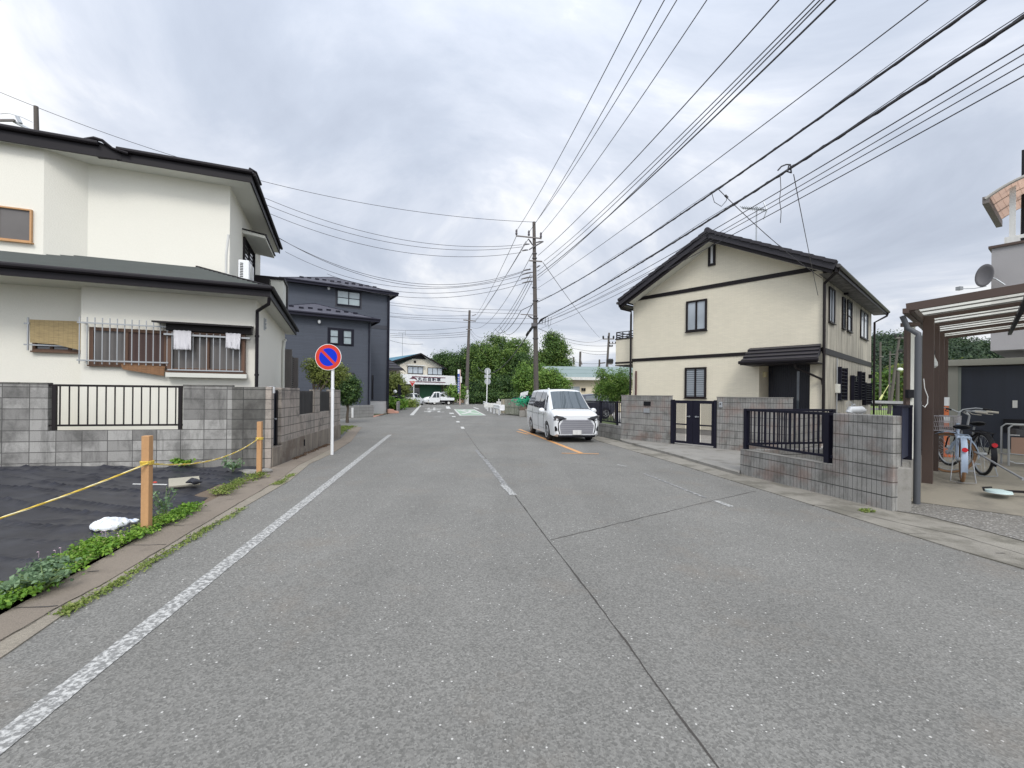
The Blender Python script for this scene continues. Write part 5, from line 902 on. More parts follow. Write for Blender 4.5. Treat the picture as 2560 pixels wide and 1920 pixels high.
# ================================================================ GUARD RAIL, RUBBISH BOX
def guardrail():
    P_ = [G(p) for p in (z9(1990, 745), z9(1905, 718), z9(1843, 695), z9(1790, 672), z9(1755, 640))]; zt4 = .95
    t = thing('guard_rail', 'white corrugated guard rail beside the rubbish box', 'guard rail', loc=(P_[0].x, P_[0].y, 0)); o0 = Vector((P_[0].x, P_[0].y, 0)); Q = [p - o0 for p in P_]; far_ = Q[-1] + (Q[-1] - Q[1]).normalized() * 3.2; near_ = Q[0] + (Q[0] - Q[2]).normalized() * .5
    for p in Q: b = MB(); b.cyl((p.x, p.y + .08, 0), (p.x, p.y + .08, .72), .07, n=10); b.build('post', M['white'], t, smooth=True)
    path = [near_, Q[0], Q[1], Q[2], Q[3], Q[4], far_]; b = MB(); prof = [(0, .42), (-.05, .47), (-.05, .53), (0, .58), (0, .63), (-.05, .68), (-.05, .74), (0, .79)]; vs = []
    for i, p in enumerate(path):
        d = (path[min(i + 1, 6)] - path[max(i - 1, 0)]).normalized(); nn = Vector((-d.y, d.x, 0)); nn = nn if nn.y < 0 else -nn
        for (o_, z_) in prof: vs.append(p + nn * (-o_ + .03) + Vector((0, 0, z_)))
    b.add(vs, [(i * 8 + j, i * 8 + j + 1, (i + 1) * 8 + j + 1, (i + 1) * 8 + j) for i in range(6) for j in range(7)]); o = b.build('rail', M['white'], t, smooth=False); md = o.modifiers.new('s', 'SOLIDIFY'); md.thickness = .02
    b = MB(); b.tube([near_ + Vector((0, -.04, .4)), near_ + Vector((.25, 0, .4)), near_ + Vector((.3, .3, .4))], .05, 8); b.prism([near_ + Vector((-.02, -.06, .42)), near_ + Vector((.34, -.02, .42)), near_ + Vector((.34, -.02, .8)), near_ + Vector((-.02, -.06, .8))], (0, .03, 0)); b.build('end_plate', M['white'], t)
guardrail()
s0 = D(z9(1985, 545), 36); b = MB(); b.box(-1.2, 2.4, -.03, .03, .5, .85); b.box(-.2, .2, -.05, .05, 0, 1.0); b.box(-.05, .05, -.05, .05, 1.0, 1.2); o = b.build('roadside_barrier', M['white_dull']); o.location = (s0.x, s0.y, 0); tag(o, 'white board barrier standing behind the guard rail end', 'barrier')
g0 = G(z4(1760, 1085)); g1 = G(z4(2030, 1108)); FG = Fr(g0, (g1.x - g0.x, g1.y - g0.y)); Lg = (g1 - g0).length; zg = FG.px(z4(1900, 875)).z
t = thing('rubbish_box', 'large grey-green ribbed rubbish collection box under a green net', 'bin', FG); gm_ = stdmat('grey_green_panel', (.30, .31, .25), .7, var=.18, streak=.3, stain=((.42, .42, .38), 3.0, .55, .5)); b = MB(); b.box(.18, Lg, 0, 1.3, .05, zg); b.build('body', gm_, t, bevel=.02)
g = MB()
for i in range(10): x = .26 + i * (Lg - .34) / 9; g.box(x - .02, x + .02, -.02, 0, .1, zg - .04)
g.box(.18, Lg, -.035, 0, .62, .66); g.build('ribs', gm_, t); b = MB(); b.box(-.12, .16, -.15, 1.2, .1, zg - .02); b.build('side_panel', stdmat('pale_board', (.36, .33, .26), .8, var=.2), t); b = MB(); b.box(.5, Lg + .6, .5, 1.5, zg, zg + .17); b.build('lid', M['black'], t, bevel=.02)
q = D(z4(2030, 900), g1.y - .3); b = MB(); r_ = random.Random(4)
for k in range(140):
    a = Vector((r_.gauss(0, .35), r_.gauss(0, .1), .25 * r_.random() - .3 * abs(r_.gauss(0, .5)))); d = Vector((r_.uniform(-1, 1), r_.uniform(-.4, .4), r_.uniform(-.8, .8))) * .22; b.tube([a, a + d * .5 + Vector((0, 0, .03)), a + d], .022, 4)
o = b.build('net', stdmat('green_net', (.02, .34, .17), .6, var=.3)); o.location = q; tag(o, 'bright green net bundled on the right end of the rubbish box', 'net')
b = MB()
for k in range(3): b.ell((.1 * k - .05, .05 * k, -.2 - .35 * k), (.30, .2, .26), 10, 7); 
b.v = [tuple(Vector(v) * (1 + .3 * noise.noise(Vector(v) * 5))) for v in b.v]; o = b.build('rubbish_bag', stdmat('dark_rag', (.10, .07, .05), .8, var=.4)); q = D(z4(2050, 985), g1.y - .35); o.location = q; tag(o, 'dark brown bundle hanging below the green net', 'bag')
q = G(z4(2040, 1120)); b = MB(); b.box(-.3, .1, -.1, .25, 0, .45); b.box(.12, .8, -.1, .35, 0, .55); o = b.build('concrete_lumps', M['conc'], bevel=.03); o.location = q; tag(o, 'concrete block lumps at the right foot of the rubbish box', 'blocks')
dq = D(z4(2115, 1000), g1.y + .6); b = MB(); b.box(0, 1.9, -.5, .5, 0, zg + .25); b.box(-.04, 1.94, -.54, .54, zg + .25, zg + .33); o = b.build('dark_bin', M['black'], bevel=.03); o.location = (dq.x - .2, dq.y, 0); tag(o, 'tall black bin between the rubbish box and the white minivan', 'bin')
q = D(z4(2040, 830), g1.y + .9); t = thing('notice_board', 'slanted white notice board standing behind the green net', 'notice board', loc=(q.x, q.y, 0)); zt5 = D(z4(2070, 758), g1.y + .9).z; zb5 = D(z4(2040, 880), g1.y + .9).z; b = MB(); b.prism([(-.30, 0, zb5), (.27, 0, zb5 + .15), (.36, 0, zt5), (-.22, 0, zt5 - .15)], (0, .03, 0)); b.build('board', M['white'], t); b = MB(); b.box(-.03, .03, .03, .07, 0, zt5 - .2); b.build('leg', M['steel'], t); b = MB()
for k in range(5): b.box(-.2 + .02 * k, .2, -.006, -.002, zt5 - .35 - k * .13, zt5 - .32 - k * .13)
b.build('faded_lines', M['steel'], t)
# ================================================================ GREEN-ROOFED BUILDING BEHIND THE VAN
tq = D(z13(240, 1300), 44); FT = Fr((tq.x, tq.y), (1, .02)); xw = 17; zt6 = FT.px(z13(700, 1305)).z; rq = FT.px(z13(10, 1078), 4); t = thing('green_roof_hall', 'long low cream building with a pale green metal roof behind the white minivan', 'building', FT)
b = MB(); b.box(0.05, xw, 0, 9, 0, zt6 + .05); b.build('wall', stdmat('hall_cream', (.60, .53, .40), .85, var=.05), t); rt = FT.px(z13(10, 1078), 3.5); rl_ = rt.z; g = MB(); roof_courses(g, (-.35, -.7, zt6 + .05), (xw, -.7, zt6 + .05), (xw, 4.5, rl_ + .1), (-1.9, 4.5, rl_ + .1), 3, .02); g.poly([(-1.9, 4.5, rl_ + .1), (xw, 4.5, rl_ + .1), (xw, 9.8, zt6), (-.35, 9.8, zt6)]); g.build('roof', stdmat('pale_green_roof', (.19, .25, .245), .5, var=.15, vs_=.3), t)
g = MB(); g.box(-.35, xw, -.74, -.68, zt6 - .22, zt6 + .06); g.bar((-.38, -.7, zt6 - .05), (-1.9, 4.5, rl_ + .0), .08, .3); g.poly([(-.2, .1, zt6 - .3), (-.2, 4.4, zt6 - .3), (-1.6, 4.4, rl_ - .1)]); g.build('bargeboard', M['white_dull'], t)
r_ = FT.rect(z13(275, 1470), z13(550, 1470), z13(550, 1580), z13(275, 1580)); window(t, wface(FT, 'f'), r_[0], r_[1], r_[2] - .5, r_[3], 2, M['alu'], M['glass_pale'], fw=.06)
for x in (597, 641): q = FT.px(z13(x, 1530)); g = MB(); g.box(q.x - .09, q.x + .09, -.16, 0, q.z - .14, q.z + .14); g.build('wall_lamp', M['black'], t)
# ================================================================ RIGHT-HAND HOUSE
uH = Vector((.929, -1, 0)).normalized(); rcn = Vector((10.2, 14.5, 0)); WID = 7.07; FR = Fr(tuple((rcn - uH * WID)[:2]), tuple(uH[:2])); WF = wface(FR, 'f')
far_s = FR.sd(zr(1972, 1000), WID).y; DEP = far_s; zEv = FR.px(zr(1612, 318)).z; mid_z = FR.px(zr(1060, 945)).z
t = HR = thing('tiled_house', 'two-storey cream sided house with a dark tiled gable roof and black trim on the right', 'house', FR)
ap = FR.px(zr(812, 100), -.02); apx = ap.x; apz = ap.z; d0, d1 = FR.px(zr(1158, 1100)).x, FR.px(zr(1528, 1100)).x; dep_d = FR.sd(zr(1225, 1100), d0).y; hd = FR.px(zr(1158, 1000)).z; hdz = mid_z - .30
OH = .62; rzl = FR.px(zr(140, 566), -OH); rz_r = FR.px(zr(1718, 292), -OH); rpk = FR.px(zr(785, 62), -OH)
print('RIGHT', 'DEP', DEP, 'zEv', zEv, 'mid', mid_z, 'apex', apx, apz, 'door', d0, d1, dep_d, hd, 'roof', rzl, rz_r, rpk)
pxm = (rpk.x); zl_ = rzl.z; b = MB(); foot = [(0, 0), (d0, 0), (d0, dep_d), (d1, dep_d), (d1, 0), (WID, 0), (WID, DEP), (0, DEP)]
base = .25
def pris(b, pts, z0_, z1_, skip=()):
    n = len(pts)
    for i in range(n):
        if i in skip: continue
        a, c = pts[i], pts[(i + 1) % n]; b.add([(a[0], a[1], z0_), (c[0], c[1], z0_), (c[0], c[1], z1_), (a[0], a[1], z1_)], [(0, 1, 2, 3)])
zs_side = rz_r.z - .05
pris(b, foot, base, hdz, skip=(5,)); b.poly([(d0, 0, hdz), (d0, dep_d, hdz), (d1, dep_d, hdz), (d1, 0, hdz)])
rf = (rpk.z - rz_r.z) / (rz_r.x - pxm); lf = (rpk.z - zl_) / (pxm - rzl.x); wzr = rpk.z - .22 - rf * (WID - pxm); wzl = rpk.z - .22 - lf * (pxm)
b.poly([(0, 0, hdz), (WID, 0, hdz), (WID, 0, wzr), (pxm, 0, rpk.z - .22), (0, 0, wzl)]); b.poly([(0, DEP, hdz), (0, 0, hdz), (0, 0, wzl), (0, DEP, wzl)]); b.poly([(WID, DEP, base), (0, DEP, base), (0, DEP, wzl), (pxm, DEP, rpk.z - .22), (WID, DEP, wzr)]); b.build('wall', M['siding'], t)
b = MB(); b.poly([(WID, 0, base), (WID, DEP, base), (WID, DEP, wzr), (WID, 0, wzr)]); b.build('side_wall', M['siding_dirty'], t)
b = MB(); b.box(.02, d0 - .0, .02, DEP - .02, -.1, base); b.box(d0, d1, dep_d + .02, DEP - .02, -.1, base); b.box(d1, WID - .02, .02, DEP - .02, -.1, base); b.build('foundation', M['conc'], t)
# roof
b = MB(); y0_, y1_ = -OH, DEP + .6; n = 13; roof_courses(b, (rz_r.x, y0_, rz_r.z), (rz_r.x, y1_, rz_r.z), (pxm, y1_, rpk.z), (pxm, y0_, rpk.z), n, .045); roof_courses(b, (rzl.x, y1_, zl_), (rzl.x, y0_, zl_), (pxm, y0_, rpk.z), (pxm, y1_, rpk.z), n, .045)
k = 24
for i in range(k):
    for (ex, ez_) in ((rz_r.x, rz_r.z), (rzl.x, zl_)): pass
b.build('roof', M['tile_roof'], t)
b = MB()
for (ex, ez_) in ((rz_r.x, rz_r.z), (rzl.x, zl_)):
    b.bar((ex, y0_ - .02, ez_ - .05), (pxm, y0_ - .02, rpk.z - .05), .06, .26)
    for i in range(n): f0 = (i + .5) / n; x_ = ex + (pxm - ex) * f0; z_ = ez_ + (rpk.z - ez_) * f0; L_ = abs(pxm - ex) / n; sgn = 1 if pxm > ex else -1; b.bar((x_ - sgn * L_ * .54, y0_ - .03, z_ + .07 - (rpk.z - ez_) / n * .54), (x_ + sgn * L_ * .5, y0_ - .03, z_ + .045 + (rpk.z - ez_) / n * .5), .16, .10)
b.tube([(pxm, y0_ - .1, rpk.z + .07), (pxm, y1_, rpk.z + .07)], .11, 10); b.build('verge_tiles', M['tile_roof'], t)
b = MB(); b.box(rz_r.x - .03, rz_r.x + .03, y0_, y1_, rz_r.z - .24, rz_r.z - .04); b.box(rzl.x - .03, rzl.x + .03, y0_, y1_, zl_ - .24, zl_ - .04); b.bar((rz_r.x - .1, y0_ + .05, rz_r.z - .2), (pxm, y0_ + .05, rpk.z - .26), .05, .12); b.bar((rzl.x + .1, y0_ + .05, zl_ - .2), (pxm, y0_ + .05, rpk.z - .26), .05, .12); b.build('bargeboard', M['dark_trim'], t)
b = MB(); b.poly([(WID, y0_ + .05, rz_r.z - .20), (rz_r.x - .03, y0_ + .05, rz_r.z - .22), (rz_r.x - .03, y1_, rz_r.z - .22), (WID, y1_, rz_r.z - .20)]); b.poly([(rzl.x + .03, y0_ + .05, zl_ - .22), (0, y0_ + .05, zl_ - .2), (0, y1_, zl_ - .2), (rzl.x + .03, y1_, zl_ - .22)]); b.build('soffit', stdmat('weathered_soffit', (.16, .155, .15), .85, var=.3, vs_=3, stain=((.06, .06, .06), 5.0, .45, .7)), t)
b = MB(); b.add([(0, -.0, wzl - .02), (0, y0_ + .1, zl_ - .22 + lf * (0 - rzl.x)), (pxm, y0_ + .1, rpk.z - .27), (pxm, 0, rpk.z - .27), (WID, 0, wzr - .05), (WID, y0_ + .1, rz_r.z - .27 + rf * (rz_r.x - WID))], [(0, 1, 2, 3), (3, 2, 5, 4)]); b.build('verge_soffit', M['soffit'], t)
b = MB(); b.tube([(rz_r.x + .07, y0_ - .05, rz_r.z - .06), (rz_r.x + .07, y1_ + .05, rz_r.z - .1)], .06, 10); b.tube([(rzl.x - .07, y0_ - .05, zl_ - .06), (rzl.x - .07, y1_, zl_ - .1)], .06, 10); b.build('gutter', stdmat('grey_brown_gutter', (.055, .05, .048), .5, var=.3), t)
b = MB(); b.tube([(rz_r.x + .07, y0_ + .1, rz_r.z - .12), (rz_r.x + .0, y0_ + .12, rz_r.z - .22), (WID + .07, -.08, rz_r.z - .42), (WID + .07, -.08, rz_r.z - .6), (WID + .07, -.08, .1)], .045, 10); b.build('downpipe', M['dark_trim'], t); b = MB(); b.tube([(rz_r.x + .07, y1_ - .1, rz_r.z - .12), (rz_r.x + .02, y1_ - .12, rz_r.z - .3), (WID + .1, DEP + .12, rz_r.z - .6), (WID + .1, DEP + .12, .1)], .045, 10); b.build('downpipe', M['dark_trim'], t); b = MB()
b.tube([(rzl.x - .07, y0_ + .1, zl_ - .12), (rzl.x + .02, y0_ + .12, zl_ - .3), (-.07, -.07, zl_ - .38), (-.07, -.07, zl_ - .55), (-.07, -.07, .1)], .045, 10); b.build('downpipe', M['dark_trim'], t)
b = MB(); e_ = .03
for z_, h_ in ((zEv, .15), (mid_z, .13)): b.box(-.03, WID + .03, -e_, -.0015, z_ - h_ / 2, z_ + h_ / 2)
b.box(-.03, WID + .03, -e_ - .012, -.0015, zEv + .02, zEv + .07); b.box(WID + .0015, WID + e_, -.03, DEP, mid_z - .12, mid_z + .08); b.build('belt', M['dark_trim'], t)
for nm, q, pn, kw in (('upper front window with white net curtains', ((630, 566), (781, 543), (779, 773), (628, 786)), 2, dict(gm=M['glass_pale'], muntin=0)), ('lower front window with white slatted blinds', ((620, 1047), (776, 1040), (774, 1268), (619, 1266)), 2, dict(gm=M['glass_pale'], slats=13))):
    window(t, WF, *FR.rect(*[zr(*p) for p in q]), pn, fm=M['dark_trim'], fw=.07, dep=.06, label=nm, **kw)
r_ = FR.rect(zr(790, 140), zr(843, 150), zr(841, 300), zr(790, 308)); window(t, WF, *r_, 1, M['dark_trim'], M['white'], fw=.085, sill=False, label='slim attic window under the gable peak')
WSd = wface(FR, 's', WID)
for nm, q, pn in (('window', ((1662, 458), (1702, 478), (1702, 733), (1661, 712)), 2), ('window', ((1760, 530), (1780, 542), (1779, 770), (1758, 760)), 1), ('window', ((1797, 552), (1828, 568), (1826, 792), (1795, 778)), 1), ('window', ((1893, 627), (1944, 655), (1943, 848), (1890, 825)), 2)):
    window(t, WSd, *FR.srect(*[zr(*p) for p in q], x=WID), pn, M['dark_trim'], M['glass_pale'] if pn == 2 else M['glass'], fw=.05, dep=.05, muntin=1 if pn == 1 else 0)
for q in (((372, 492), (475, 512), (470, 1025), (370, 1030)), ((582, 630), (645, 635), (641, 1022), (580, 1022)), ((697, 568), (758, 572), (750, 1022), (692, 1020)), ((775, 742), (866, 748), (864, 1095), (772, 1105))):
    r_ = FR.srect(*[zb(*p) for p in q], x=WID + .08); w_ = window(t, WSd, r_[0], r_[1], r_[2], r_[3], 2, M['dark_trim'], M['glass_dark'], fw=.05, dep=.04, sill=False); g = MB()
    for i in range(10): zz_ = r_[2] + .04 + (r_[3] - r_[2] - .08) * i / 9; fb(g, WSd, r_[0] + .0, r_[1], zz_ - .008, zz_ + .008, .12, .135)
    for a_ in (r_[0], r_[1] - .02): fb(g, WSd, a_, a_ + .02, r_[2], r_[3], .02, .15)
    for zz_ in (r_[2] + .15, r_[3] - .15): fb(g, WSd, r_[0], r_[0] + .02, zz_, zz_ + .03, 0, .13)
    g.build('grille', M['black_metal'], w_)
q = FR.srect(zb(335, 770), zb(410, 770), zb(410, 910), zb(335, 910), x=WID + .06); g = MB(); fb(g, WSd, q[0], q[0] + .28, q[2], q[3], 0, .12); g.build('meter_box', M['soffit'], t, bevel=.01); g = MB(); g.tube([WSd(q[0] + .05, q[3] - .0, .05), WSd(q[0] + .05, mid_z - .15, .05)], .02, 6); g.tube([WSd(q[0] + .05, q[2], .05), WSd(q[0] + .05, .4, .05)], .02, 6); g.build('conduit', M['steel'], t)
for p_ in (zr(1777, 500), zb(843, 645), zb(575, 690)): q = FR.sd(p_, WID); g = MB(); fb(g, WSd, q.y - .09, q.y + .09, q.z - .09, q.z + .09, 0, .14); g.build('vent_hood', M['black'], t)
# porch: recessed door, canopy, column lamp
WD = wface(FR, 'f', dep_d); g = MB(); fb(g, WD, d0 + .02, d1 - .02, base + .12, hdz, .003, .04); 
for i in range(22): a_ = d0 + .04 + (d1 - d0 - .1) * i / 21; fb(g, WD, a_, a_ + .015, base + .15, hdz - .05, .04, .055)
dr = g.build('door', stdmat('navy_door', (.012, .014, .026), .4, var=.3, streak=.2), t); g = MB(); dm_ = d0 + (d1 - d0) * .64; fb(g, WD, dm_ - .05, dm_ + .03, base + .3, hdz - .35, .055, .07); g.build('glass_strip', M['glass'], dr); g = MB(); g.tube([WD(dm_ - .22, 1.1, .055), WD(dm_ - .22, 1.1, .11), WD(dm_ - .22, 1.4, .11), WD(dm_ - .22, 1.4, .055)], .012, 6); g.build('handle', M['steel'], dr)
g = MB(); g.box(d0, d1, 0, dep_d, 0, base + .1); g.box(d0 - .25, d1 + .9, -.75, -.001, -.05, base - .02); g.box(d0 + .1, d1 + .3, -1.1, -.75, -.05, base - .15); g.build('porch_step', stdmat('porch_stone', (.36, .32, .29), .8, var=.15), t, bevel=.01)
c0 = FR.px(zr(1090, 903)); c1 = FR.px(zr(1603, 872)); ct = -1.0; k0 = FR.px(zr(1025, 1003), ct); k1 = FR.px(zr(1580, 985), ct); zc0 = (c0.z + c1.z) / 2; zc1 = k0.z
g = MB(); roof_courses(g, (k0.x, ct, zc1), (k1.x, ct, zc1), (c1.x + .02, -.001, zc0), (c0.x, -.001, zc0), 4, .055); g.poly([(k1.x, ct, zc1 - .06), (c1.x + .02, -.001, zc0 - .3), (c1.x + .02, -.001, zc0), (k1.x, ct, zc1)]); g.build('porch_roof', M['tile_roof'], t)
g = MB(); g.box(k0.x - .02, k1.x + .02, ct - .03, ct + .01, zc1 - .12, zc1 + .01); g.tube([(k0.x - .05, ct - .07, zc1 - .03), (k1.x + .05, ct - .07, zc1 - .03)], .055, 10); g.box(k0.x + .04, k1.x - .03, ct, -.005, zc1 - .12, zc1 - .09); g.build('porch_gutter', M['fascia'], t)
g = MB(); g.tube([(d1 - .2, ct + .1, zc1 - .12), (d1 - .2, ct + .15, zc1 - .25), (WID + .02, -.1, zc1 - .62), (WID + .05, -.1, zc1 - .8)], .035, 8); g.build('porch_downpipe', M['dark_trim'], t)
q = FR.sd(zr(1190, 1095), d0); g = MB(); g.box(d0, d0 + .10, q.y - .11, q.y + .11, q.z - .10, q.z + .10); g.build('porch_lamp', stdmat('cream_lamp', (.62, .55, .33), .5), t, bevel=.02)
# balcony on the left flank, drain, rooftop aerial
bl = FR.px(zr(115, 900), .25); bt = FR.px(zr(170, 838), .25).z; bb0 = FR.px(zr(170, 1028), .25).z; g = MB(); g.box(bl.x, -.002, .25, 6.5, bb0 + .02, bt); g.build('balcony', M['siding'], t)
g = MB(); g.box(bl.x - .03, -.003, .22, 6.53, bt, bt + .05); g.box(bl.x - .02, -.003, .232, 6.52, mid_z - .1, mid_z - .02); g.box(bl.x - .02, -.003, .235, 6.5, bb0 - .02, bb0 + .02)
rt_ = FR.px(zr(170, 783), .25).z
for z_ in (rt_, bt + (rt_ - bt) * .62, bt + (rt_ - bt) * .33): g.box(bl.x, -.003, .27, .30, z_ - .015, z_ + .015); g.box(bl.x, bl.x + .03, .27, 6.4, z_ - .015, z_ + .015)
for i in range(4): x_ = bl.x + (0 - bl.x) * i / 3.2; g.box(x_, x_ + .03, .265, .305, bt, rt_)
for i in range(8): y_ = .3 + i * .85; g.box(bl.x, bl.x + .03, y_, y_ + .03, bt, rt_)
g.bar((-.05, 1.2, bb0 - .75), (bl.x + .3, 1.2, bb0), .06); g.build('balcony_rail', M['dark_trim'], t)
g = MB(); q = FR.px(zr(264, 1070), -.03); g.cyl((q.x, -.05, .3), (q.x, -.05, q.z), .035, n=8); g.build('red_pipe', stdmat('dark_red_pipe', (.06, .012, .014), .5), t)
aq = FR.px(zr(1137, 125), 2.5); at_ = aq; t2 = thing('roof_antenna', 'television antenna on a thin mast on the tiled house roof', 'antenna', FR); s_ = 1
top = FR.px(zs(1078, 893), aq.y); x_, y_ = aq.x, aq.y; zr0 = rpk.z - rf * abs(x_ - pxm); b = MB(); b.cyl((x_, y_, zr0), (x_, y_, top.z + .15), .03, n=6); b.cyl((x_, y_, zr0), (x_, y_, zr0 + .12), .06, n=6); b.build('mast', M['steel'], t2)
a, c = FR.px(zs(1012, 884), y_), FR.px(zs(1118, 893), y_); b = MB(); b.cyl(a, c, .026, n=5)
for i in range(11): p_ = a.lerp(c, i / 10 * .9); b.cyl(p_ + Vector((0, -.22 - .01 * i, 0)), p_ + Vector((0, .22 + .01 * i, 0)), .013, n=4)
b.cyl(c, c + Vector((-.12, 0, .35)), .022, n=4); b.cyl(c, c + Vector((-.12, 0, -.35)), .022, n=4); b.build('boom', M['steel'], t2)
# ================================================================ WALLS AND GATE OF THE RIGHT-HAND HOUSE
A0, A1, A2, A3 = Vector((3.8, 15.3, 0)), Vector((4.96, 13.8, 0)), Vector((5.9, 12.67, 0)), Vector((7.1, 11.2, 0))
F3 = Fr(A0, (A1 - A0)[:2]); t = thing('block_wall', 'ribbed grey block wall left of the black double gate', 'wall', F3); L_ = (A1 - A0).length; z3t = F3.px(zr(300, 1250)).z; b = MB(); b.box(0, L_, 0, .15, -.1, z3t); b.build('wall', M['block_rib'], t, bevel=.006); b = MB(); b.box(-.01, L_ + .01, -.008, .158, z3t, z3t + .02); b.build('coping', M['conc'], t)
q = F3.px(z6(1760, 390)); b = MB(); b.box(q.x - .13, q.x + .13, -.02, -.0015, q.z - .05, q.z + .09); b.build('nameplate', M['black'], t); b = MB(); b.box(q.x - .12, q.x + .10, -.03, -.0015, q.z - .28, q.z - .14); b.build('letter_slot', M['steel'], t)
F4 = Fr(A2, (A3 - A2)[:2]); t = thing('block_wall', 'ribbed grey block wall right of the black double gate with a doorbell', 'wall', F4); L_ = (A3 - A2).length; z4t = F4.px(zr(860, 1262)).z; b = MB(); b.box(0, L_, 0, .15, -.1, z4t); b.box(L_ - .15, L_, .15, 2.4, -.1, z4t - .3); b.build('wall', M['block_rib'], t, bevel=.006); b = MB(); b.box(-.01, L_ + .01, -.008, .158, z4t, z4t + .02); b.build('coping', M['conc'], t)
q = F4.px(zr(880, 1315)); b = MB(); b.box(q.x - .05, q.x + .05, -.035, -.0015, q.z - .08, q.z + .08); b.build('doorbell', M['steel'], t, bevel=.01); b = MB(); b.disc((q.x, -.038, q.z + .02), (0, 1, 0), .02, .006, 12); b.build('doorbell_lens', M['black'], t)
F5 = Fr(A1, (A2 - A1)[:2]); L_ = (A2 - A1).length; zgt = F5.px(zr(690, 1285)).z; t = thing('double_gate', 'black metal double gate with upright bars in front of the tiled house', 'gate', F5); b = MB(); fw = .10
b.box(0.02, .11, .02, .11, .05, zgt + .02); b.build('post', M['black_metal'], t); b = MB(); b.box(L_ - .10, L_ - .02, .02, .11, .05, zgt + .02); b.build('post', M['black_metal'], t); m_ = L_ / 2
for sx_, (x0_, x1_) in enumerate(((.13, m_ - .005), (m_ + .005, L_ - .12))):
    b = MB(); st_ = (x1_ - .20, x1_) if sx_ == 0 else (x0_, x0_ + .20); b.box(st_[0], st_[1], .03, .07, .12, zgt); bx0, bx1 = (x0_, st_[0]) if sx_ == 0 else (st_[1], x1_); b.box(bx0, bx1, .03, .07, zgt - .09, zgt); b.box(bx0, bx1, .03, .07, .12, .19); b.box(bx0, bx1, .035, .065, .68, .72); e = (bx0, bx0 + .04) if sx_ == 0 else (bx1 - .04, bx1); b.box(e[0], e[1], .03, .07, .19, zgt - .09)
    lf_ = b.build('leaf', M['black_metal'], t); g = MB()
    for i in range(11): x_ = bx0 + .04 + (bx1 - bx0 - .08) * (i + .5) / 11; g.box(x_ - .004, x_ + .004, .046, .054, .19, zgt - .09)
    g.build('bars', M['black_metal'], lf_); g = MB(); hx = (st_[0] + st_[1]) / 2; g.bar((hx, .01, .95), (hx + (-.10 if sx_ == 0 else .10), .01, .95), .02); g.cyl((hx, .03, .95), (hx, .0, .95), .025, n=10); g.build('handle', M['steel'], lf_)
# low wall with black fence running from the left pillar back towards the van
B0 = A0 + (A0 - Vector((5.3, 13.4, 0))).normalized() * 0; q0 = Vector((3.8, 15.3, 0)); q1 = D(z6(1085, 830), 19.0); q1 = G(z6(1085, 830)); F6 = Fr((q1.x, q1.y), (q0 - q1)[:2]); L_ = (Vector((q0.x, q0.y, 0)) - Vector((q1.x, q1.y, 0))).length; z6t = F6.px(z6(1200, 665)).z
t = thing('fence', 'black bar fence on a low grey block wall behind the white minivan', 'fence', F6); b = MB(); b.box(-3, L_ - .02, 0, .14, -.1, z6t); b.build('base_wall', M['block_plain'], t, bevel=.006); b = MB(); zf = F6.px(z6(1200, 350)).z; zf0 = F6.px(z6(1200, 620)).z; b.box(-3, L_ - .03, .05, .09, zf - .04, zf); b.box(-3, L_ - .03, .05, .09, z6t + .08, z6t + .12)
for i in range(int((L_ + 3) / .11)): x_ = -3 + .05 + i * .11; b.box(x_ - .013, x_ + .013, .06, .08, z6t + .1, zf - .02)
b.build('railing', M['black_metal'], t)
for p_ in (z6(1095, 500), z6(1322, 500)): q = F6.px(p_); b = MB(); b.box(q.x - .03, q.x + .03, .04, .10, z6t - .02, zf + .01); b.build('post', M['black_metal'], t)
# front-right corner wall: high part, low part with railing
Wr = G((2229.5, 1280)); Wl = G((1850, 1185.7)); F7 = Fr(Wl, (Wr - Wl)[:2]); L_ = (Wr - Wl).length; zhi = F7.px((2230, 1039.6)).z; xm = F7.px((2081, 1165)).x; zlo = (F7.px((1852, 1122)).z + F7.px((2080, 1165)).z) / 2
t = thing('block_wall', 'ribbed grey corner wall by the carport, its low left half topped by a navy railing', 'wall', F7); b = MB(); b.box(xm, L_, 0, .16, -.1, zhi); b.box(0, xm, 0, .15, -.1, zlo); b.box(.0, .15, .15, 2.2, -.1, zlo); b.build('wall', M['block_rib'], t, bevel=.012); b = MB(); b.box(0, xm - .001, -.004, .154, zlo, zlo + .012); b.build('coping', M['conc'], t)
b = MB(); b.box(.03, xm + .02, .05, .11, zhi - .04, zhi + .005); b.box(.0, xm, .06, .10, zlo + .10, zlo + .14)
for i in range(21): x_ = .10 + (xm - .14) * i / 20; b.box(x_ - .010, x_ + .010, .074, .088, zlo + .12, zhi - .02)
q = F7.px(z7(757, 400)).x; b.box(q - .045, q + .045, .04, .12, zlo, zhi); b.box(.03, .10, .04, .12, zlo, zhi); b.build('railing', M['black_metal'], t)
b = MB(); b.box(.05, .11, .1, 2.2, zhi - .04, zhi + .005); b.box(.06, .10, .1, 2.2, zlo + .10, zlo + .14)
for i in range(18): y_ = .14 + 2.0 * i / 17; b.box(.074, .088, y_ - .009, y_ + .009, zlo + .12, zhi - .02)
b.box(.03, .12, 2.12, 2.2, zlo, zhi); b.build('side_railing', M['black_metal'], t)
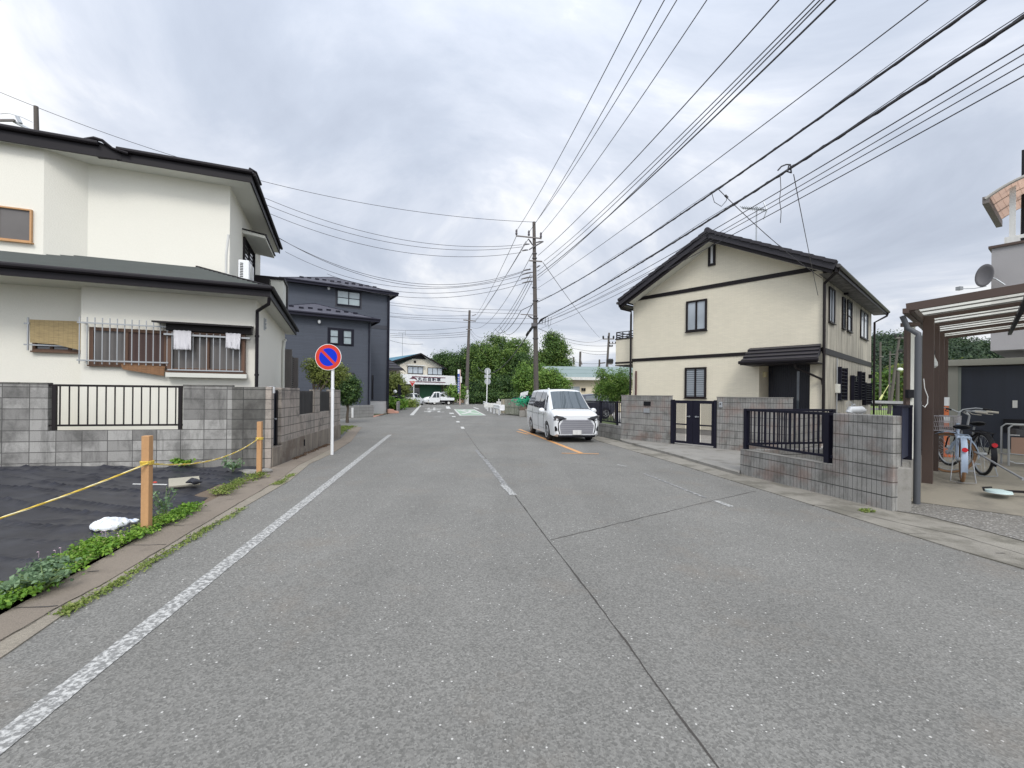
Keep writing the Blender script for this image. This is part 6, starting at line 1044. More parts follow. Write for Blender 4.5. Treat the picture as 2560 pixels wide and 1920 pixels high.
# concrete stub and navy panel fence going in along the boundary
qs = G(z7(1310, 985)); F8 = Fr((qs.x - .12, qs.y), (.92, -.25)); b = MB(); zst = F8.px(z7(1310, 665)).z; b.box(-.02, .235, 0, .16, -.05, zst); o = b.build('concrete_stub', M['conc'], bevel=.015); o.location = F8.o; o.rotation_euler = (0, 0, F8.a); tag(o, 'short concrete stub at the right end of the ribbed corner wall', 'post')
F9 = Fr((qs.x - .02, qs.y + .10), (1.15, 1)); t = thing('panel_fence', 'dark navy panel fence on a low concrete base beside the carport', 'fence', F9); zp = F9.px(z7(1290, 225)).z; zp = 1.42; b = MB(); b.box(0, 3.0, -.10, .05, -.05, .62); b.build('base_wall', M['conc'], t); b = MB(); b.box(.02, 3.0, -.05, -.02, .68, zp); b.build('panel', stdmat('navy_panel', (.022, .028, .06), .4, var=.2), t); b = MB()
for x_ in (0.0, .9, 1.8, 2.7): b.box(x_, x_ + .05, -.09, .01, .60, zp + .03)
b.box(0, 3.0, -.07, 0, zp, zp + .035); b.build('post', M['black_metal'], t)
# heater tank seen over the wall, dead shrub in the yard
q = D(zb(655, 1215), 13.0); t = thing('oil_tank', 'pale grey tank with coiled pipes behind the ribbed corner wall', 'tank', loc=(q.x, q.y, 0)); t.scale = (.34,) * 3; b = MB(); zq = D(zb(655, 1178), 13).z / .34; b.tube([(-.75, 0, zq - .35), (-.72, 0, zq - .25), (-.6, 0, zq - .02), (.4, 0, zq), (.55, 0, zq - .1), (.58, 0, zq - .3)], [.05, .25, .32, .32, .25, .05], 14); b.box(-.5, -.4, -.2, .2, 0, zq - .3); b.box(.25, .35, -.2, .2, 0, zq - .3); b.build('tank', stdmat('tank_grey', (.50, .52, .54), .5, var=.1), t, smooth=True)
b = MB(); b.ring((-.75, -.1, zq + .45), (0, 1, .2), .28, .018, 20, 5); b.ring((-.6, -.05, zq + .40), (.3, 1, 0), .2, .018, 20, 5); b.tube([(-.5, 0, zq + .2), (-.45, 0, zq + .45), (-.2, 0, zq + .48), (-.15, 0, zq + .3)], .05, 8); b.box(-.55, -.05, -.1, .1, zq + .02, zq + .2); b.tube([(-.9, 0, zq + .1), (-.7, 0, zq + .12)], .03, 6); b.build('pipes', M['steel'], t)
def deadshrub():
    c = G(z7(640, 525), .05); b = MB(); r_ = random.Random(8)
    def br(p, d, l, r, k):
        e = p + d * l; b.tube([p, p.lerp(e, .5) + Vector((r_.uniform(-.03, .03), r_.uniform(-.03, .03), .01)), e], [r, r * .8, r * .5], 5)
        if k:
            for _ in range(3): br(e, (d + Vector((r_.uniform(-.9, .9), r_.uniform(-.9, .9), r_.uniform(-.3, .5)))).normalized(), l * .7, r * .6, k - 1)
    for a in range(5): br(Vector((0, 0, 0)), Vector((math.cos(a * 1.3), math.sin(a * 1.3), .7)).normalized(), .22, .014, 3)
    o = b.build('dead_shrub', M['bark']); o.location = c; tag(o, 'bare twisted shrub in the gravel behind the navy railing', 'shrub')
deadshrub()
# ================================================================ CARPORT
def cz(t_): return 2.86 + .026 * max(t_, -1)
t = thing('carport', 'bronze carport with clear roof panels and a row of posts on the right', 'carport', FC); tp = [FC.loc(Vector((x, y, 0))) for (x, y) in ((6.9, 7.3), (7.96, 8.3), (9.23, 9.5), (10.4, 10.6))]; print('posts', tp)
for i, p_ in enumerate(tp): b = MB(); b.box(p_.x - .07, p_.x + .07, p_.y - .06, p_.y + .06, .1, cz(p_.y) - .02); b.build('post', M['brown_alu'], t, bevel=.006)
xs0, xs1 = FC.px((2266, 756), -.12).x, 6.0; yf = FC.px((2263, 756), 0).y - .2; rise = .085
def rz_(x, y): return cz(y) + rise * (x - xs0)
b = MB()
def rbeam(b, x0_, y0_, x1_, y1_, w_, h_, dz=0): b.bar((x0_, y0_, rz_(x0_, y0_) + dz), (x1_, y1_, rz_(x1_, y1_) + dz), w_, h_)
rbeam(b, xs0, -.12, xs1, -.12, .06, .11, .03); b.build('front_beam', M['brown_alu'], t); fr_y = [tp[0].y, tp[1].y, tp[2].y, tp[3].y]
for y_ in fr_y: b = MB(); rbeam(b, -.1, y_, xs1, y_, .045, .06, .0); b.build('rafter', M['brown_alu'], t)
b = MB()
rbeam(b, xs0 + .05, -.12, xs0 + .05, 7.0, .08, .10, .0); b.build('side_beam', M['brown_alu'], t)
for x_ in (1.05, 2.55, 4.05, 5.6): b = MB(); rbeam(b, x_, -.1, x_, 7.0, .06, .05, -.03); b.build('purlin', M['black_metal'], t)
b = MB()
for k in range(15): y_ = -.1 + 7.1 * k / 14; rbeam(b, xs0, y_, xs1, y_, .02, .02, .06)
b.build('roof_bars', stdmat('grey_bars', (.16, .155, .15), .5, .3), t)
def clearmat():
    m, t_, b_ = newmat('clear_panel'); tr = N(t_, 'ShaderNodeBsdfTransparent', {0: (.86, .86, .83, 1)}); df = N(t_, 'ShaderNodeBsdfTranslucent', {0: (.70, .69, .64, 1)}); gl = N(t_, 'ShaderNodeBsdfGlossy', {'Roughness': .15}); m1 = N(t_, 'ShaderNodeMixShader', {0: .42}); m2 = N(t_, 'ShaderNodeMixShader', {0: .06})
    t_.links.new(tr.outputs[0], m1.inputs[1]); t_.links.new(df.outputs[0], m1.inputs[2]); t_.links.new(m1.outputs[0], m2.inputs[1]); t_.links.new(gl.outputs[0], m2.inputs[2]); t_.links.new(m2.outputs[0], t_.nodes['Material Output'].inputs[0]); return m
M['clear'] = clearmat(); b = MB(); b.hexa([(xs0 + .05, -.05, rz_(xs0, 0) + .072), (xs1, -.05, rz_(xs1, 0) + .072), (xs1, 7.0, rz_(xs1, 7) + .072), (xs0 + .05, 7.0, rz_(xs0, 7) + .072), (xs0 + .05, -.05, rz_(xs0, 0) + .077), (xs1, -.05, rz_(xs1, 0) + .077), (xs1, 7.0, rz_(xs1, 7) + .077), (xs0 + .05, 7.0, rz_(xs0, 7) + .077)]); b.build('roof_panel', M['clear'], t)
b = MB(); b.bar((xs0 + .0, -.2, cz(0) - .03), (xs0 + .0, 7.0, cz(7) - .03), .07, .07); b.build('gutter', M['brown_alu'], t)
b = MB(); b.tube([(xs0 - .05, -.05, cz(0) - .08), (-.12, 0, cz(0) - .26), (0, 0, cz(0) - .36), (0, 0, cz(0) - .42)], .036, 10); b.tube([(0, 0, cz(0) - .40), (0, 0, .02)], .042, 12); b.build('downpipe', stdmat('grey_pipe', (.075, .08, .09), .45, var=.12), t, smooth=True)
# slim bronze and cream fence posts in front of the carport row, with lock box and cable
fp = G(z7(1400, 900)); q = D(z8(308, 1600), 6.9); t = thing('side_post', 'slim bronze and cream post beside the carport downpipe', 'post', loc=(q.x, q.y, 0)); zt7 = D(z8(308, 1197), 6.9).z; b = MB(); b.box(-.13, -.07, -.03, .03, 0, zt7); b.box(-.16, .05, -.06, .06, zt7, zt7 + .06); b.build('post', M['brown_alu'], t, bevel=.004); b = MB(); b.box(-.069, .0, -.03, .03, .1, zt7 - .01); b.build('infill', M['soffit'], t); b = MB(); b.box(-.15, -.04, -.09, -.03, D(z7(1405, 160), 6.9).z, D(z7(1400, 100), 6.9).z); b.build('lock_box', M['black'], t)
q = D(z8(436, 1400), 7.45); t = thing('hanging_lamp', 'clear glass bulb lamp hanging from the bronze carport', 'lamp', loc=(q.x, q.y, q.z)); b = MB(); b.tube([(0, 0, .09), (0, 0, .03), (0, 0, 0), (0, 0, -.06), (0, 0, -.12), (0, 0, -.155)], [.012, .02, .032, .055, .058, .025], 14); b.build('shade', stdmat('frosted_bulb', (.55, .57, .56), .15), t, smooth=True); b = MB(); b.cyl((0, 0, .08), (0, 0, rz_(0, 2) - q.z + .0), .006, n=5); b.build('cord', M['black'], t); b = MB(); b.cyl((0, 0, .07), (0, 0, .14), .022, n=8); b.build('socket', M['black'], t)
b = MB(); q = [D(z7(*p_), 6.5) for p_ in ((1482, 20), (1490, 90), (1512, 150), (1510, 200), (1490, 228), (1474, 215))]; b.tube(q, .006, 5); o = b.build('cable', M['white_dull'], smooth=True); tag(o, 'thin pale cable looped beside the carport downpipe', 'cable')
# ================================================================ SHED
q = G(z10(1180, 900), .22); FSh = Fr((q.x, q.y), tuple(uH[:2])); x0_ = FSh.px((2368, 1000)).x; zt8 = FSh.px((2480, 903)).z; t = thing('garage', 'dark navy panelled garage with a grey frame behind the bicycles', 'garage', FSh); b = MB(); b.box(x0_ + .1, 6.5, .02, 4.5, .28, zt8 - .12); b.build('panel', stdmat('navy_garage', (.016, .021, .036), .45, var=.15, streak=.15), t)
b = MB(); b.box(x0_, x0_ + .20, -.05, 4.5, .2, zt8 - .10); b.box(x0_ - .12, 6.6, -.14, 4.6, zt8 - .10, zt8 + .06); b.box(x0_ + .2, 6.5, -.03, .02, .18, .34); b.build('frame', stdmat('grey_green_trim', (.23, .23, .20), .6, var=.15), t, bevel=.006); x_ = FSh.px(z10(690, 300)).x; b = MB(); b.box(x_ - .04, x_ + .04, -.02, .02, .34, zt8 - .13); b.box(x_ + 2.2, x_ + 2.26, -.005, .02, .34, zt8 - .13); b.build('mullion', stdmat('grey_green_trim2', (.20, .22, .20), .6), t)
r_ = FSh.px(z10(1525, 180)); b = MB(); b.box(r_.x - .04, r_.x + .04, -.015, .02, r_.z - .09, r_.z + .09); b.build('handle_plate', M['white_dull'], t); r_ = FSh.px(z10(1505, 505)); b = MB(); b.box(r_.x - .17, r_.x + .17, -.03, .02, r_.z - .17, r_.z + .17); b.build('vent', M['black'], t)
q = D((2362, 1080), 10.4); b = MB()
b.v = []; b.tube([(0, 0, .2), (0, 0, .24)], [.19, .19], 16); b.tube([(0, 0, .24), (0, 0, 1.55)], [.09, .06], 14); o = b.build('marker_pole', stdmat('orange_plastic', (.62, .16, .05), .5), smooth=True); o.location = (q.x, q.y, 0); tag(o, 'orange and white marker pole between the carport posts and the garage', 'pole'); b = MB(); b.cyl((0, 0, 1.0), (0, 0, 1.15), .084, n=14); b.cyl((0, 0, 1.4), (0, 0, 1.6), .075, n=14); o2 = b.build('white_band', M['white'], o)
# cart and mop at the right edge
q = D(z10(1430, 1090), 8.9); t = thing('folding_cart', 'silver tube cart with a brown board beside the navy garage', 'cart', loc=(q.x, q.y, .22), rot=-.55); b = MB(); hh_ = .83
b.tube([(0, 0, 0), (0, 0, hh_ - .06), (.06, 0, hh_), (1.1, 0, hh_)], .018, 8); b.tube([(0, .35, 0), (0, .35, hh_ - .06), (.06, .35, hh_), (1.1, .35, hh_)], .018, 8); b.cyl((0, 0, .22), (0, .35, .22), .014); b.tube([(0, 0, .10), (.1, 0, .06), (1.1, 0, .06)], .014, 8); b.cyl((0, 0, .62), (.15, 0, .62), .014); b.cyl((0, 0, .25), (1.1, 0, .2), .014); b.build('frame', M['alu'], t, smooth=True); b = MB(); b.box(.03, 1.1, -.012, .004, .24, .58); b.build('board', stdmat('brown_board', (.30, .19, .14), .7, var=.1), t)
b = MB(); b.box(.12, .42, .05, .3, .60, .74); b.box(.2, .28, .06, .18, .74, .82); b.box(.5, 1.0, .03, .3, .6, .80); b.build('load', stdmat('tools_dark', (.05, .05, .055), .6, var=.5), t)
a = D(z10(930, 885), 7.2); c = D(z10(1620, 1275), 5.9); b = MB(); b.cyl(a, c, .014, n=8); b.cyl(c, c + (c - a).normalized() * .06, .02, n=8); o = b.build('metal_pole', M['alu'], smooth=True); tag(o, 'shiny metal pole leaning from the blue bicycle down to the right', 'pole')
q = G(z10(1280, 1480), .20); t = thing('floor_mop', 'white round mop head with a dark handle lying on the carport floor', 'mop', loc=(q.x, q.y, .19)); b = MB(); b.tube([(0, 0, 0), (0, 0, .03), (0, 0, .045)], [.15, .14, .06], 20); b.build('mop_head', stdmat('pale_aqua', (.50, .62, .62), .6), t, smooth=True); b = MB(); b.bar((.06, -.02, .03), (1.3, -.55, .06), .04, .03); b.build('handle', M['dark_trim'], t); b = MB(); b.tube([(-.18, .03, .03), (-.1, .12, .05), (.05, .14, .05)], .012, 6); b.build('strap', M['black'], t)
# ================================================================ BICYCLES
def bicycle(label, p_rear, heading, frame_m, tyre_m, metal, scale=1.0, basket=True, steer=24, z=.2):
    """built along +x (front), lifted onto its wheels, turned to the heading"""
    t = thing('bicycle', label, 'bicycle', loc=(p_rear.x, p_rear.y, z), rot=heading); R_ = .33; wb = 1.08; pv = wb - .10; cs_, sn_ = math.cos(R(steer)), math.sin(R(steer))
    def turn(b): b.v = [(pv + (x - pv) * cs_ - y * sn_, (x - pv) * sn_ + y * cs_, z_) for x, y, z_ in b.v]; return b
    for x_, nm in ((0, 'rear'), (wb, 'front')):
        tn = turn if nm == 'front' else (lambda b: b); b = MB(); ax = (0, 1, 0); b.ring((x_, 0, R_), ax, R_ - .02, .020, 36, 8); w_ = tn(b).build('wheel', tyre_m, t, smooth=True)
        b = MB(); b.ring((x_, 0, R_), ax, R_ - .045, .009, 32, 6); b.disc((x_, 0, R_), ax, .03, .09, 10); axv = Vector(ax); tv = axv.cross(Vector((0, 0, 1))).normalized()
        for i in range(20): an = i * math.pi / 10; d = tv * math.cos(an) + Vector((0, 0, 1)) * math.sin(an); b.cyl(Vector((x_, 0, R_)) + axv * (.025 if i % 2 else -.025), Vector((x_, 0, R_)) + d * (R_ - .045), .0016, n=3)
        tn(b).build('rim', metal, w_)
    b = MB(); bb_ = (.43, 0, .27); sd_ = (.30, 0, .62); hd_ = (wb - .22, 0, .82); hd2 = (wb - .17, 0, .62); b.cyl(bb_, sd_, .018); b.tube([bb_, (.7, 0, .33), hd2], .022, 8); b.cyl((.36, 0, .45), (wb - .2, 0, .70), .018) ; b.cyl(hd_, hd2, .022)
    for s_ in (-1, 1): b.cyl((.43, s_ * .03, .27), (0, s_ * .05, R_), .010); b.cyl((0, s_ * .05, R_), (.30, s_ * .03, .60), .009)
    b.build('frame', frame_m, t, smooth=True)
    b = MB()
    for s_ in (-1, 1): b.tube([(wb - .17, s_ * .03, .62), (wb - .06, s_ * .05, .5), (wb, s_ * .05, R_)], .012, 6)
    turn(b).build('fork', frame_m, t, smooth=True)
    for x_ in (0, wb):
        b = MB(); path = [(x_ + (R_ + .022) * math.cos(a), 0, R_ + (R_ + .022) * math.sin(a)) for a in [R(k) for k in (range(205, 45, -12) if x_ == 0 else range(190, 30, -12))]]; vs = []
        for p_ in path:
            for yy in (-.034, -.018, .018, .034): vs.append((p_[0], yy, p_[2] - (.012 if abs(yy) > .03 else 0)))
        b.add(vs, [(i * 4 + j, i * 4 + j + 1, (i + 1) * 4 + j + 1, (i + 1) * 4 + j) for i in range(len(path) - 1) for j in range(3)]); (turn(b) if x_ else b).build('mudguard', frame_m, t, smooth=True)
    b = MB(); b.tube([(.29, 0, .60), (.25, 0, .74)], .013, 8); b.build('seat_post', metal, t); b = MB(); b.tube([(.10, 0, .80), (.14, 0, .81), (.26, 0, .80), (.40, 0, .79)], [.07, .10, .06, .022], 10); b.v = [(x, y, .79 + (z_ - .79) * .38) for x, y, z_ in b.v]; b.build('saddle', M['black'], t, smooth=True)
    b = MB(); hc = Vector((wb - .24, 0, .95)); b.cyl((wb - .22, 0, .80), hc, .014); 
    for s_ in (-1, 1): b.tube([hc, hc + Vector((.05, s_ * .08, .05)), hc + Vector((-.02, s_ * .22, .08)), hc + Vector((-.20, s_ * .27, .06))], .011, 8)
    turn(b).build('handlebar', metal, t, smooth=True); b = MB()
    for s_ in (-1, 1): b.cyl(hc + Vector((-.13, s_ * .255, .067)), hc + Vector((-.26, s_ * .28, .052)), .017, n=8); b.tube([hc + Vector((-.04, s_ * .20, .06)), hc + Vector((-.10, s_ * .26, .03)), hc + Vector((-.2, s_ * .28, .02))], .006, 5)
    turn(b).build('grips', stdmat('grip', (.45, .42, .36), .6) if basket else M['black'], t, smooth=True)
    b = MB(); b.ring((.43, -.055, .27), (0, 1, 0), .075, .006, 20, 4); b.disc((.43, -.055, .27), (0, 1, 0), .05, .006, 16); b.cyl((.43, -.07, .27), (.50, -.07, .13), .009); b.box(.46, .56, -.16, -.07, .11, .13); b.cyl((.43, .07, .27), (.36, .07, .41), .009); b.box(.32, .42, .07, .16, .40, .42); b.build('pedals', metal, t)
    b = MB(); b.tube([(-.18, -.07, .66), (.22, -.07, .68), (.25, 0, .68), (.22, .07, .68), (-.18, .07, .66), (-.18, -.07, .66)], .008, 6)
    for k in range(3): b.cyl((-.10 + .1 * k, -.07, .665), (-.10 + .1 * k, .07, .665), .006)
    for s_ in (-1, 1): b.cyl((-.12, s_ * .075, .66), (0, s_ * .07, R_), .008)
    b.build('rack', frame_m, t, smooth=True); b = MB(); b.disc((-.355, 0, .50), (1, 0, 0), .032, .02, 16); b.build('reflector', stdmat('red_reflector', (.55, .01, .02), .25), t)
    b = MB(); b.tube([(0, -.10, R_), (-.12, -.13, .02), (-.14, 0, .008), (-.12, .13, .02), (0, .10, R_)], .007, 6); b.build('stand', metal, t, smooth=True)
    if basket:
        b = MB(); x0_, x1_ = wb - .10, wb + .24
        for z_, g_ in ((.93, 0), (.84, .02), (.76, .035), (.69, .05)): b.tube([(x0_ + g_ * .3, -.19 + g_, z_), (x1_ - g_, -.19 + g_, z_), (x1_ - g_, .19 - g_, z_), (x0_ + g_ * .3, .19 - g_, z_)], .007 if g_ == 0 else .004, 5, closed=True)
        for i in range(13):
            u = i / 12; b.cyl((x0_ + (x1_ - x0_) * u, -.19, .93), (x0_ + (x1_ - x0_ - .05) * u, -.14, .69), .003, n=4); b.cyl((x0_ + (x1_ - x0_) * u, .19, .93), (x0_ + (x1_ - x0_ - .05) * u, .14, .69), .003, n=4); b.cyl((x1_, -.19 + .38 * u, .93), (x1_ - .05, -.14 + .28 * u, .69), .003, n=4); b.cyl((x0_, -.19 + .38 * u, .93), (x0_, -.14 + .28 * u, .69), .003, n=4)
            b.cyl((x0_, -.14 + .28 * u, .69), (x1_ - .05, -.14 + .28 * u, .69), .003, n=4)
        turn(b).build('basket', stdmat('grey_wire', (.42, .40, .41), .4, .5), t)
    for o in [t]: o.scale = (scale,) * 3
    return t
pr = G(z10(745, 1335), .20)
lb = stdmat('light_blue_paint', (.36, .44, .56), .4, var=.08, coat=.3); tan = stdmat('tan_tyre', (.30, .17, .09), .8, var=.2)
bicycle('light blue city bicycle with a wire basket parked under the carport', pr, R(48), lb, tan, M['alu'], 1.12, steer=72)
q = G(z10(1035, 1235), .20); bicycle('black bicycle parked behind the light blue one', q, R(64), M['black'], M['rubber'], M['steel'], 1.15, basket=False, steer=12)
# ================================================================ CARS
paint_w = stdmat('white_car_paint', (.70, .72, .74), .28, var=.02, fine=.0, coat=.6); paint_d = stdmat('dark_car_paint', (.025, .028, .045), .25, var=.03, fine=0, coat=.6)
def carglass(c=(.05, .065, .07)):
    m, t_, b_ = newmat('car_glass'); b_.inputs['Base Color'].default_value = (*c, 1); b_.inputs['Roughness'].default_value = .03; b_.inputs['Specular IOR Level'].default_value = .9; b_.inputs['Coat Weight'].default_value = .6; tc_ = N(t_, 'ShaderNodeTexCoord'); nn = N(t_, 'ShaderNodeTexNoise', {'Vector': tc_.outputs['Object'], 'Scale': 1.2}); t_.links.new(mixc(t_, nn.outputs[0], [x * .8 for x in c], [x * 1.3 for x in c]), b_.inputs['Base Color']); return m
M['cglass'] = carglass((.05, .065, .075)); M['cglass_d'] = carglass((.015, .017, .02)); M['lamp'] = stdmat('lamp_glass', (.07, .075, .085), .2, var=.4, fs=20, fine=.2, coat=.15); M['red_lamp'] = stdmat('red_lamp', (.35, .02, .02), .2); M['chrome'] = stdmat('chrome', (.65, .66, .68), .12, .9)
def car(name, label, loc, rot, st, wheels, paint, windows, doors=(), R_=.33, group=None, cat='car', scale=1.0, front=None, rear=None, half=None):
    """st: stations (x from the nose backwards, half width at the belt, z of sill, belt and top, half width at the top)"""
    t = thing(name, label, cat, loc=loc, rot=rot, group=group); t.scale = (scale,) * 3
    xs = [s[0] for s in st]
    def sec(x):
        v = [np.interp(x, xs, [s[i] for s in st]) for i in range(1, 6)]; w, zs_, zb_, zt_, wt = v; g = max(zt_ - zb_, .001)
        return [(0, zs_), (w * .80, zs_), (w * .955, zs_ + .05), (w * .99, zs_ + (zb_ - zs_) * .35), (w, zs_ + (zb_ - zs_) * .72), (w * .985, zb_), (w * .985 + (wt - w * .985) * .55, zb_ + g * .55), (wt, zt_ - min(.07, g * .3)), (wt * .90, zt_ - min(.02, g * .1)), (wt * .6, zt_), (0, zt_ + min(.015, g * .05))]
    X = sorted(set([round(x, 4) for x in np.linspace(xs[0], xs[-1], 56)] + xs)); b = MB(); vs = []; K = 11
    for x in X:
        s_ = sec(x); 
        for (y, z) in s_: vs.append((x, y, z))
        for (y, z) in s_[-2:0:-1]: vs.append((x, -y, z))
    m = 2 * K - 2
    fs = [(i * m + j, i * m + (j + 1) % m, (i + 1) * m + (j + 1) % m, (i + 1) * m + j) for i in range(len(X) - 1) for j in range(m)]
    b.add(vs, fs); b.add(vs[:m], [tuple(range(m))]); b.add(vs[-m:], [tuple(range(m - 1, -1, -1))])
    body = b.build('body', paint, t, smooth=True)
    if True:  # wheel arches cut out of the body
        cut = MB()
        for x in wheels:
            for s_ in (-1, 1): wy = np.interp(x, xs, [q[1] for q in st]); cut.cyl((x, s_ * (wy + .1), R_), (x, s_ * (wy - .26), R_), R_ * 1.16, n=32)
        c_ = cut.build('arch_cut', M['black']); c_.parent = t; md = body.modifiers.new('c', 'BOOLEAN'); md.object = c_; md.operation = 'DIFFERENCE'; md.solver = 'EXACT'; body.modifiers.move(1, 0)
        bpy.context.view_layer.update(); dg = bpy.context.evaluated_depsgraph_get(); nm_ = bpy.data.meshes.new_from_object(body.evaluated_get(dg)); body.modifiers.clear(); body.data = nm_; bpy.data.objects.remove(c_)
    def sp2(x, k):
        s_ = sec(x); i = min(int(k), K - 2); f = k - i; return (s_[i][0] + (s_[i + 1][0] - s_[i][0]) * f, s_[i][1] + (s_[i + 1][1] - s_[i][1]) * f)
    def patch(x0, x1, k0, k1, side, off, nx=6, nk=4, xk=0.0, xk2=0.0):
        P_ = []
        for i in range(nx + 1):
            for j in range(nk + 1):
                v = j / nk; xa = x0 + xk * v; xb_ = x1 + xk2 * v; x = xa + (xb_ - xa) * i / nx; y, z = sp2(x, k0 + (k1 - k0) * v); P_.append(Vector((x, side * (y + off), z + (off * .6 if k0 > 6 else 0))))
        return P_, [(i * (nk + 1) + j, i * (nk + 1) + j + 1, (i + 1) * (nk + 1) + j + 1, (i + 1) * (nk + 1) + j) for i in range(nx) for j in range(nk)]
    for w_ in windows:
        b = MB()
        if w_[0] == 'side':
            for s_ in (-1, 1): b.add(*patch(w_[1], w_[2], 5.15, 6.85, s_, .008, xk=w_[3], xk2=w_[4]))
            b.build('side_window', w_[5] if len(w_) > 5 else M['cglass_d'], t)
        else:  # screen: (x at belt, x at top)
            _, xb_, xt_, gm = w_; P_ = []; n1, n2 = 12, 8
            for i in range(n1 + 1):
                f = (i / n1 * 2 - 1) * .90
                for j in range(n2 + 1):
                    x = xb_ + (xt_ - xb_) * j / n2; s_ = sec(x); wt = s_[7][0]; y = f * wt; z = np.interp(abs(y), [0, s_[9][0], s_[8][0], s_[7][0]], [s_[10][1], s_[9][1], s_[8][1], s_[7][1]]); P_.append((x - (.014 if w_[0] == 'front' else -.014), y, z + .012))
            b.add(P_, [(i * (n2 + 1) + j, i * (n2 + 1) + j + 1, (i + 1) * (n2 + 1) + j + 1, (i + 1) * (n2 + 1) + j) for i in range(n1) for j in range(n2)]); b.build('windscreen' if w_[0] == 'front' else 'rear_window', gm, t, smooth=True)
    for x in doors:
        b = MB()
        for s_ in (-1, 1):
            L_ = [Vector((x, s_ * (sp2(x, k)[0] + .002), sp2(x, k)[1])) for k in np.linspace(2.2, 7, 12)]; b.tube(L_, .006, 4)
        b.build('door_gap', M['black'], t)
    for x in wheels:
        wy = np.interp(x, xs, [q[1] for q in st])
        for s_ in (-1, 1):
            b = MB(); y0_ = s_ * (wy - .02); y1_ = s_ * (wy - .21); b.tube([(x, y1_, R_), (x, y1_ + (y0_ - y1_) * .1, R_), (x, y0_ - (y0_ - y1_) * .1, R_), (x, y0_, R_)], [R_ * .88, R_, R_, R_ * .9], 32); w_ = b.build('wheel', M['rubber'], t, smooth=True); g = MB(); g.ring((x, y0_ + s_ * .004, R_), (0, 1, 0), R_ * .62, .018, 24, 6); g.disc((x, y0_ + s_ * .0, R_), (0, 1, 0), R_ * .16, .03, 12)
            for k in range(5): an = k * 1.2566 + .3; d = Vector((math.cos(an), 0, math.sin(an))); g.bar(Vector((x, y0_ + s_ * .006, R_)) + d * R_ * .1, Vector((x, y0_ + s_ * .006, R_)) + d * R_ * .63, .05, .014, up=(0, 1, 0))
            g.build('rim', M['alu'], w_)
    return t, sp2, sec
def lampquad(t, name, mat, pts, th=.02, bevel=.006):
    b = MB(); b.prism(pts, (-th, 0, 0)); return b.build(name, mat, t, bevel=bevel)
# --- white minivan, nose towards the camera
wfl, wrl = G(z6(352, 868)), G(z6(147, 772)); wfr = G(z6(1018, 903))
st = [(0.0, .74, .26, .86, .95, .66), (.08, .82, .20, .92, 1.02, .72), (.30, .845, .18, .97, 1.09, .75), (.60, .855, .20, 1.02, 1.15, .76), (.70, .86, .20, 1.03, 1.17, .755), (1.55, .865, .20, 1.06, 1.83, .64), (1.80, .865, .20, 1.07, 1.875, .64), (3.2, .865, .20, 1.12, 1.895, .655), (4.3, .865, .22, 1.16, 1.87, .64), (4.58, .85, .30, 1.16, 1.78, .60), (4.69, .80, .45, 1.10, 1.55, .56)]
hx = math.atan2(wrl.y - wfl.y, wrl.x - wfl.x); back = Vector((math.cos(hx), math.sin(hx), 0))
# +x of the car runs nose to tail; its local +y is then the viewer's right or left
hd_van = R(99.5); bv = Vector((math.cos(hd_van), math.sin(hd_van), 0)); lv = Vector((-bv.y, bv.x, 0)); mid_f = (wfl + wfr) / 2
S_ = .94; org = Vector((mid_f.x, mid_f.y, 0)) - bv * .92 * S_ + Vector((0, 0, 0))
print('VAN', wfl, wrl, wfr, math.degrees(hx), org)
t, sp2, sec = car('minivan', 'white minivan parked facing the camera at the right kerb', org, hd_van, st, (.93, 3.78), paint_w, [('front', .70, 1.50, M['cglass']), ('side', 1.42, 2.25, .28, .0), ('side', 2.33, 3.35, .0, .0), ('side', 3.43, 4.42, .0, -.12), ('side', 1.02, 1.34, .38, .20)], doors=(2.29, 3.39, 1.38), R_=.335, scale=S_)
def fy(y): return np.interp(abs(y), [0, .5, .74, .82], [0, .004, .012, .10])
def face_strip(name, mat, poly, off=.012, flip=True):
    """shape drawn on the nose in (y, z), wrapped round the corner"""
    for s_ in ((-1, 1) if flip else (1,)):
        b = MB(); ys = sorted(set([p[0] for p in poly] + list(np.linspace(min(p[0] for p in poly), max(p[0] for p in poly), 7)))); b.prism([(fy(y) - off, s_ * y, z) for y, z in poly], (.09, 0, 0)); o = b.build(name, mat, t)
face_strip('headlight', M['lamp'], [(.40, .83), (.62, .80), (.80, .80), (.82, .90), (.74, .955), (.50, .90)], .05); face_strip('headlight_rim', M['black'], [(.39, .84), (.62, .785), (.81, .78), (.83, .80), (.62, .81), (.40, .86)], .056)
face_strip('bumper_slash', M['black'], [(.40, .86), (.60, .76), (.66, .66), (.64, .44), (.60, .30), (.63, .30), (.68, .45), (.69, .66), (.63, .78)], .02); face_strip('fog_lamp', M['black'], [(.70, .42), (.78, .40), (.79, .56), (.75, .58), (.71, .50)], .03)
b = MB(); b.prism([(-.008, -.58, .30), (-.008, .58, .30), (-.008, .62, .60), (-.008, .48, .80), (-.008, -.48, .80), (-.008, -.62, .60)], (.03, 0, 0)); b.build('grille', stdmat('grey_grille', (.30, .30, .33), .35, .4, var=.05), t)
b = MB()
for k in range(7): z_ = .36 + k * .065; wy = .60 - abs(k - 3) * .02 - (.08 if k > 5 else 0); b.box(-.026, -.010, -wy, wy, z_, z_ + .018)
b.build('grille_bars', stdmat('bars_satin', (.42, .42, .45), .3, .6), t)
b = MB(); b.box(-.04, -.02, -.16, .16, .28, .44); b.build('number_plate', M['white_dull'], t, bevel=.006); b = MB(); b.box(-.03, .2, -.66, .66, .19, .27); b.build('lower_lip', M['black'], t, bevel=.02)
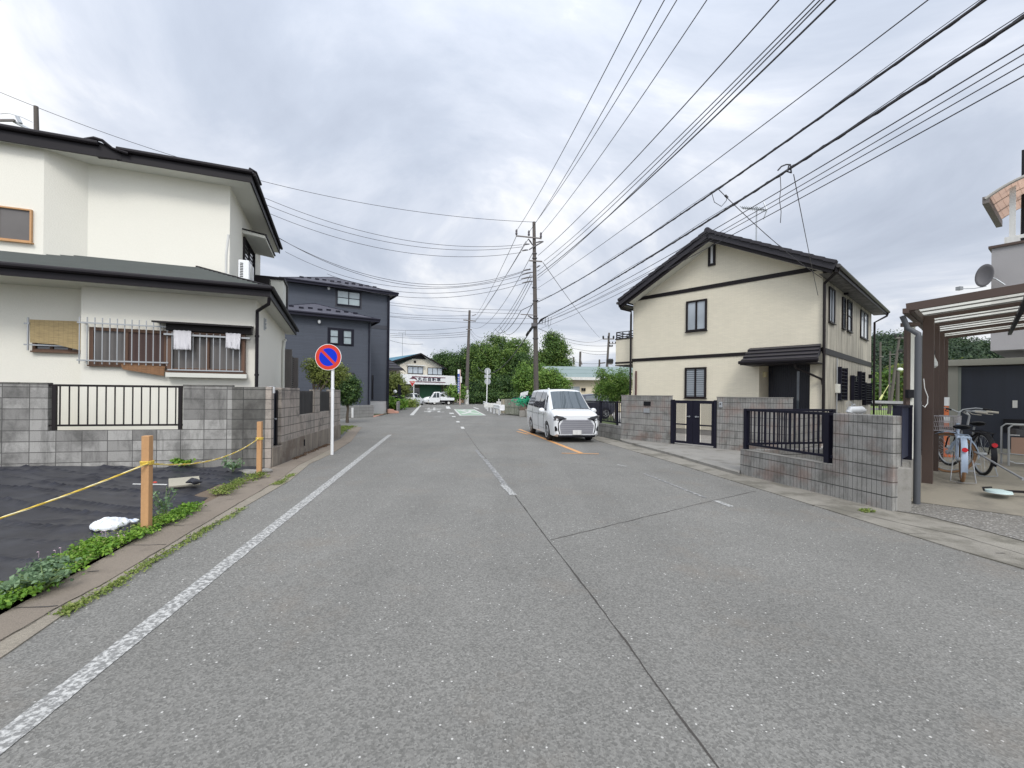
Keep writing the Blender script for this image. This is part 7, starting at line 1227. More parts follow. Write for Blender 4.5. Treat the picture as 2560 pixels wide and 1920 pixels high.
for s_ in (-1, 1):
    b = MB(); b.ell((1.12, s_ * 1.0, 1.08), (.09, .12, .10), 14, 8); b.box(1.10, 1.18, s_ * .86, s_ * .95, 1.02, 1.06); b.build('mirror', paint_w, t, smooth=True)
    b = MB()
    for x_ in (2.05, 2.5): b.box(x_, x_ + .18, s_ * .862, s_ * .885, .93, .955)
    b.build('door_handle', M['chrome'], t)
for z_ in (.42, .93):
    for s_ in (-1, 1):
        b = MB(); L_ = [Vector((x, s_ * (np.interp(z_, [p[1] for p in sec(x)[1:6]], [p[0] for p in sec(x)[1:6]]) + .004), z_ + .03 * (x - 1.4) / 3)) for x in np.linspace(1.4, 4.45, 14)]; b.tube(L_, .006, 4); b.build('side_crease', stdmat('crease_grey', (.22, .23, .24), .5), t)
b = MB(); b.tube([(.64 - .03 * (1 - (y / .72) ** 2), y, float(np.interp(abs(y), [0, .68, .76], [1.178, 1.165, 1.12]))) for y in np.linspace(-.76, .76, 15)], .007, 4); b.build('hood_gap', M['black'], t)
b = MB(); b.tube([(.74, -.5, 1.19), (.98, .05, 1.37)], .008, 5); b.tube([(.74, .1, 1.20), (.96, .55, 1.35)], .008, 5); b.build('wiper', M['black'], t); b = MB(); b.tube([(3.9, 0, 1.88), (4.0, 0, 1.94), (4.15, 0, 1.945), (4.2, 0, 1.88)], [.03, .02, .015, .01], 6); b.build('roof_fin', M['white'], t)
# --- dark hatchback beyond the black fence, tail to the right
q = G(z6(1180, 545)); dpt = 31.0; q = D(z6(1180, 520), dpt)
st2 = [(0, .66, .32, .66, .70, .50), (.10, .76, .24, .76, .84, .62), (.9, .82, .2, .90, .96, .68), (1.05, .83, .2, .92, 1.00, .68), (1.75, .83, .2, .96, 1.50, .58), (2.6, .83, .2, .99, 1.58, .59), (3.55, .83, .22, 1.04, 1.53, .57), (3.85, .80, .26, 1.06, 1.30, .54), (4.0, .74, .36, .96, 1.0, .55)]
bx_ = R(20); tail = D(z6(1212, 450), dpt); org2 = Vector((tail.x, tail.y, 0)) - Vector((math.cos(bx_), math.sin(bx_), 0)) * 4.0 * 1.06 + Vector((.05, 0, 0)); org2.z = 0
car('parked_hatchback', 'dark navy hatchback parked beyond the black bar fence', org2, bx_, st2, (.78, 3.30), paint_d, [('front', 1.05, 1.72, M['cglass']), ('side', 1.80, 2.60, .15, 0, M['cglass']), ('side', 2.68, 3.55, 0, -.15, M['cglass']), ('rear', 3.88, 3.58, M['cglass_d'])], doors=(2.64,), R_=.32, scale=1.06)
# --- small cars before the shop
st3 = [(0, .60, .32, .60, .66, .48), (.12, .70, .22, .76, .84, .58), (.9, .75, .2, .92, .98, .64), (1.55, .76, .2, .98, 1.50, .54), (2.2, .76, .2, 1.0, 1.62, .55), (3.2, .76, .2, 1.04, 1.60, .55), (3.36, .74, .26, 1.02, 1.45, .53), (3.42, .70, .36, .94, 1.10, .54)]
c = G((1022.5, 1001.5)); q = D(z4(457, 895), 58); rot_ = R(86)
# tail faces the camera: nose points away
o_ = Vector((q.x, q.y, 0)); t, _, _ = car('parked_minicar', 'white boxy minicar seen from behind, parked left of the shop door', o_ + Vector((math.cos(R(78)), math.sin(R(78)), 0)) * 3.4, R(78) + math.pi, st3, (.55, 2.85), paint_w, [('side', 1.5, 2.2, .15, 0), ('side', 2.28, 3.1, 0, 0), ('rear', 3.39, 3.25, M['cglass'])], R_=.28, scale=1.0)
b = MB(); b.box(3.43, 3.445, -.55, .55, 1.10, 1.50); b.build('rear_screen', M['cglass'], t, bevel=.01); 
for s_ in (-1, 1): b = MB(); b.box(3.40, 3.44, s_ * .60, s_ * .70, .72, .95); b.build('tail_lamp', M['red_lamp'], t, bevel=.01)
b = MB(); b.box(3.42, 3.45, -.17, .17, .62, .74); b.build('number_plate', M['white'], t); b = MB(); b.box(3.36, 3.46, -.68, .68, .26, .40); b.build('bumper', M['black'], t, bevel=.02)
# kei truck, nose to the left
q = D(z4(735, 905), 62.5); ts = 1.06; t = thing('pickup_truck', 'small white cab-over pickup truck parked side-on before the shop', 'pickup truck', loc=(q.x, q.y, 0), rot=R(15)); t.scale = (ts,) * 3
b = MB(); sd_ = [(0, .30), (.02, .62), (.10, .88), (.36, 1.28), (.62, 1.68), (.78, 1.74), (1.42, 1.75), (1.46, .62), (1.40, .38), (.98, .30)]; b.prism([(x, .02, z) for x, z in sd_], (0, 1.36, 0)); b.build('cab', paint_w, t, bevel=.05); b = MB(); b.prism([(x, .005, z) for x, z in ((.42, .98), (.74, 1.60), (.92, 1.62), (.92, .98))], (0, .02, 0)); b.prism([(x, .005, z) for x, z in ((1.0, .98), (1.0, 1.62), (1.32, 1.62), (1.34, .98))], (0, .02, 0)); b.build('side_window', M['cglass'], t); b = MB(); b.prism([(.10, .12, .96), (.10, 1.28, .96), (.57, 1.22, 1.62), (.57, .18, 1.62)], (-.02, 0, .02)); b.build('windscreen', M['cglass'], t)
b = MB(); b.box(1.48, 3.38, 0, 1.40, .62, .70)
for (a0, a1, b0, b1) in ((1.48, 3.38, 0, .03), (1.48, 3.38, 1.37, 1.40), (3.35, 3.38, .03, 1.37)): b.box(a0, a1, b0, b1, .70, .96)
b.box(1.48, 1.52, .05, 1.35, .70, 1.55) ; b.build('cargo_bed', paint_w, t, bevel=.008); b = MB(); b.box(.9, 3.3, .3, 1.1, .36, .62); b.box(1.6, 2.1, .05, .3, .36, .6); b.build('chassis', M['black'], t); b = MB(); b.box(-.03, .0, .12, .32, .50, .66); b.box(-.03, .0, 1.08, 1.28, .50, .66); b.build('headlight', M['lamp'], t, bevel=.01); b = MB(); b.box(-.05, .02, .1, 1.3, .28, .42); b.build('bumper', M['white_dull'], t, bevel=.02); b = MB(); b.box(-.07, -.05, .55, .85, .32, .44); b.build('number_plate', stdmat('yellow_plate', (.62, .52, .10), .5), t)
for x in (.72, 2.62):
    for y in (.06, 1.32): b = MB(); b.tube([(x, y, .27), (x, y + (.13 if y < 1 else -.13), .27)], .27, 24); w_ = b.build('wheel', M['rubber'], t, smooth=True); g = MB(); g.disc((x, y - (.0 if y < 1 else -.0), .27), (0, 1, 0), .15, .02, 16); g.build('rim', M['white_dull'], w_)
# round white car and grey car just behind the truck
st4 = [(0, .50, .30, .48, .55, .35), (.1, .66, .22, .62, .76, .45), (.45, .76, .2, .80, .94, .50), (.9, .80, .2, .90, 1.00, .56), (1.2, .82, .2, .92, 1.12, .58), (1.7, .82, .2, .96, 1.44, .50), (2.3, .82, .2, .98, 1.50, .50), (3.0, .80, .2, .94, 1.25, .48), (3.6, .74, .24, .84, .95, .45), (3.85, .6, .34, .66, .70, .36)]
q = D(z4(640, 900), 65); t, _, _ = car('parked_small_car', 'rounded white car half hidden behind the small pickup truck', Vector((q.x + .0, q.y + .8, 0)), R(32), st4, (.75, 3.05), paint_w, [('front', 1.18, 1.66, M['cglass_d']), ('side', 1.75, 2.7, .12, -.15)], R_=.31, scale=1.15)
for s_ in (-1, 1): b = MB(); b.ell((.20, s_ * .52, .66), (.10, .10, .10), 14, 8); b.build('headlight', M['lamp'], t, smooth=True)
b = MB(); b.box(.0, .05, -.3, .3, .34, .46); b.build('grille', M['black'], t)
q = D(z4(690, 890), 68.5); car('parked_sedan', 'dark-windowed grey car parked behind the rounded white one', Vector((q.x + .2, q.y + .5, 0)), R(24), st3, (.55, 2.85), stdmat('grey_paint', (.16, .17, .19), .3, coat=.5), [('front', 1.0, 1.5, M['cglass_d']), ('side', 1.5, 3.0, .15, 0)], R_=.28, scale=1.2)
# ================================================================ FAR RIGHT: grey house with curved canopy
bq = D((2478, 700), 13.0); F0 = Fr((bq.x, bq.y), (.60, -.80)); t = thing('balcony_house', 'grey rendered house with a curved brown balcony canopy at the right edge', 'house', F0); zt9 = F0.px((2478, 622)).z; b = MB(); b.box(0, 6, 0, 5, 3.0, zt9); b.box(.6, 6, .6, 5, 0, 3.0); b.build('wall', stdmat('grey_render', (.33, .32, .325), .85, var=.05, bump=.4, bs=90), t); b = MB(); b.box(-.06, 6, -.06, .10, zt9, zt9 + .07); b.box(-.06, .10, .10, 5, zt9, zt9 + .07); b.build('coping', M['brown_alu'], t)
pz0 = zt9 + .07; zc_ = F0.px((2540, 470)).z; px_ = F0.px((2530, 600)); b = MB(); b.box(px_.x - .06, px_.x + .06, .02, .12, pz0, F0.px((2530, 455)).z); b.box(px_.x - .06, px_.x + .06, 3.0, 3.1, pz0, F0.px((2530, 455)).z); z_ = F0.px((2540, 592)).z; b.box(px_.x - .15, 5, .03, .09, z_ - .05, z_ + .05); b.box(px_.x - .15, px_.x + .15, 0, .14, pz0 - .02, z_ + .02); b.build('balcony_post', M['white_dull'], t)
ca = F0.px((2463, 500), -.3); arc = []; 
for k in range(13): 
    f = k / 12; pxl = 2463 + 190 * f; pyl = 500 - 62 * (1 - (1 - f) ** 2.0) - 18 * f; q = F0.px((pxl, pyl), -.35); arc.append((q.x, q.z))
b = MB()
for (xa, za_), (xb_, zb_) in zip(arc[:-1], arc[1:]): b.hexa([(xa, -.35, za_), (xb_, -.35, zb_), (xb_, 2.6, zb_ + .1), (xa, 2.6, za_ + .1), (xa, -.35, za_ + .012), (xb_, -.35, zb_ + .012), (xb_, 2.6, zb_ + .112), (xa, 2.6, za_ + .112)])
m, t_, b_ = newmat('brown_polycarbonate'); tr = N(t_, 'ShaderNodeBsdfTranslucent', {0: (.70, .58, .50, 1)}); dd = N(t_, 'ShaderNodeBsdfTransparent', {0: (.72, .60, .53, 1)}); m1 = N(t_, 'ShaderNodeMixShader', {0: .30}); t_.links.new(tr.outputs[0], m1.inputs[1]); t_.links.new(dd.outputs[0], m1.inputs[2]); t_.links.new(m1.outputs[0], t_.nodes['Material Output'].inputs[0]); b.build('canopy', m, t)
b = MB()
for y_ in (-.35, .6, 1.6, 2.6): b.tube([(x, y_, z + .03 + (y_ + .35) * .034) for x, z in arc], .045 if y_ < 0 else .03, 6)
b.build('canopy_rib', stdmat('canopy_frame', (.40, .38, .35), .5), t); b = MB(); e = arc[0]; b.box(e[0] - .06, e[0] + .08, -.35, 2.6, e[1] - .10, e[1] + .10); b.build('canopy_gutter', stdmat('canopy_gutter', (.16, .14, .13), .6), t)
pp = F0.px((2566, 440), 1.2); b = MB(); b.box(pp.x - .10, pp.x + .06, 1.2, 1.36, pz0, F0.px((2566, 372), 1.2).z); b.build('dark_post', M['black'], t); b = MB(); b.box(px_.x + .25, 5, 1.4, 1.5, pz0, z_ + .8) ; b.build('window_panel', M['glass_dark'], t)
q = D((2466, 690), 12.9); t = thing('satellite_dish', 'grey satellite dish on the side of the grey balcony house', 'satellite dish', loc=q, rot=R(-78)); b = MB(); n = 24; vs = [(0, 0, 0)]
for j in range(1, 5):
    for i in range(n): a = 2 * math.pi * i / n; r = j / 4; vs.append((.23 * r * math.cos(a), -.08 * r * r, .34 * r * math.sin(a)))
b.add(vs, [(0, 1 + i, 1 + (i + 1) % n) for i in range(n)] + [(1 + j * n + i, 1 + (j + 1) * n + i, 1 + (j + 1) * n + (i + 1) % n, 1 + j * n + (i + 1) % n) for j in range(3) for i in range(n)]); o = b.build('dish', stdmat('dish_grey', (.13, .125, .13), .6), t, smooth=True); md = o.modifiers.new('s', 'SOLIDIFY'); md.thickness = .012; o.rotation_euler = (R(-8), 0, 0); b = MB(); b.tube([(0, 0, -.3), (-.1, -.3, -.36), (-.28, -.55, -.34)], .012, 6); b.box(-.36, -.24, -.62, -.5, -.38, -.28); b.tube([(0, .02, 0), (.1, .2, -.1), (.25, .3, -.3)], .02, 6); b.build('arm', M['steel'], t)
# ================================================================ FAR RIGHT FIELD: rail, fence, poles, trees
q0_, q1_ = D(zb(880, 1060), 24), D(zb(1520, 1060), 21); Fg = Fr((q0_.x, q0_.y), (q1_ - q0_)[:2]); L_ = (q1_ - q0_).length; za_ = Fg.px(zb(1000, 1080)).z; zb_ = Fg.px(zb(1000, 1033)).z; t = thing('field_fence', 'white beam over a thin bar fence at the edge of the green field', 'fence', Fg); b = MB(); b.box(-.5, L_ + 2, -.05, .12, za_ + .02, zb_); b.bar((.3, -.07, zb_ - .08), (.9, -.07, za_ + .1), .03); b.build('beam', M['white'], t); b = MB(); zc2 = Fg.px(zb(1000, 1250)).z
for i in range(int((L_ + 2.5) / .145)): x_ = -.5 + i * .145; b.box(x_ - .008, x_ + .008, .03, .05, zc2 - .6, za_ + .02)
b.box(-.5, L_ + 2, .02, .06, za_ - .05, za_ + .01); b.build('bars', M['black_metal'], t)
def cpole(label, base_px, top_px, d, r0, r1, arms=(), group=None, ins=True, name='utility_pole', steps=False):
    c = D(base_px, d); tp_ = D(top_px, d); t = thing(name, label, 'utility pole', loc=(c.x, c.y, 0), group=group); b = MB(); dx = tp_.x - c.x; f0 = (tp_.z) ; x0_ = c.x - (tp_.x - c.x) * (c.z / max(tp_.z - c.z, .1)); sh = x0_ - c.x; b.tube([(sh, 0, -.2), (sh + (dx - sh) * .5, 0, tp_.z * .5), (dx, 0, tp_.z)], [r0, (r0 + r1) / 2, r1], 14); b.build('shaft', M['conc_pole'], t, smooth=True)
    for (pl, pr_, th) in arms:
        a = D(pl, d); e = D(pr_, d); g = MB(); g.bar((a.x - c.x, -.15, a.z), (e.x - c.x, -.15, e.z), th); g.build('crossarm', stdmat('arm_steel', (.16, .145, .14), .6, .3), t)
        if ins:
            g = MB()
            for f in (.04, .5, .96): p_ = a.lerp(e, f) - c; g.tube([(p_.x, -.15, p_.z + c.z), (p_.x, -.15, p_.z + c.z + th * 2.2), (p_.x, -.15, p_.z + c.z + th * 3.2)], [th * .7, th * .95, th * .4], 8)
            g.build('insulators', M['rubber'], t)
    return t, c
cpole('straight grey pole left of the pair in the field, in front of the hill', zb(1022, 1000), zb(1027, 95), 60, .15, .12, [(zb(1000, 328), zb(1060, 332), .12)], 'poles in the far right field', ins=False)
cpole('shorter pole second from the left in the far right field', zb(1165, 1000), zb(1182, 245), 70, .14, .11, [(zb(1150, 295), zb(1275, 292), .10)], 'poles in the far right field', ins=False)
cpole('tall leaning pole carrying the crossarms against the hilltop', zb(1195, 1010), zb(1333, 2), 45, .16, .10, [(zb(1240, 35), zb(1410, 28), .12), (zb(1310, 265), zb(1350, 265), .10)], 'poles in the far right field')
t, c = cpole('short upright pole with a pale lamp at its top in the right field', zb(1298, 1010), zb(1308, 515), 45, .17, .14, [], 'poles in the far right field'); q = D(zb(1325, 535), 45); b = MB(); b.ell((q.x - c.x, -.1, q.z), (.28, .25, .18), 12, 7); b.build('lamp_head', M['white'], t, smooth=True)
b = MB(); a = D(zb(1020, 1015), 44); e = D(zb(1062, 940), 44); f = D(zb(1160, 780), 44); b.tube([a, e], .10, 6); b.tube([e, f], .03, 5); o = b.build('stay_guard', stdmat('yellow_guard', (.55, .55, .25), .6)); tag(o, 'pale yellow stay-wire guard slanting below the leaning pole', 'stay wire')
for k, (px0, w_, hh_, lab) in enumerate((((2205, 970), 55, 42, 'bushy green tree behind the field at the left, beside the tiled house'), ((2255, 965), 45, 48, 'bright green tree behind the leaning pole'), ((2320, 972), 50, 40, 'green tree behind the carport posts at the field edge'), ((2400, 960), 55, 45, 'green tree line seen through the carport'), ((2500, 955), 70, 45, 'green tree hidden behind the navy garage'))):
    l = lobe(px0, 95, w_, hh_); tree(lab, (l[0], l[1], 0), [(l[0], l[1], l[2], l[3], l[4], l[5]), (l[0] - 2, l[1] - 1, l[2] - 1.5, l[3] * .7, l[4] * .7, l[5] * .6)], 260, 26, .75, .34, M['leaf_olive'] if k % 2 else M['leaf_tree'], .25, group='trees at the field edge', limbs=4)
def forest():
    C = []; Nn = []; S = []; T = []
    vs = np.array(HV); keep = vs[(vs[:, 2] > 1.5) & (vs[:, 1] < 290)]
    px_ = 1280 + keep[:, 0] / keep[:, 1] * FPX; keep = keep[(px_ > 2050) & (px_ < 2700)]
    for v in keep[rng.choice(len(keep), 1300)]:
        c = v + np.array([rng.normal(0, 2.5), rng.normal(0, 4), rng.uniform(-1, 2.5)]); k = 60; r = rng.uniform(1.6, 3.2); base = rng.normal(.42, .22); off = rng.normal(size=(k, 3)) * np.array([r, r, r * .55]); C.append(c + off); nn = off / r + np.array([0, -.3, 1.0]) + rng.normal(size=(k, 3)) * .5; Nn.append(nn / np.linalg.norm(nn, axis=1)[:, None]); S.append(rng.uniform(.45, 1.0, k) * .85); T.append(np.clip(base + off[:, 2] / r * .12 + rng.normal(0, .1, k), 0, 1))
    o = leafmesh('forest', np.concatenate(C), np.concatenate(Nn), np.concatenate(S), np.concatenate(T), M['forest']); o['kind'] = 'stuff'; o['label'] = 'dark wooded hillside behind the right-hand house'; o['category'] = 'forest'
forest()
# ================================================================ TREES
tree('big spreading yellow-green tree behind the far crossing, in the middle of the trees', (D((1262, 1000), 82).x, 82, 0), [lobe((1262, 905), 82, 72, 50), lobe((1215, 895), 82, 45, 34), lobe((1290, 875), 84, 42, 30), lobe((1235, 945), 80, 62, 40), lobe((1200, 870), 83, 22, 14), lobe((1245, 852), 83, 26, 14)], 1150, 34, .55, .165, M['leaf_tree'], .4, group='trees behind the crossing')
tree('dark green tree behind the blue banner sign, left of the big tree', (D((1165, 1000), 86).x, 86, 0), [lobe((1160, 920), 86, 42, 36), lobe((1120, 905), 88, 30, 24), lobe((1180, 955), 85, 40, 36), lobe((1180, 885), 86, 26, 22)], 900, 32, .55, .16, M['leaf_dark'], .35, group='trees behind the crossing')
tree('small dark tree peeping over the shop roof', (D((1105, 1000), 90).x, 90, 0), [lobe((1098, 905), 90, 18, 14), lobe((1120, 925), 90, 20, 18)], 130, 28, .7, .22, M['leaf_dark'], .25, group='trees behind the crossing')
tree('tall airy green tree just right of the main utility pole', (D((1385, 1000), 74).x, 74, 0), [lobe((1388, 878), 74, 34, 36), lobe((1362, 905), 74, 30, 30), lobe((1402, 915), 74, 26, 24), lobe((1380, 845), 74, 18, 14)], 620, 32, .5, .15, M['leaf_tree'], .35, group='trees behind the crossing')
tree('dark tree mass behind the two back-turned round signs', (D((1275, 1000), 76).x, 76, 0), [lobe((1270, 975), 76, 55, 34), lobe((1220, 975), 76, 40, 34), lobe((1320, 960), 77, 45, 48), lobe((1300, 915), 78, 34, 30)], 1000, 34, .55, .16, M['leaf_dark'], .35, group='trees behind the crossing')
tree('rounded bright green shrub tree behind the rubbish box', (D((1318, 1000), 44).x, 44, 0), [lobe((1312, 950), 44, 26, 36), lobe((1330, 975), 44, 26, 32), lobe((1345, 945), 45, 26, 34)], 620, 30, .27, .09, M['leaf_bright'], .14, group='bright shrubs by the pole')
tree('bright green shrub tree right of the main pole and behind the minivan', (D((1385, 1000), 42).x, 42, 0), [lobe((1375, 950), 42, 32, 28), lobe((1400, 965), 42, 24, 22), lobe((1360, 975), 42, 26, 28)], 520, 30, .26, .085, M['leaf_bright'], .14, group='bright shrubs by the pole')
tree('leafy bright green shrub over the black fence beside the tiled house', (D((1540, 1010), 26).x, 26, 0), [lobe((1532, 960), 26, 36, 30), lobe((1560, 950), 26, 24, 28), lobe((1505, 978), 26, 20, 22), lobe((1502, 935), 26, 12, 12), lobe((1545, 985), 26, 36, 24)], 560, 26, .13, .045, M['leaf_bright'], .06, name='shrub', cat='shrub')
q = D(z5(640, 480), 14.5); tree('yellow-green garden tree leaning over the left block wall behind the sign', (q.x, q.y, 0), [lobe(z5(640, 180), 14.5, 17, 15), lobe(z5(720, 250), 14.8, 24, 22), lobe(z5(840, 260), 15, 26, 22), lobe(z5(980, 300), 15, 22, 14), lobe(z5(700, 330), 14.6, 20, 12), lobe(z5(1010, 240), 15.2, 14, 12), lobe(z5(840, 400), 15, 28, 12)], 380, 24, .09, .032, M['leaf_olive'], .07, name='garden_tree', lean=(.1, 0))
q = D(z5(1100, 660), 23); tree('dense dark green shrub in front of the navy house wall', (q.x, q.y, 0), [lobe(z5(1110, 440), 23, 24, 22), lobe(z5(1130, 560), 23, 24, 20), lobe(z5(1020, 520), 23, 20, 26), lobe(z5(1170, 500), 23, 14, 20)], 420, 28, .13, .055, M['leaf_dark'], .07, name='shrub', cat='shrub')
q = D(z5(1730, 640), 46); tree('dark green garden shrub tree beside the globe lamp', (q.x, q.y, 0), [lobe(z5(1720, 400), 46, 16, 15), lobe(z5(1760, 480), 46, 17, 16), lobe(z5(1700, 520), 46, 14, 20), lobe(z5(1810, 490), 46, 10, 10)], 330, 26, .35, .12, M['leaf_olive'], .12, name='shrub', cat='shrub')
q = D(z4(1070, 860), 67); tree('pale green shrub behind the truck bed and tyre heap', (q.x, q.y, 0), [lobe(z4(1060, 760), 67, 10, 9), lobe(z4(1130, 800), 67, 12, 10), lobe(z4(1190, 780), 68, 8, 12)], 120, 22, .45, .17, M['leaf_bright'], .1, name='shrub', cat='shrub')
def hedge(label, pts, d, rz_, n, mat, name='undergrowth'):
    Ls = [lobe(p, d, 22, rz_) for p in pts]; C, Nn, S, T = crown_pts(Ls, n, 26, .35, .14); o = leafmesh(name, C, Nn, S, T, mat); o['kind'] = 'stuff'; o['label'] = label; o['category'] = 'undergrowth'
hedge('low dark undergrowth along the far side of the crossing', [(1180, 996), (1215, 994), (1250, 993), (1285, 994), (1320, 995), (1350, 996)], 71, 12, 420, M['leaf_dark']); hedge('dark shade growth under the far trees', [(1190, 975), (1230, 972), (1270, 972), (1310, 972)], 78, 22, 420, M['forest'])
hedge('grass and low plants around the globe lamp', [z5(1640, 680), z5(1690, 690), z5(1740, 690)], 42, 8, 90, M['weed']); hedge('yellow grass tuft by the garden wall end', [z5(1870, 700), z5(1860, 680)], 50, 7, 60, M['grass'])
weedpatch('grass wedge on the side-street corner', [z5(945, 1090), z5(1000, 1040), z5(1070, 1010), z5(1140, 985)], 900, .10, .02, M['grass'], z=.0, spread=.16); weedpatch('thin weed tuft at the foot of the ribbed corner wall', [z7(1040, 985), z7(1110, 995)], 30, .07, .012, M['grass'], z=.0)
# ================================================================ POLES AND WIRES
PD = 28.0
t, pc = cpole('tall dark concrete utility pole with crossarms behind the white minivan', (1341, 1000), z12(285, 78), PD, .175, .10, [(z12(50, 268), z12(382, 303), .07), (z12(222, 588), z12(390, 600), .07), (z12(110, 1280), z12(330, 1293), .05)], ins=False)
PY = pc.y
def PL(p): q = D(p, PY); return Vector((q.x - pc.x, 0, q.z))
g = MB()
for p_ in ((57, 262), (217, 275), (372, 300)):
    q = PL(z12(*p_)) + Vector((0, -.15, .04)); g.tube([q, q + Vector((0, 0, .10)), q + Vector((0, 0, .16)), q + Vector((0, 0, .24)), q + Vector((0, 0, .34))], [.06, .075, .05, .075, .03], 10)
g.build('insulators', stdmat('dark_insulator', (.06, .05, .06), .3), t, smooth=True)
g = MB()
for a, c in (((300, 360), (405, 338)), ((220, 450), (405, 340)), ((145, 390), (225, 372)), ((130, 465), (210, 448)), ((320, 680), (362, 650)), ((145, 720), (240, 700)), ((130, 770), (270, 735)), ((120, 828), (270, 795)), ((130, 882), (265, 850)), ((205, 1300), (270, 1340)), ((210, 310), (265, 385))): g.tube([PL(z12(*a)) + Vector((0, -.2, 0)), PL(z12((a[0] + c[0]) / 2, (a[1] + c[1]) / 2 - 3)) + Vector((0, -.18, 0)), PL(z12(*c)) + Vector((0, -.12, 0))], [.035, .05, .03], 7)
for z_ in (1100, 1330, 1400, 1590, 550, 490, 930): q = PL(z12(305 if z_ > 1000 else 292, z_)); g.tube([q + Vector((0, 0, -.02)), q + Vector((0, 0, .04))], .185 if z_ > 1000 else .155, 14)
g.box(*[PL(z12(270, 1400)).x - .1, PL(z12(300, 1400)).x + .1], -.32, -.1, PL(z12(285, 1440)).z, PL(z12(285, 1395)).z); g.build('fittings', stdmat('fitting_steel', (.10, .095, .10), .5, .4), t)
g = MB()
for k, y in enumerate(range(650, 1250, 60)): q = PL(z12(300, y)); s_ = 1 if k % 2 else -1; g.cyl(q, q + Vector((s_ * .33, 0, 0)), .012, n=5)
g.build('climbing_steps', M['steel'], t); g = MB(); q = D((1341, 915), PY); g.tube([(q.x - pc.x - .10, -.15, 0), (q.x - pc.x - .12, -.14, 5.5)], .02, 6); g.build('conduit', M['conc_pole'], t)
t2_, pc2 = cpole('second utility pole by the far crossing, left of the big tree', (1166, 1000), (1174, 776), 68, .32, .17, [(zw(1322, 1412), zw(1450, 1424), .14), (zw(1350, 1508), zw(1410, 1514), .12), (zw(1410, 1370), zw(1455, 1355), .10)], ins=False); b = MB(); q = D((1168, 1003), 68); b.cyl((pc2.x * 0 - .02, -.02, 0), (0, -.02, D((1167, 975), 68).z), .40, .37, n=12); b.build('white_sleeve', M['white_dull'], t2_, smooth=True)
cpole('distant utility pole with transformers behind the green-roofed hall', z13(1085, 1120), z13(1128, 412), 85, .30, .18, [(z13(1000, 535), z13(1220, 535), .2), (z13(1130, 625), z13(1255, 625), .12), (z13(1100, 1020), z13(1185, 1022), .3), (z13(1130, 685), z13(1190, 685), .12)], 'distant poles over the hall roof')
for a, c, rr_, lab in ((z13(552, 1090), z13(560, 785), .3, 'distant pole left of the transformer pole over the hall roof'), (z13(428, 1060), z13(428, 888), .25, 'small dark pole stub at the left over the hall roof'), (z13(933, 1110), z13(938, 938), .25, 'short dark pole with a side arm over the hall roof')): cpole(lab, a, c, 90, rr_, rr_ * .7, [(z13(935, 1015), z13(1045, 1003), .25)] if 'side arm' in lab else [(z13(545, 900), z13(590, 1040), .2)] if 'transformer' in lab else [], 'distant poles over the hall roof', ins=False)
q = D(z13(370, 1065), 88); b = MB(); b.prism([(-.8, 0, 0), (1.1, 0, 0), (.6, 0, .4), (-.1, 0, .45)], (0, 3, 0)); b.box(-.7, 1.0, .1, 2.9, -q.z, .05); o = b.build('far_roof', M['white_dull']); o.location = q; tag(o, 'pale distant roof just above the green hall roof', 'building')
t, c3 = cpole('top of a utility pole rising behind the left house roof', (95, 500), (90, 266), 24, .20, .10, [(z1(0, 190), z1(130, 190), .10)], ins=False); g = MB(); g.tube([PL((0, 0)) * 0 + (D(z1(100, 185), 24) - Vector((c3.x, c3.y, 0))), D(z1(245, 260), 24) - Vector((c3.x, c3.y, 0))], .07, 6); g.tube([D(z1(125, 150), 24) - Vector((c3.x, c3.y, 0)), D(z1(150, 200), 24) - Vector((c3.x, c3.y, 0))], .09, 6); g.tube([D(z1(0, 130), 24) - Vector((c3.x, c3.y, 0)), D(z1(60, 125), 24) - Vector((c3.x, c3.y, 0)), D(z1(160, 155), 24) - Vector((c3.x, c3.y, 0)), D(z1(235, 190), 24) - Vector((c3.x, c3.y, 0))], .015, 5); g.build('fittings', M['steel'], t)
q = D((1006, 870), 90); t = thing('roof_antenna', 'tiny far television aerial above the shop roof', 'antenna', loc=(q.x, q.y, 0)); b = MB(); zt_a = D((1006, 832), 90).z; b.cyl((0, 0, 5), (0, 0, zt_a), .05, n=5); b.build('mast', M['steel'], t); b = MB(); b.cyl((-.9, 0, zt_a), (.6, 0, zt_a), .05, n=4); b.cyl((.6, 0, zt_a - .5), (.6, 0, zt_a + .5), .04, n=4); b.build('boom', M['steel'], t)
# wires
wire_m = stdmat('wire', (.035, .033, .04), .5); nW = [0]
def wire(label, a, c, sag, r=.012, n=30, over=0.0, mat=None, thick_twist=False, group='overhead wires'):
    a = Vector(a); c = Vector(c); P_ = []; m = int(n * (1 + over))
    for i in range(m + 1):
        k = i / n; p = a + (c - a) * k; P_.append(p - Vector((0, 0, 4 * sag * k * (1 - k))))
    b = MB(); b.tube(P_, r, 6)
    if thick_twist:
        m2 = m * 8; tw = []
        for i in range(m2 + 1):
            k = i / m2 * (1 + over); p = a + (c - a) * k - Vector((0, 0, 4 * sag * k * (1 - k))); an = i * .9; tw.append(p + Vector((math.cos(an) * r * 1.05, 0, math.sin(an) * r * 1.05)))
        b.tube(tw, r * .28, 4); tw = []
        for i in range(m * 3 + 1):
            k = i / (m * 3) * (1 + over); p = a + (c - a) * k - Vector((0, 0, 4 * sag * k * (1 - k))); tw.append(p + Vector((0, 0, r * 1.5 + .028 * math.sin(i * .31) + .02 * math.sin(i * .13 + 1))))
        b.tube(tw, r * .28, 4)
    o = b.build('overhead_wire', mat or wire_m, smooth=False); return tag(o, label, 'wire', group)
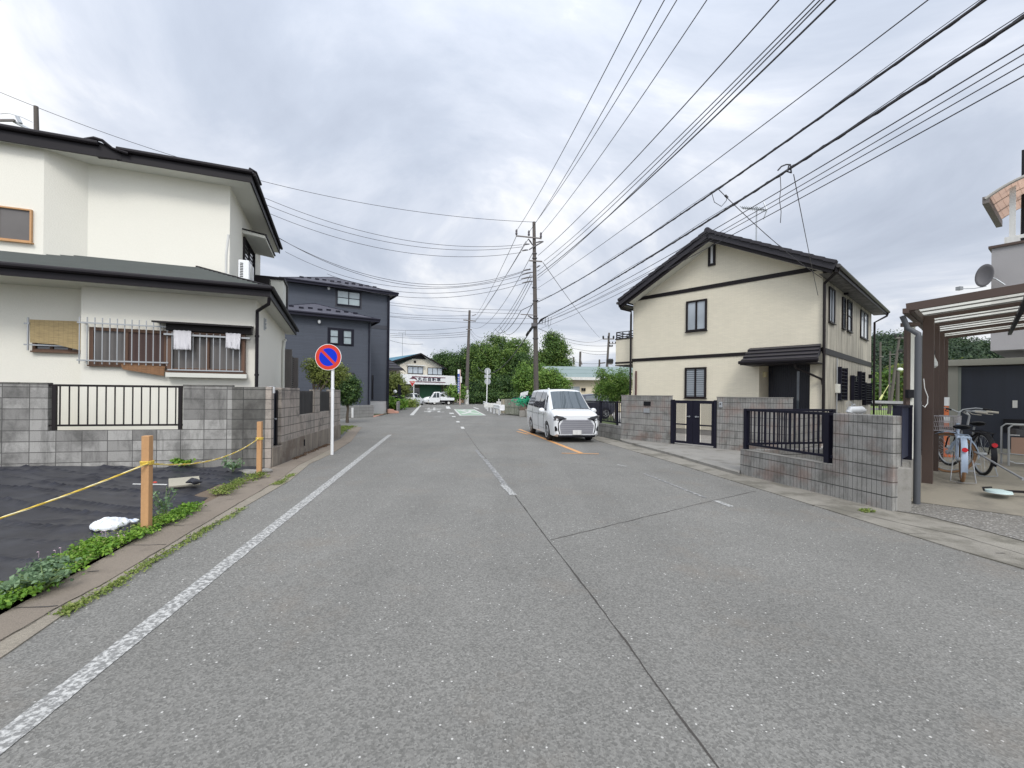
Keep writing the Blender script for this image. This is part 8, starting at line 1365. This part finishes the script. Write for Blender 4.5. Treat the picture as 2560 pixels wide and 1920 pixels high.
def wz(pa, pe, zend, label, sag=.25, r=.012, over=.5, pd=PY, tw=False):
    """from the pole pixel to the height zend above the frame's edge"""
    a = D(pa, pd); rr_ = ray(pe); d = (zend - H) / rr_.z; c = D(pe, d); return wire(label, a, c, sag, r, over=over, thick_twist=tw)
P = lambda x, y: z12(x, y)
wz(P(57, 195), (1603, 0), 10.9, 'thin wire from the left insulator of the main pole to the top edge'); wz(P(217, 215), (1661, 0), 10.9, 'thin wire from the middle insulator of the main pole to the top edge'); wz(P(285, 110), (1692, 0), 11.3, 'thin wire from the tip of the main pole to the top edge'); wz(P(375, 235), (1767, 0), 10.9, 'thin wire from the right insulator of the main pole to the top edge')
wz(P(340, 510), (1947, 0), 9.2, 'steep wire reaching the top edge right of the four thin ones', r=.014); wz(P(415, 583), (2036, 0), 8.7, 'left wire of the close parallel pair crossing the top edge'); wz(P(330, 715), (2050, 0), 8.3, 'right wire of the close parallel pair crossing the top edge'); wz(P(330, 770), (2088, 0), 8.0, 'thicker wire just right of the close parallel pair', r=.018)
wz(P(330, 808), (2060, 0), 7.8, 'lowest wire of the upper bundle from the main pole', r=.012); wz(P(330, 937), (2320, 0), 7.3, 'thin wire above the upper thick cable at the right', r=.010, sag=.15)
cab = stdmat('cable_black', (.028, .027, .033), .55)
c1_ = wz(P(330, 1118), (2462, 0), 6.5, 'upper thick twisted cable running to the top right corner', r=.022, sag=.30, tw=True); c2_ = wz(P(460, 1300), (2560, 42), 6.0, 'lower thick twisted cable running to the right edge', r=.025, sag=.18, tw=True)
wz(P(345, 1380), (2560, 112), 5.7, 'thin wire directly below the lower thick cable', r=.010, sag=.25); wz(P(345, 1400), (2560, 135), 5.5, 'faint thin wire third from the bottom at the right edge', r=.008, sag=.3); wz(P(370, 1460), (2560, 190), 5.3, 'lowest thin bluish wire sloping to the right edge', r=.009, sag=.22); wz(P(345, 1405), (2560, 160), 5.4, 'second lowest thin wire at the right edge', r=.008, sag=.28)
def wp(pa, da, pe, de, label, sag=.3, r=.014, over=0.0, n=30): return wire(label, D(pa, da), D(pe, de), sag, r, over=over, n=n)
# runs from the main pole away to the left
wp(z12(272, 78), PY, (92, 268), 24, 'single high wire from the pole tip to the pole behind the left house', 1.3, .014, over=.2)
LW = [((130, 372), zw(0, 413), 'uppermost of the three wires leaving the pole leftwards'), ((130, 400), zw(0, 473), 'middle of the three wires leaving the pole leftwards'), ((120, 473), zw(0, 553), 'lowest of the three upper wires leaving the pole leftwards'), ((240, 680), zw(0, 836), 'upper wire of the sagging double run to the left'), ((150, 722), zw(0, 850), 'lower wire of the sagging double run to the left'), ((135, 770), zw(270, 1003), 'sagging wire passing just over the navy roof'), ((125, 828), zw(560, 1103), 'sagging wire passing the right corner of the navy roof'), ((130, 880), zw(560, 1155), 'lowest sagging wire beside the navy house corner')]
for k, (pa, pe, lab) in enumerate(LW): a = z12(*pa); wp(a, PY, pe, 25 if k < 5 else 30, lab, (.9, .95, 1.0, 1.75, 1.75, 1.1, .75, .75)[k] * .62, .013, over=.48 if k < 5 else .55)
# fainter services beyond, left of the pole
FWs = [(zw(560, 1230), zw(1915, 1308), 'twisted service wire level with the navy house belt'), (zw(560, 1255), zw(1900, 1345), 'faint wire under the twisted service wire'), (zw(560, 1335), zw(1390, 1362), 'thin far wire meeting the second pole top'), (zw(560, 1370), zw(2060, 1390), 'long straight far wire crossing behind the second pole'), (zw(560, 1378), zw(2040, 1450), 'wavy far wire below the long straight one'), (zw(560, 1512), zw(1380, 1480), 'far wire reaching the lower arm of the second pole'), (zw(560, 1550), zw(1380, 1530), 'upper of the three low far wires by the second pole'), (zw(560, 1568), zw(1380, 1552), 'middle of the three low far wires by the second pole'), (zw(560, 1586), zw(1380, 1576), 'lowest of the three low far wires by the second pole'), (zw(560, 1620), zw(900, 1659), 'slanting far wire above the shop roof')]
for a, c, lab in FWs: wp(a, 66, c, 60, lab, .25, .022, over=.0)
# from the main pole to the second pole
for k, (pa, pe, lab) in enumerate(((z12(57, 262), zw(1462, 1352), 'leftmost long wire dropping from the crossarm to the second pole'), (z12(180, 330), zw(1450, 1420), 'second long wire dropping to the second pole'), (z12(210, 300), zw(1440, 1418), 'third long wire dropping to the second pole'), (z12(262, 490), zw(1395, 1480), 'fourth wire sagging to the second pole below its arms'), (z12(240, 760), zw(1400, 1510), 'fifth wire sagging low to the second pole'), (z12(250, 800), zw(1395, 1530), 'sixth wire sagging low to the second pole'), (z12(262, 850), zw(1395, 1545), 'seventh wire, lowest into the second pole'))): wp(pa, PY, pe, 68, lab, (.3, .3, .3, 1.8, 2.4, 2.6, 2.8)[k], .016)
wp(z12(270, 1150), PY, z12(118, 1225), PY + .5, 'short cable hung on the side bracket', .0, .022, n=6); wp(z12(118, 1225), PY + .5, zw(1690, 1540), 50, 'dark cable descending left into the trees', .5, .022, over=.4); wp(z12(270, 1130), PY, zw(1760, 1555), 48, 'second dark cable descending into the trees', .7, .022, over=.5)
wp(z12(270, 1440), PY, (1195, 918), 66, 'thick black cable with splice boxes falling behind the trees', 1.8, .035); b = MB(); 
for a, c in (((265, 1440), (230, 1490)), ((215, 1505), (192, 1545))): b.tube([D(z12(*a), PY + .3), D(z12(*c), PY + .9)], .085, 8)
o = b.build('splice_box', M['rubber']); tag(o, 'black splice boxes on the thick cable left of the main pole', 'cable joint')
b = MB(); b.tube([D(z12(345, 1390), PY - .2), D(z12(380, 1345), PY - .5), D(z12(420, 1320), PY - .8), D(z12(470, 1295), PY - 1.2)], [.04, .07, .05, .03], 7)
for k in range(4): x0_ = 355 + 38 * k; b.tube([D(z12(x0_, 1350 - k * 12), PY - .5), D(z12(x0_ + 8, 1400 + 12 * k), PY - .5), D(z12(x0_ + 30, 1410), PY - .5), D(z12(x0_ + 42, 1330 - k * 8), PY - .6)], .010, 5)
o = b.build('cable_loops', cab); tag(o, 'tangle of black cable loops on the right of the main pole', 'cable')
wp(z12(400, 600), PY, z13(940, 505), 85, 'thin guy wire slanting down to the distant transformer pole', .3, .018); wp(z12(345, 1460), PY, z13(1010, 525), 85, 'low wire running right to the distant transformer pole', .8, .020)
for a, c, lab in ((z13(340, 600), z13(1100, 668), 'first faint far wire over the green hall'), (z13(380, 708), z13(1090, 775), 'second faint far wire over the green hall'), (z13(560, 780), z13(1090, 832), 'third faint far wire over the green hall'), (z13(420, 985), z13(1080, 1000), 'lowest dark far wire over the green hall')): wp(a, 90, c, 86, lab, .3, .028)
# service drops to the tiled house, from the lower thick cable
a0_ = FR.wor((WID - .02, -.05, zEv - .35)); clip1 = D(zs(948, 835), 9.5); clip2 = D(zs(1215, 705), 8.6); clip1 = D(zs(912, 805), 10.4)
wire('drop wire slanting from the upper cable down to the tiled house corner', clip1, a0_, .12, .009); a1_ = FR.wor((WID - .3, -.08, zEv + .05)); wire('steep drop wire from the lower cable down to the tiled house roof edge', D(zs(1232, 742), 8.3), FR.wor((WID - .12, -.04, zEv - .9)), .05, .008)
wire('sagging wire from the aerial mast to the roof edge', FR.wor((aq.x, aq.y, FR.px(zs(1090, 955), aq.y).z)), FR.wor((WID + .2, -.3, rz_r.z)), .25, .008); b = MB()
b.tube([D(zs(1175, 745), 8.5), D(zs(1178, 800), 8.5), D(zs(1172, 850), 8.5), D(zs(1179, 900), 8.5), D(zs(1176, 948), 8.5)], .007, 5); o = b.build('loose_wire', wire_m); tag(o, 'loose wavy wire end hanging from the lower thick cable', 'wire')
b = MB(); b.tube([D(zs(885, 825), 10.4), D(zs(895, 860), 10.4), D(zs(925, 878), 10.4), D(zs(945, 855), 10.4), D(zs(950, 838), 10.4)], .008, 5); b.tube([D(zs(1165, 725), 8.6), D(zs(1180, 708), 8.6), D(zs(1200, 700), 8.6), D(zs(1218, 700), 8.6), D(zs(1222, 735), 8.5), D(zs(1205, 730), 8.5), D(zs(1213, 700), 8.6)], .014, 6); b.tube([D(zs(940, 830), 10.4), D(zs(952, 842), 10.4)], .03, 6); o = b.build('cable_clamp', cab); tag(o, 'black clamps and loops on the thick cables above the tiled house', 'clamp')
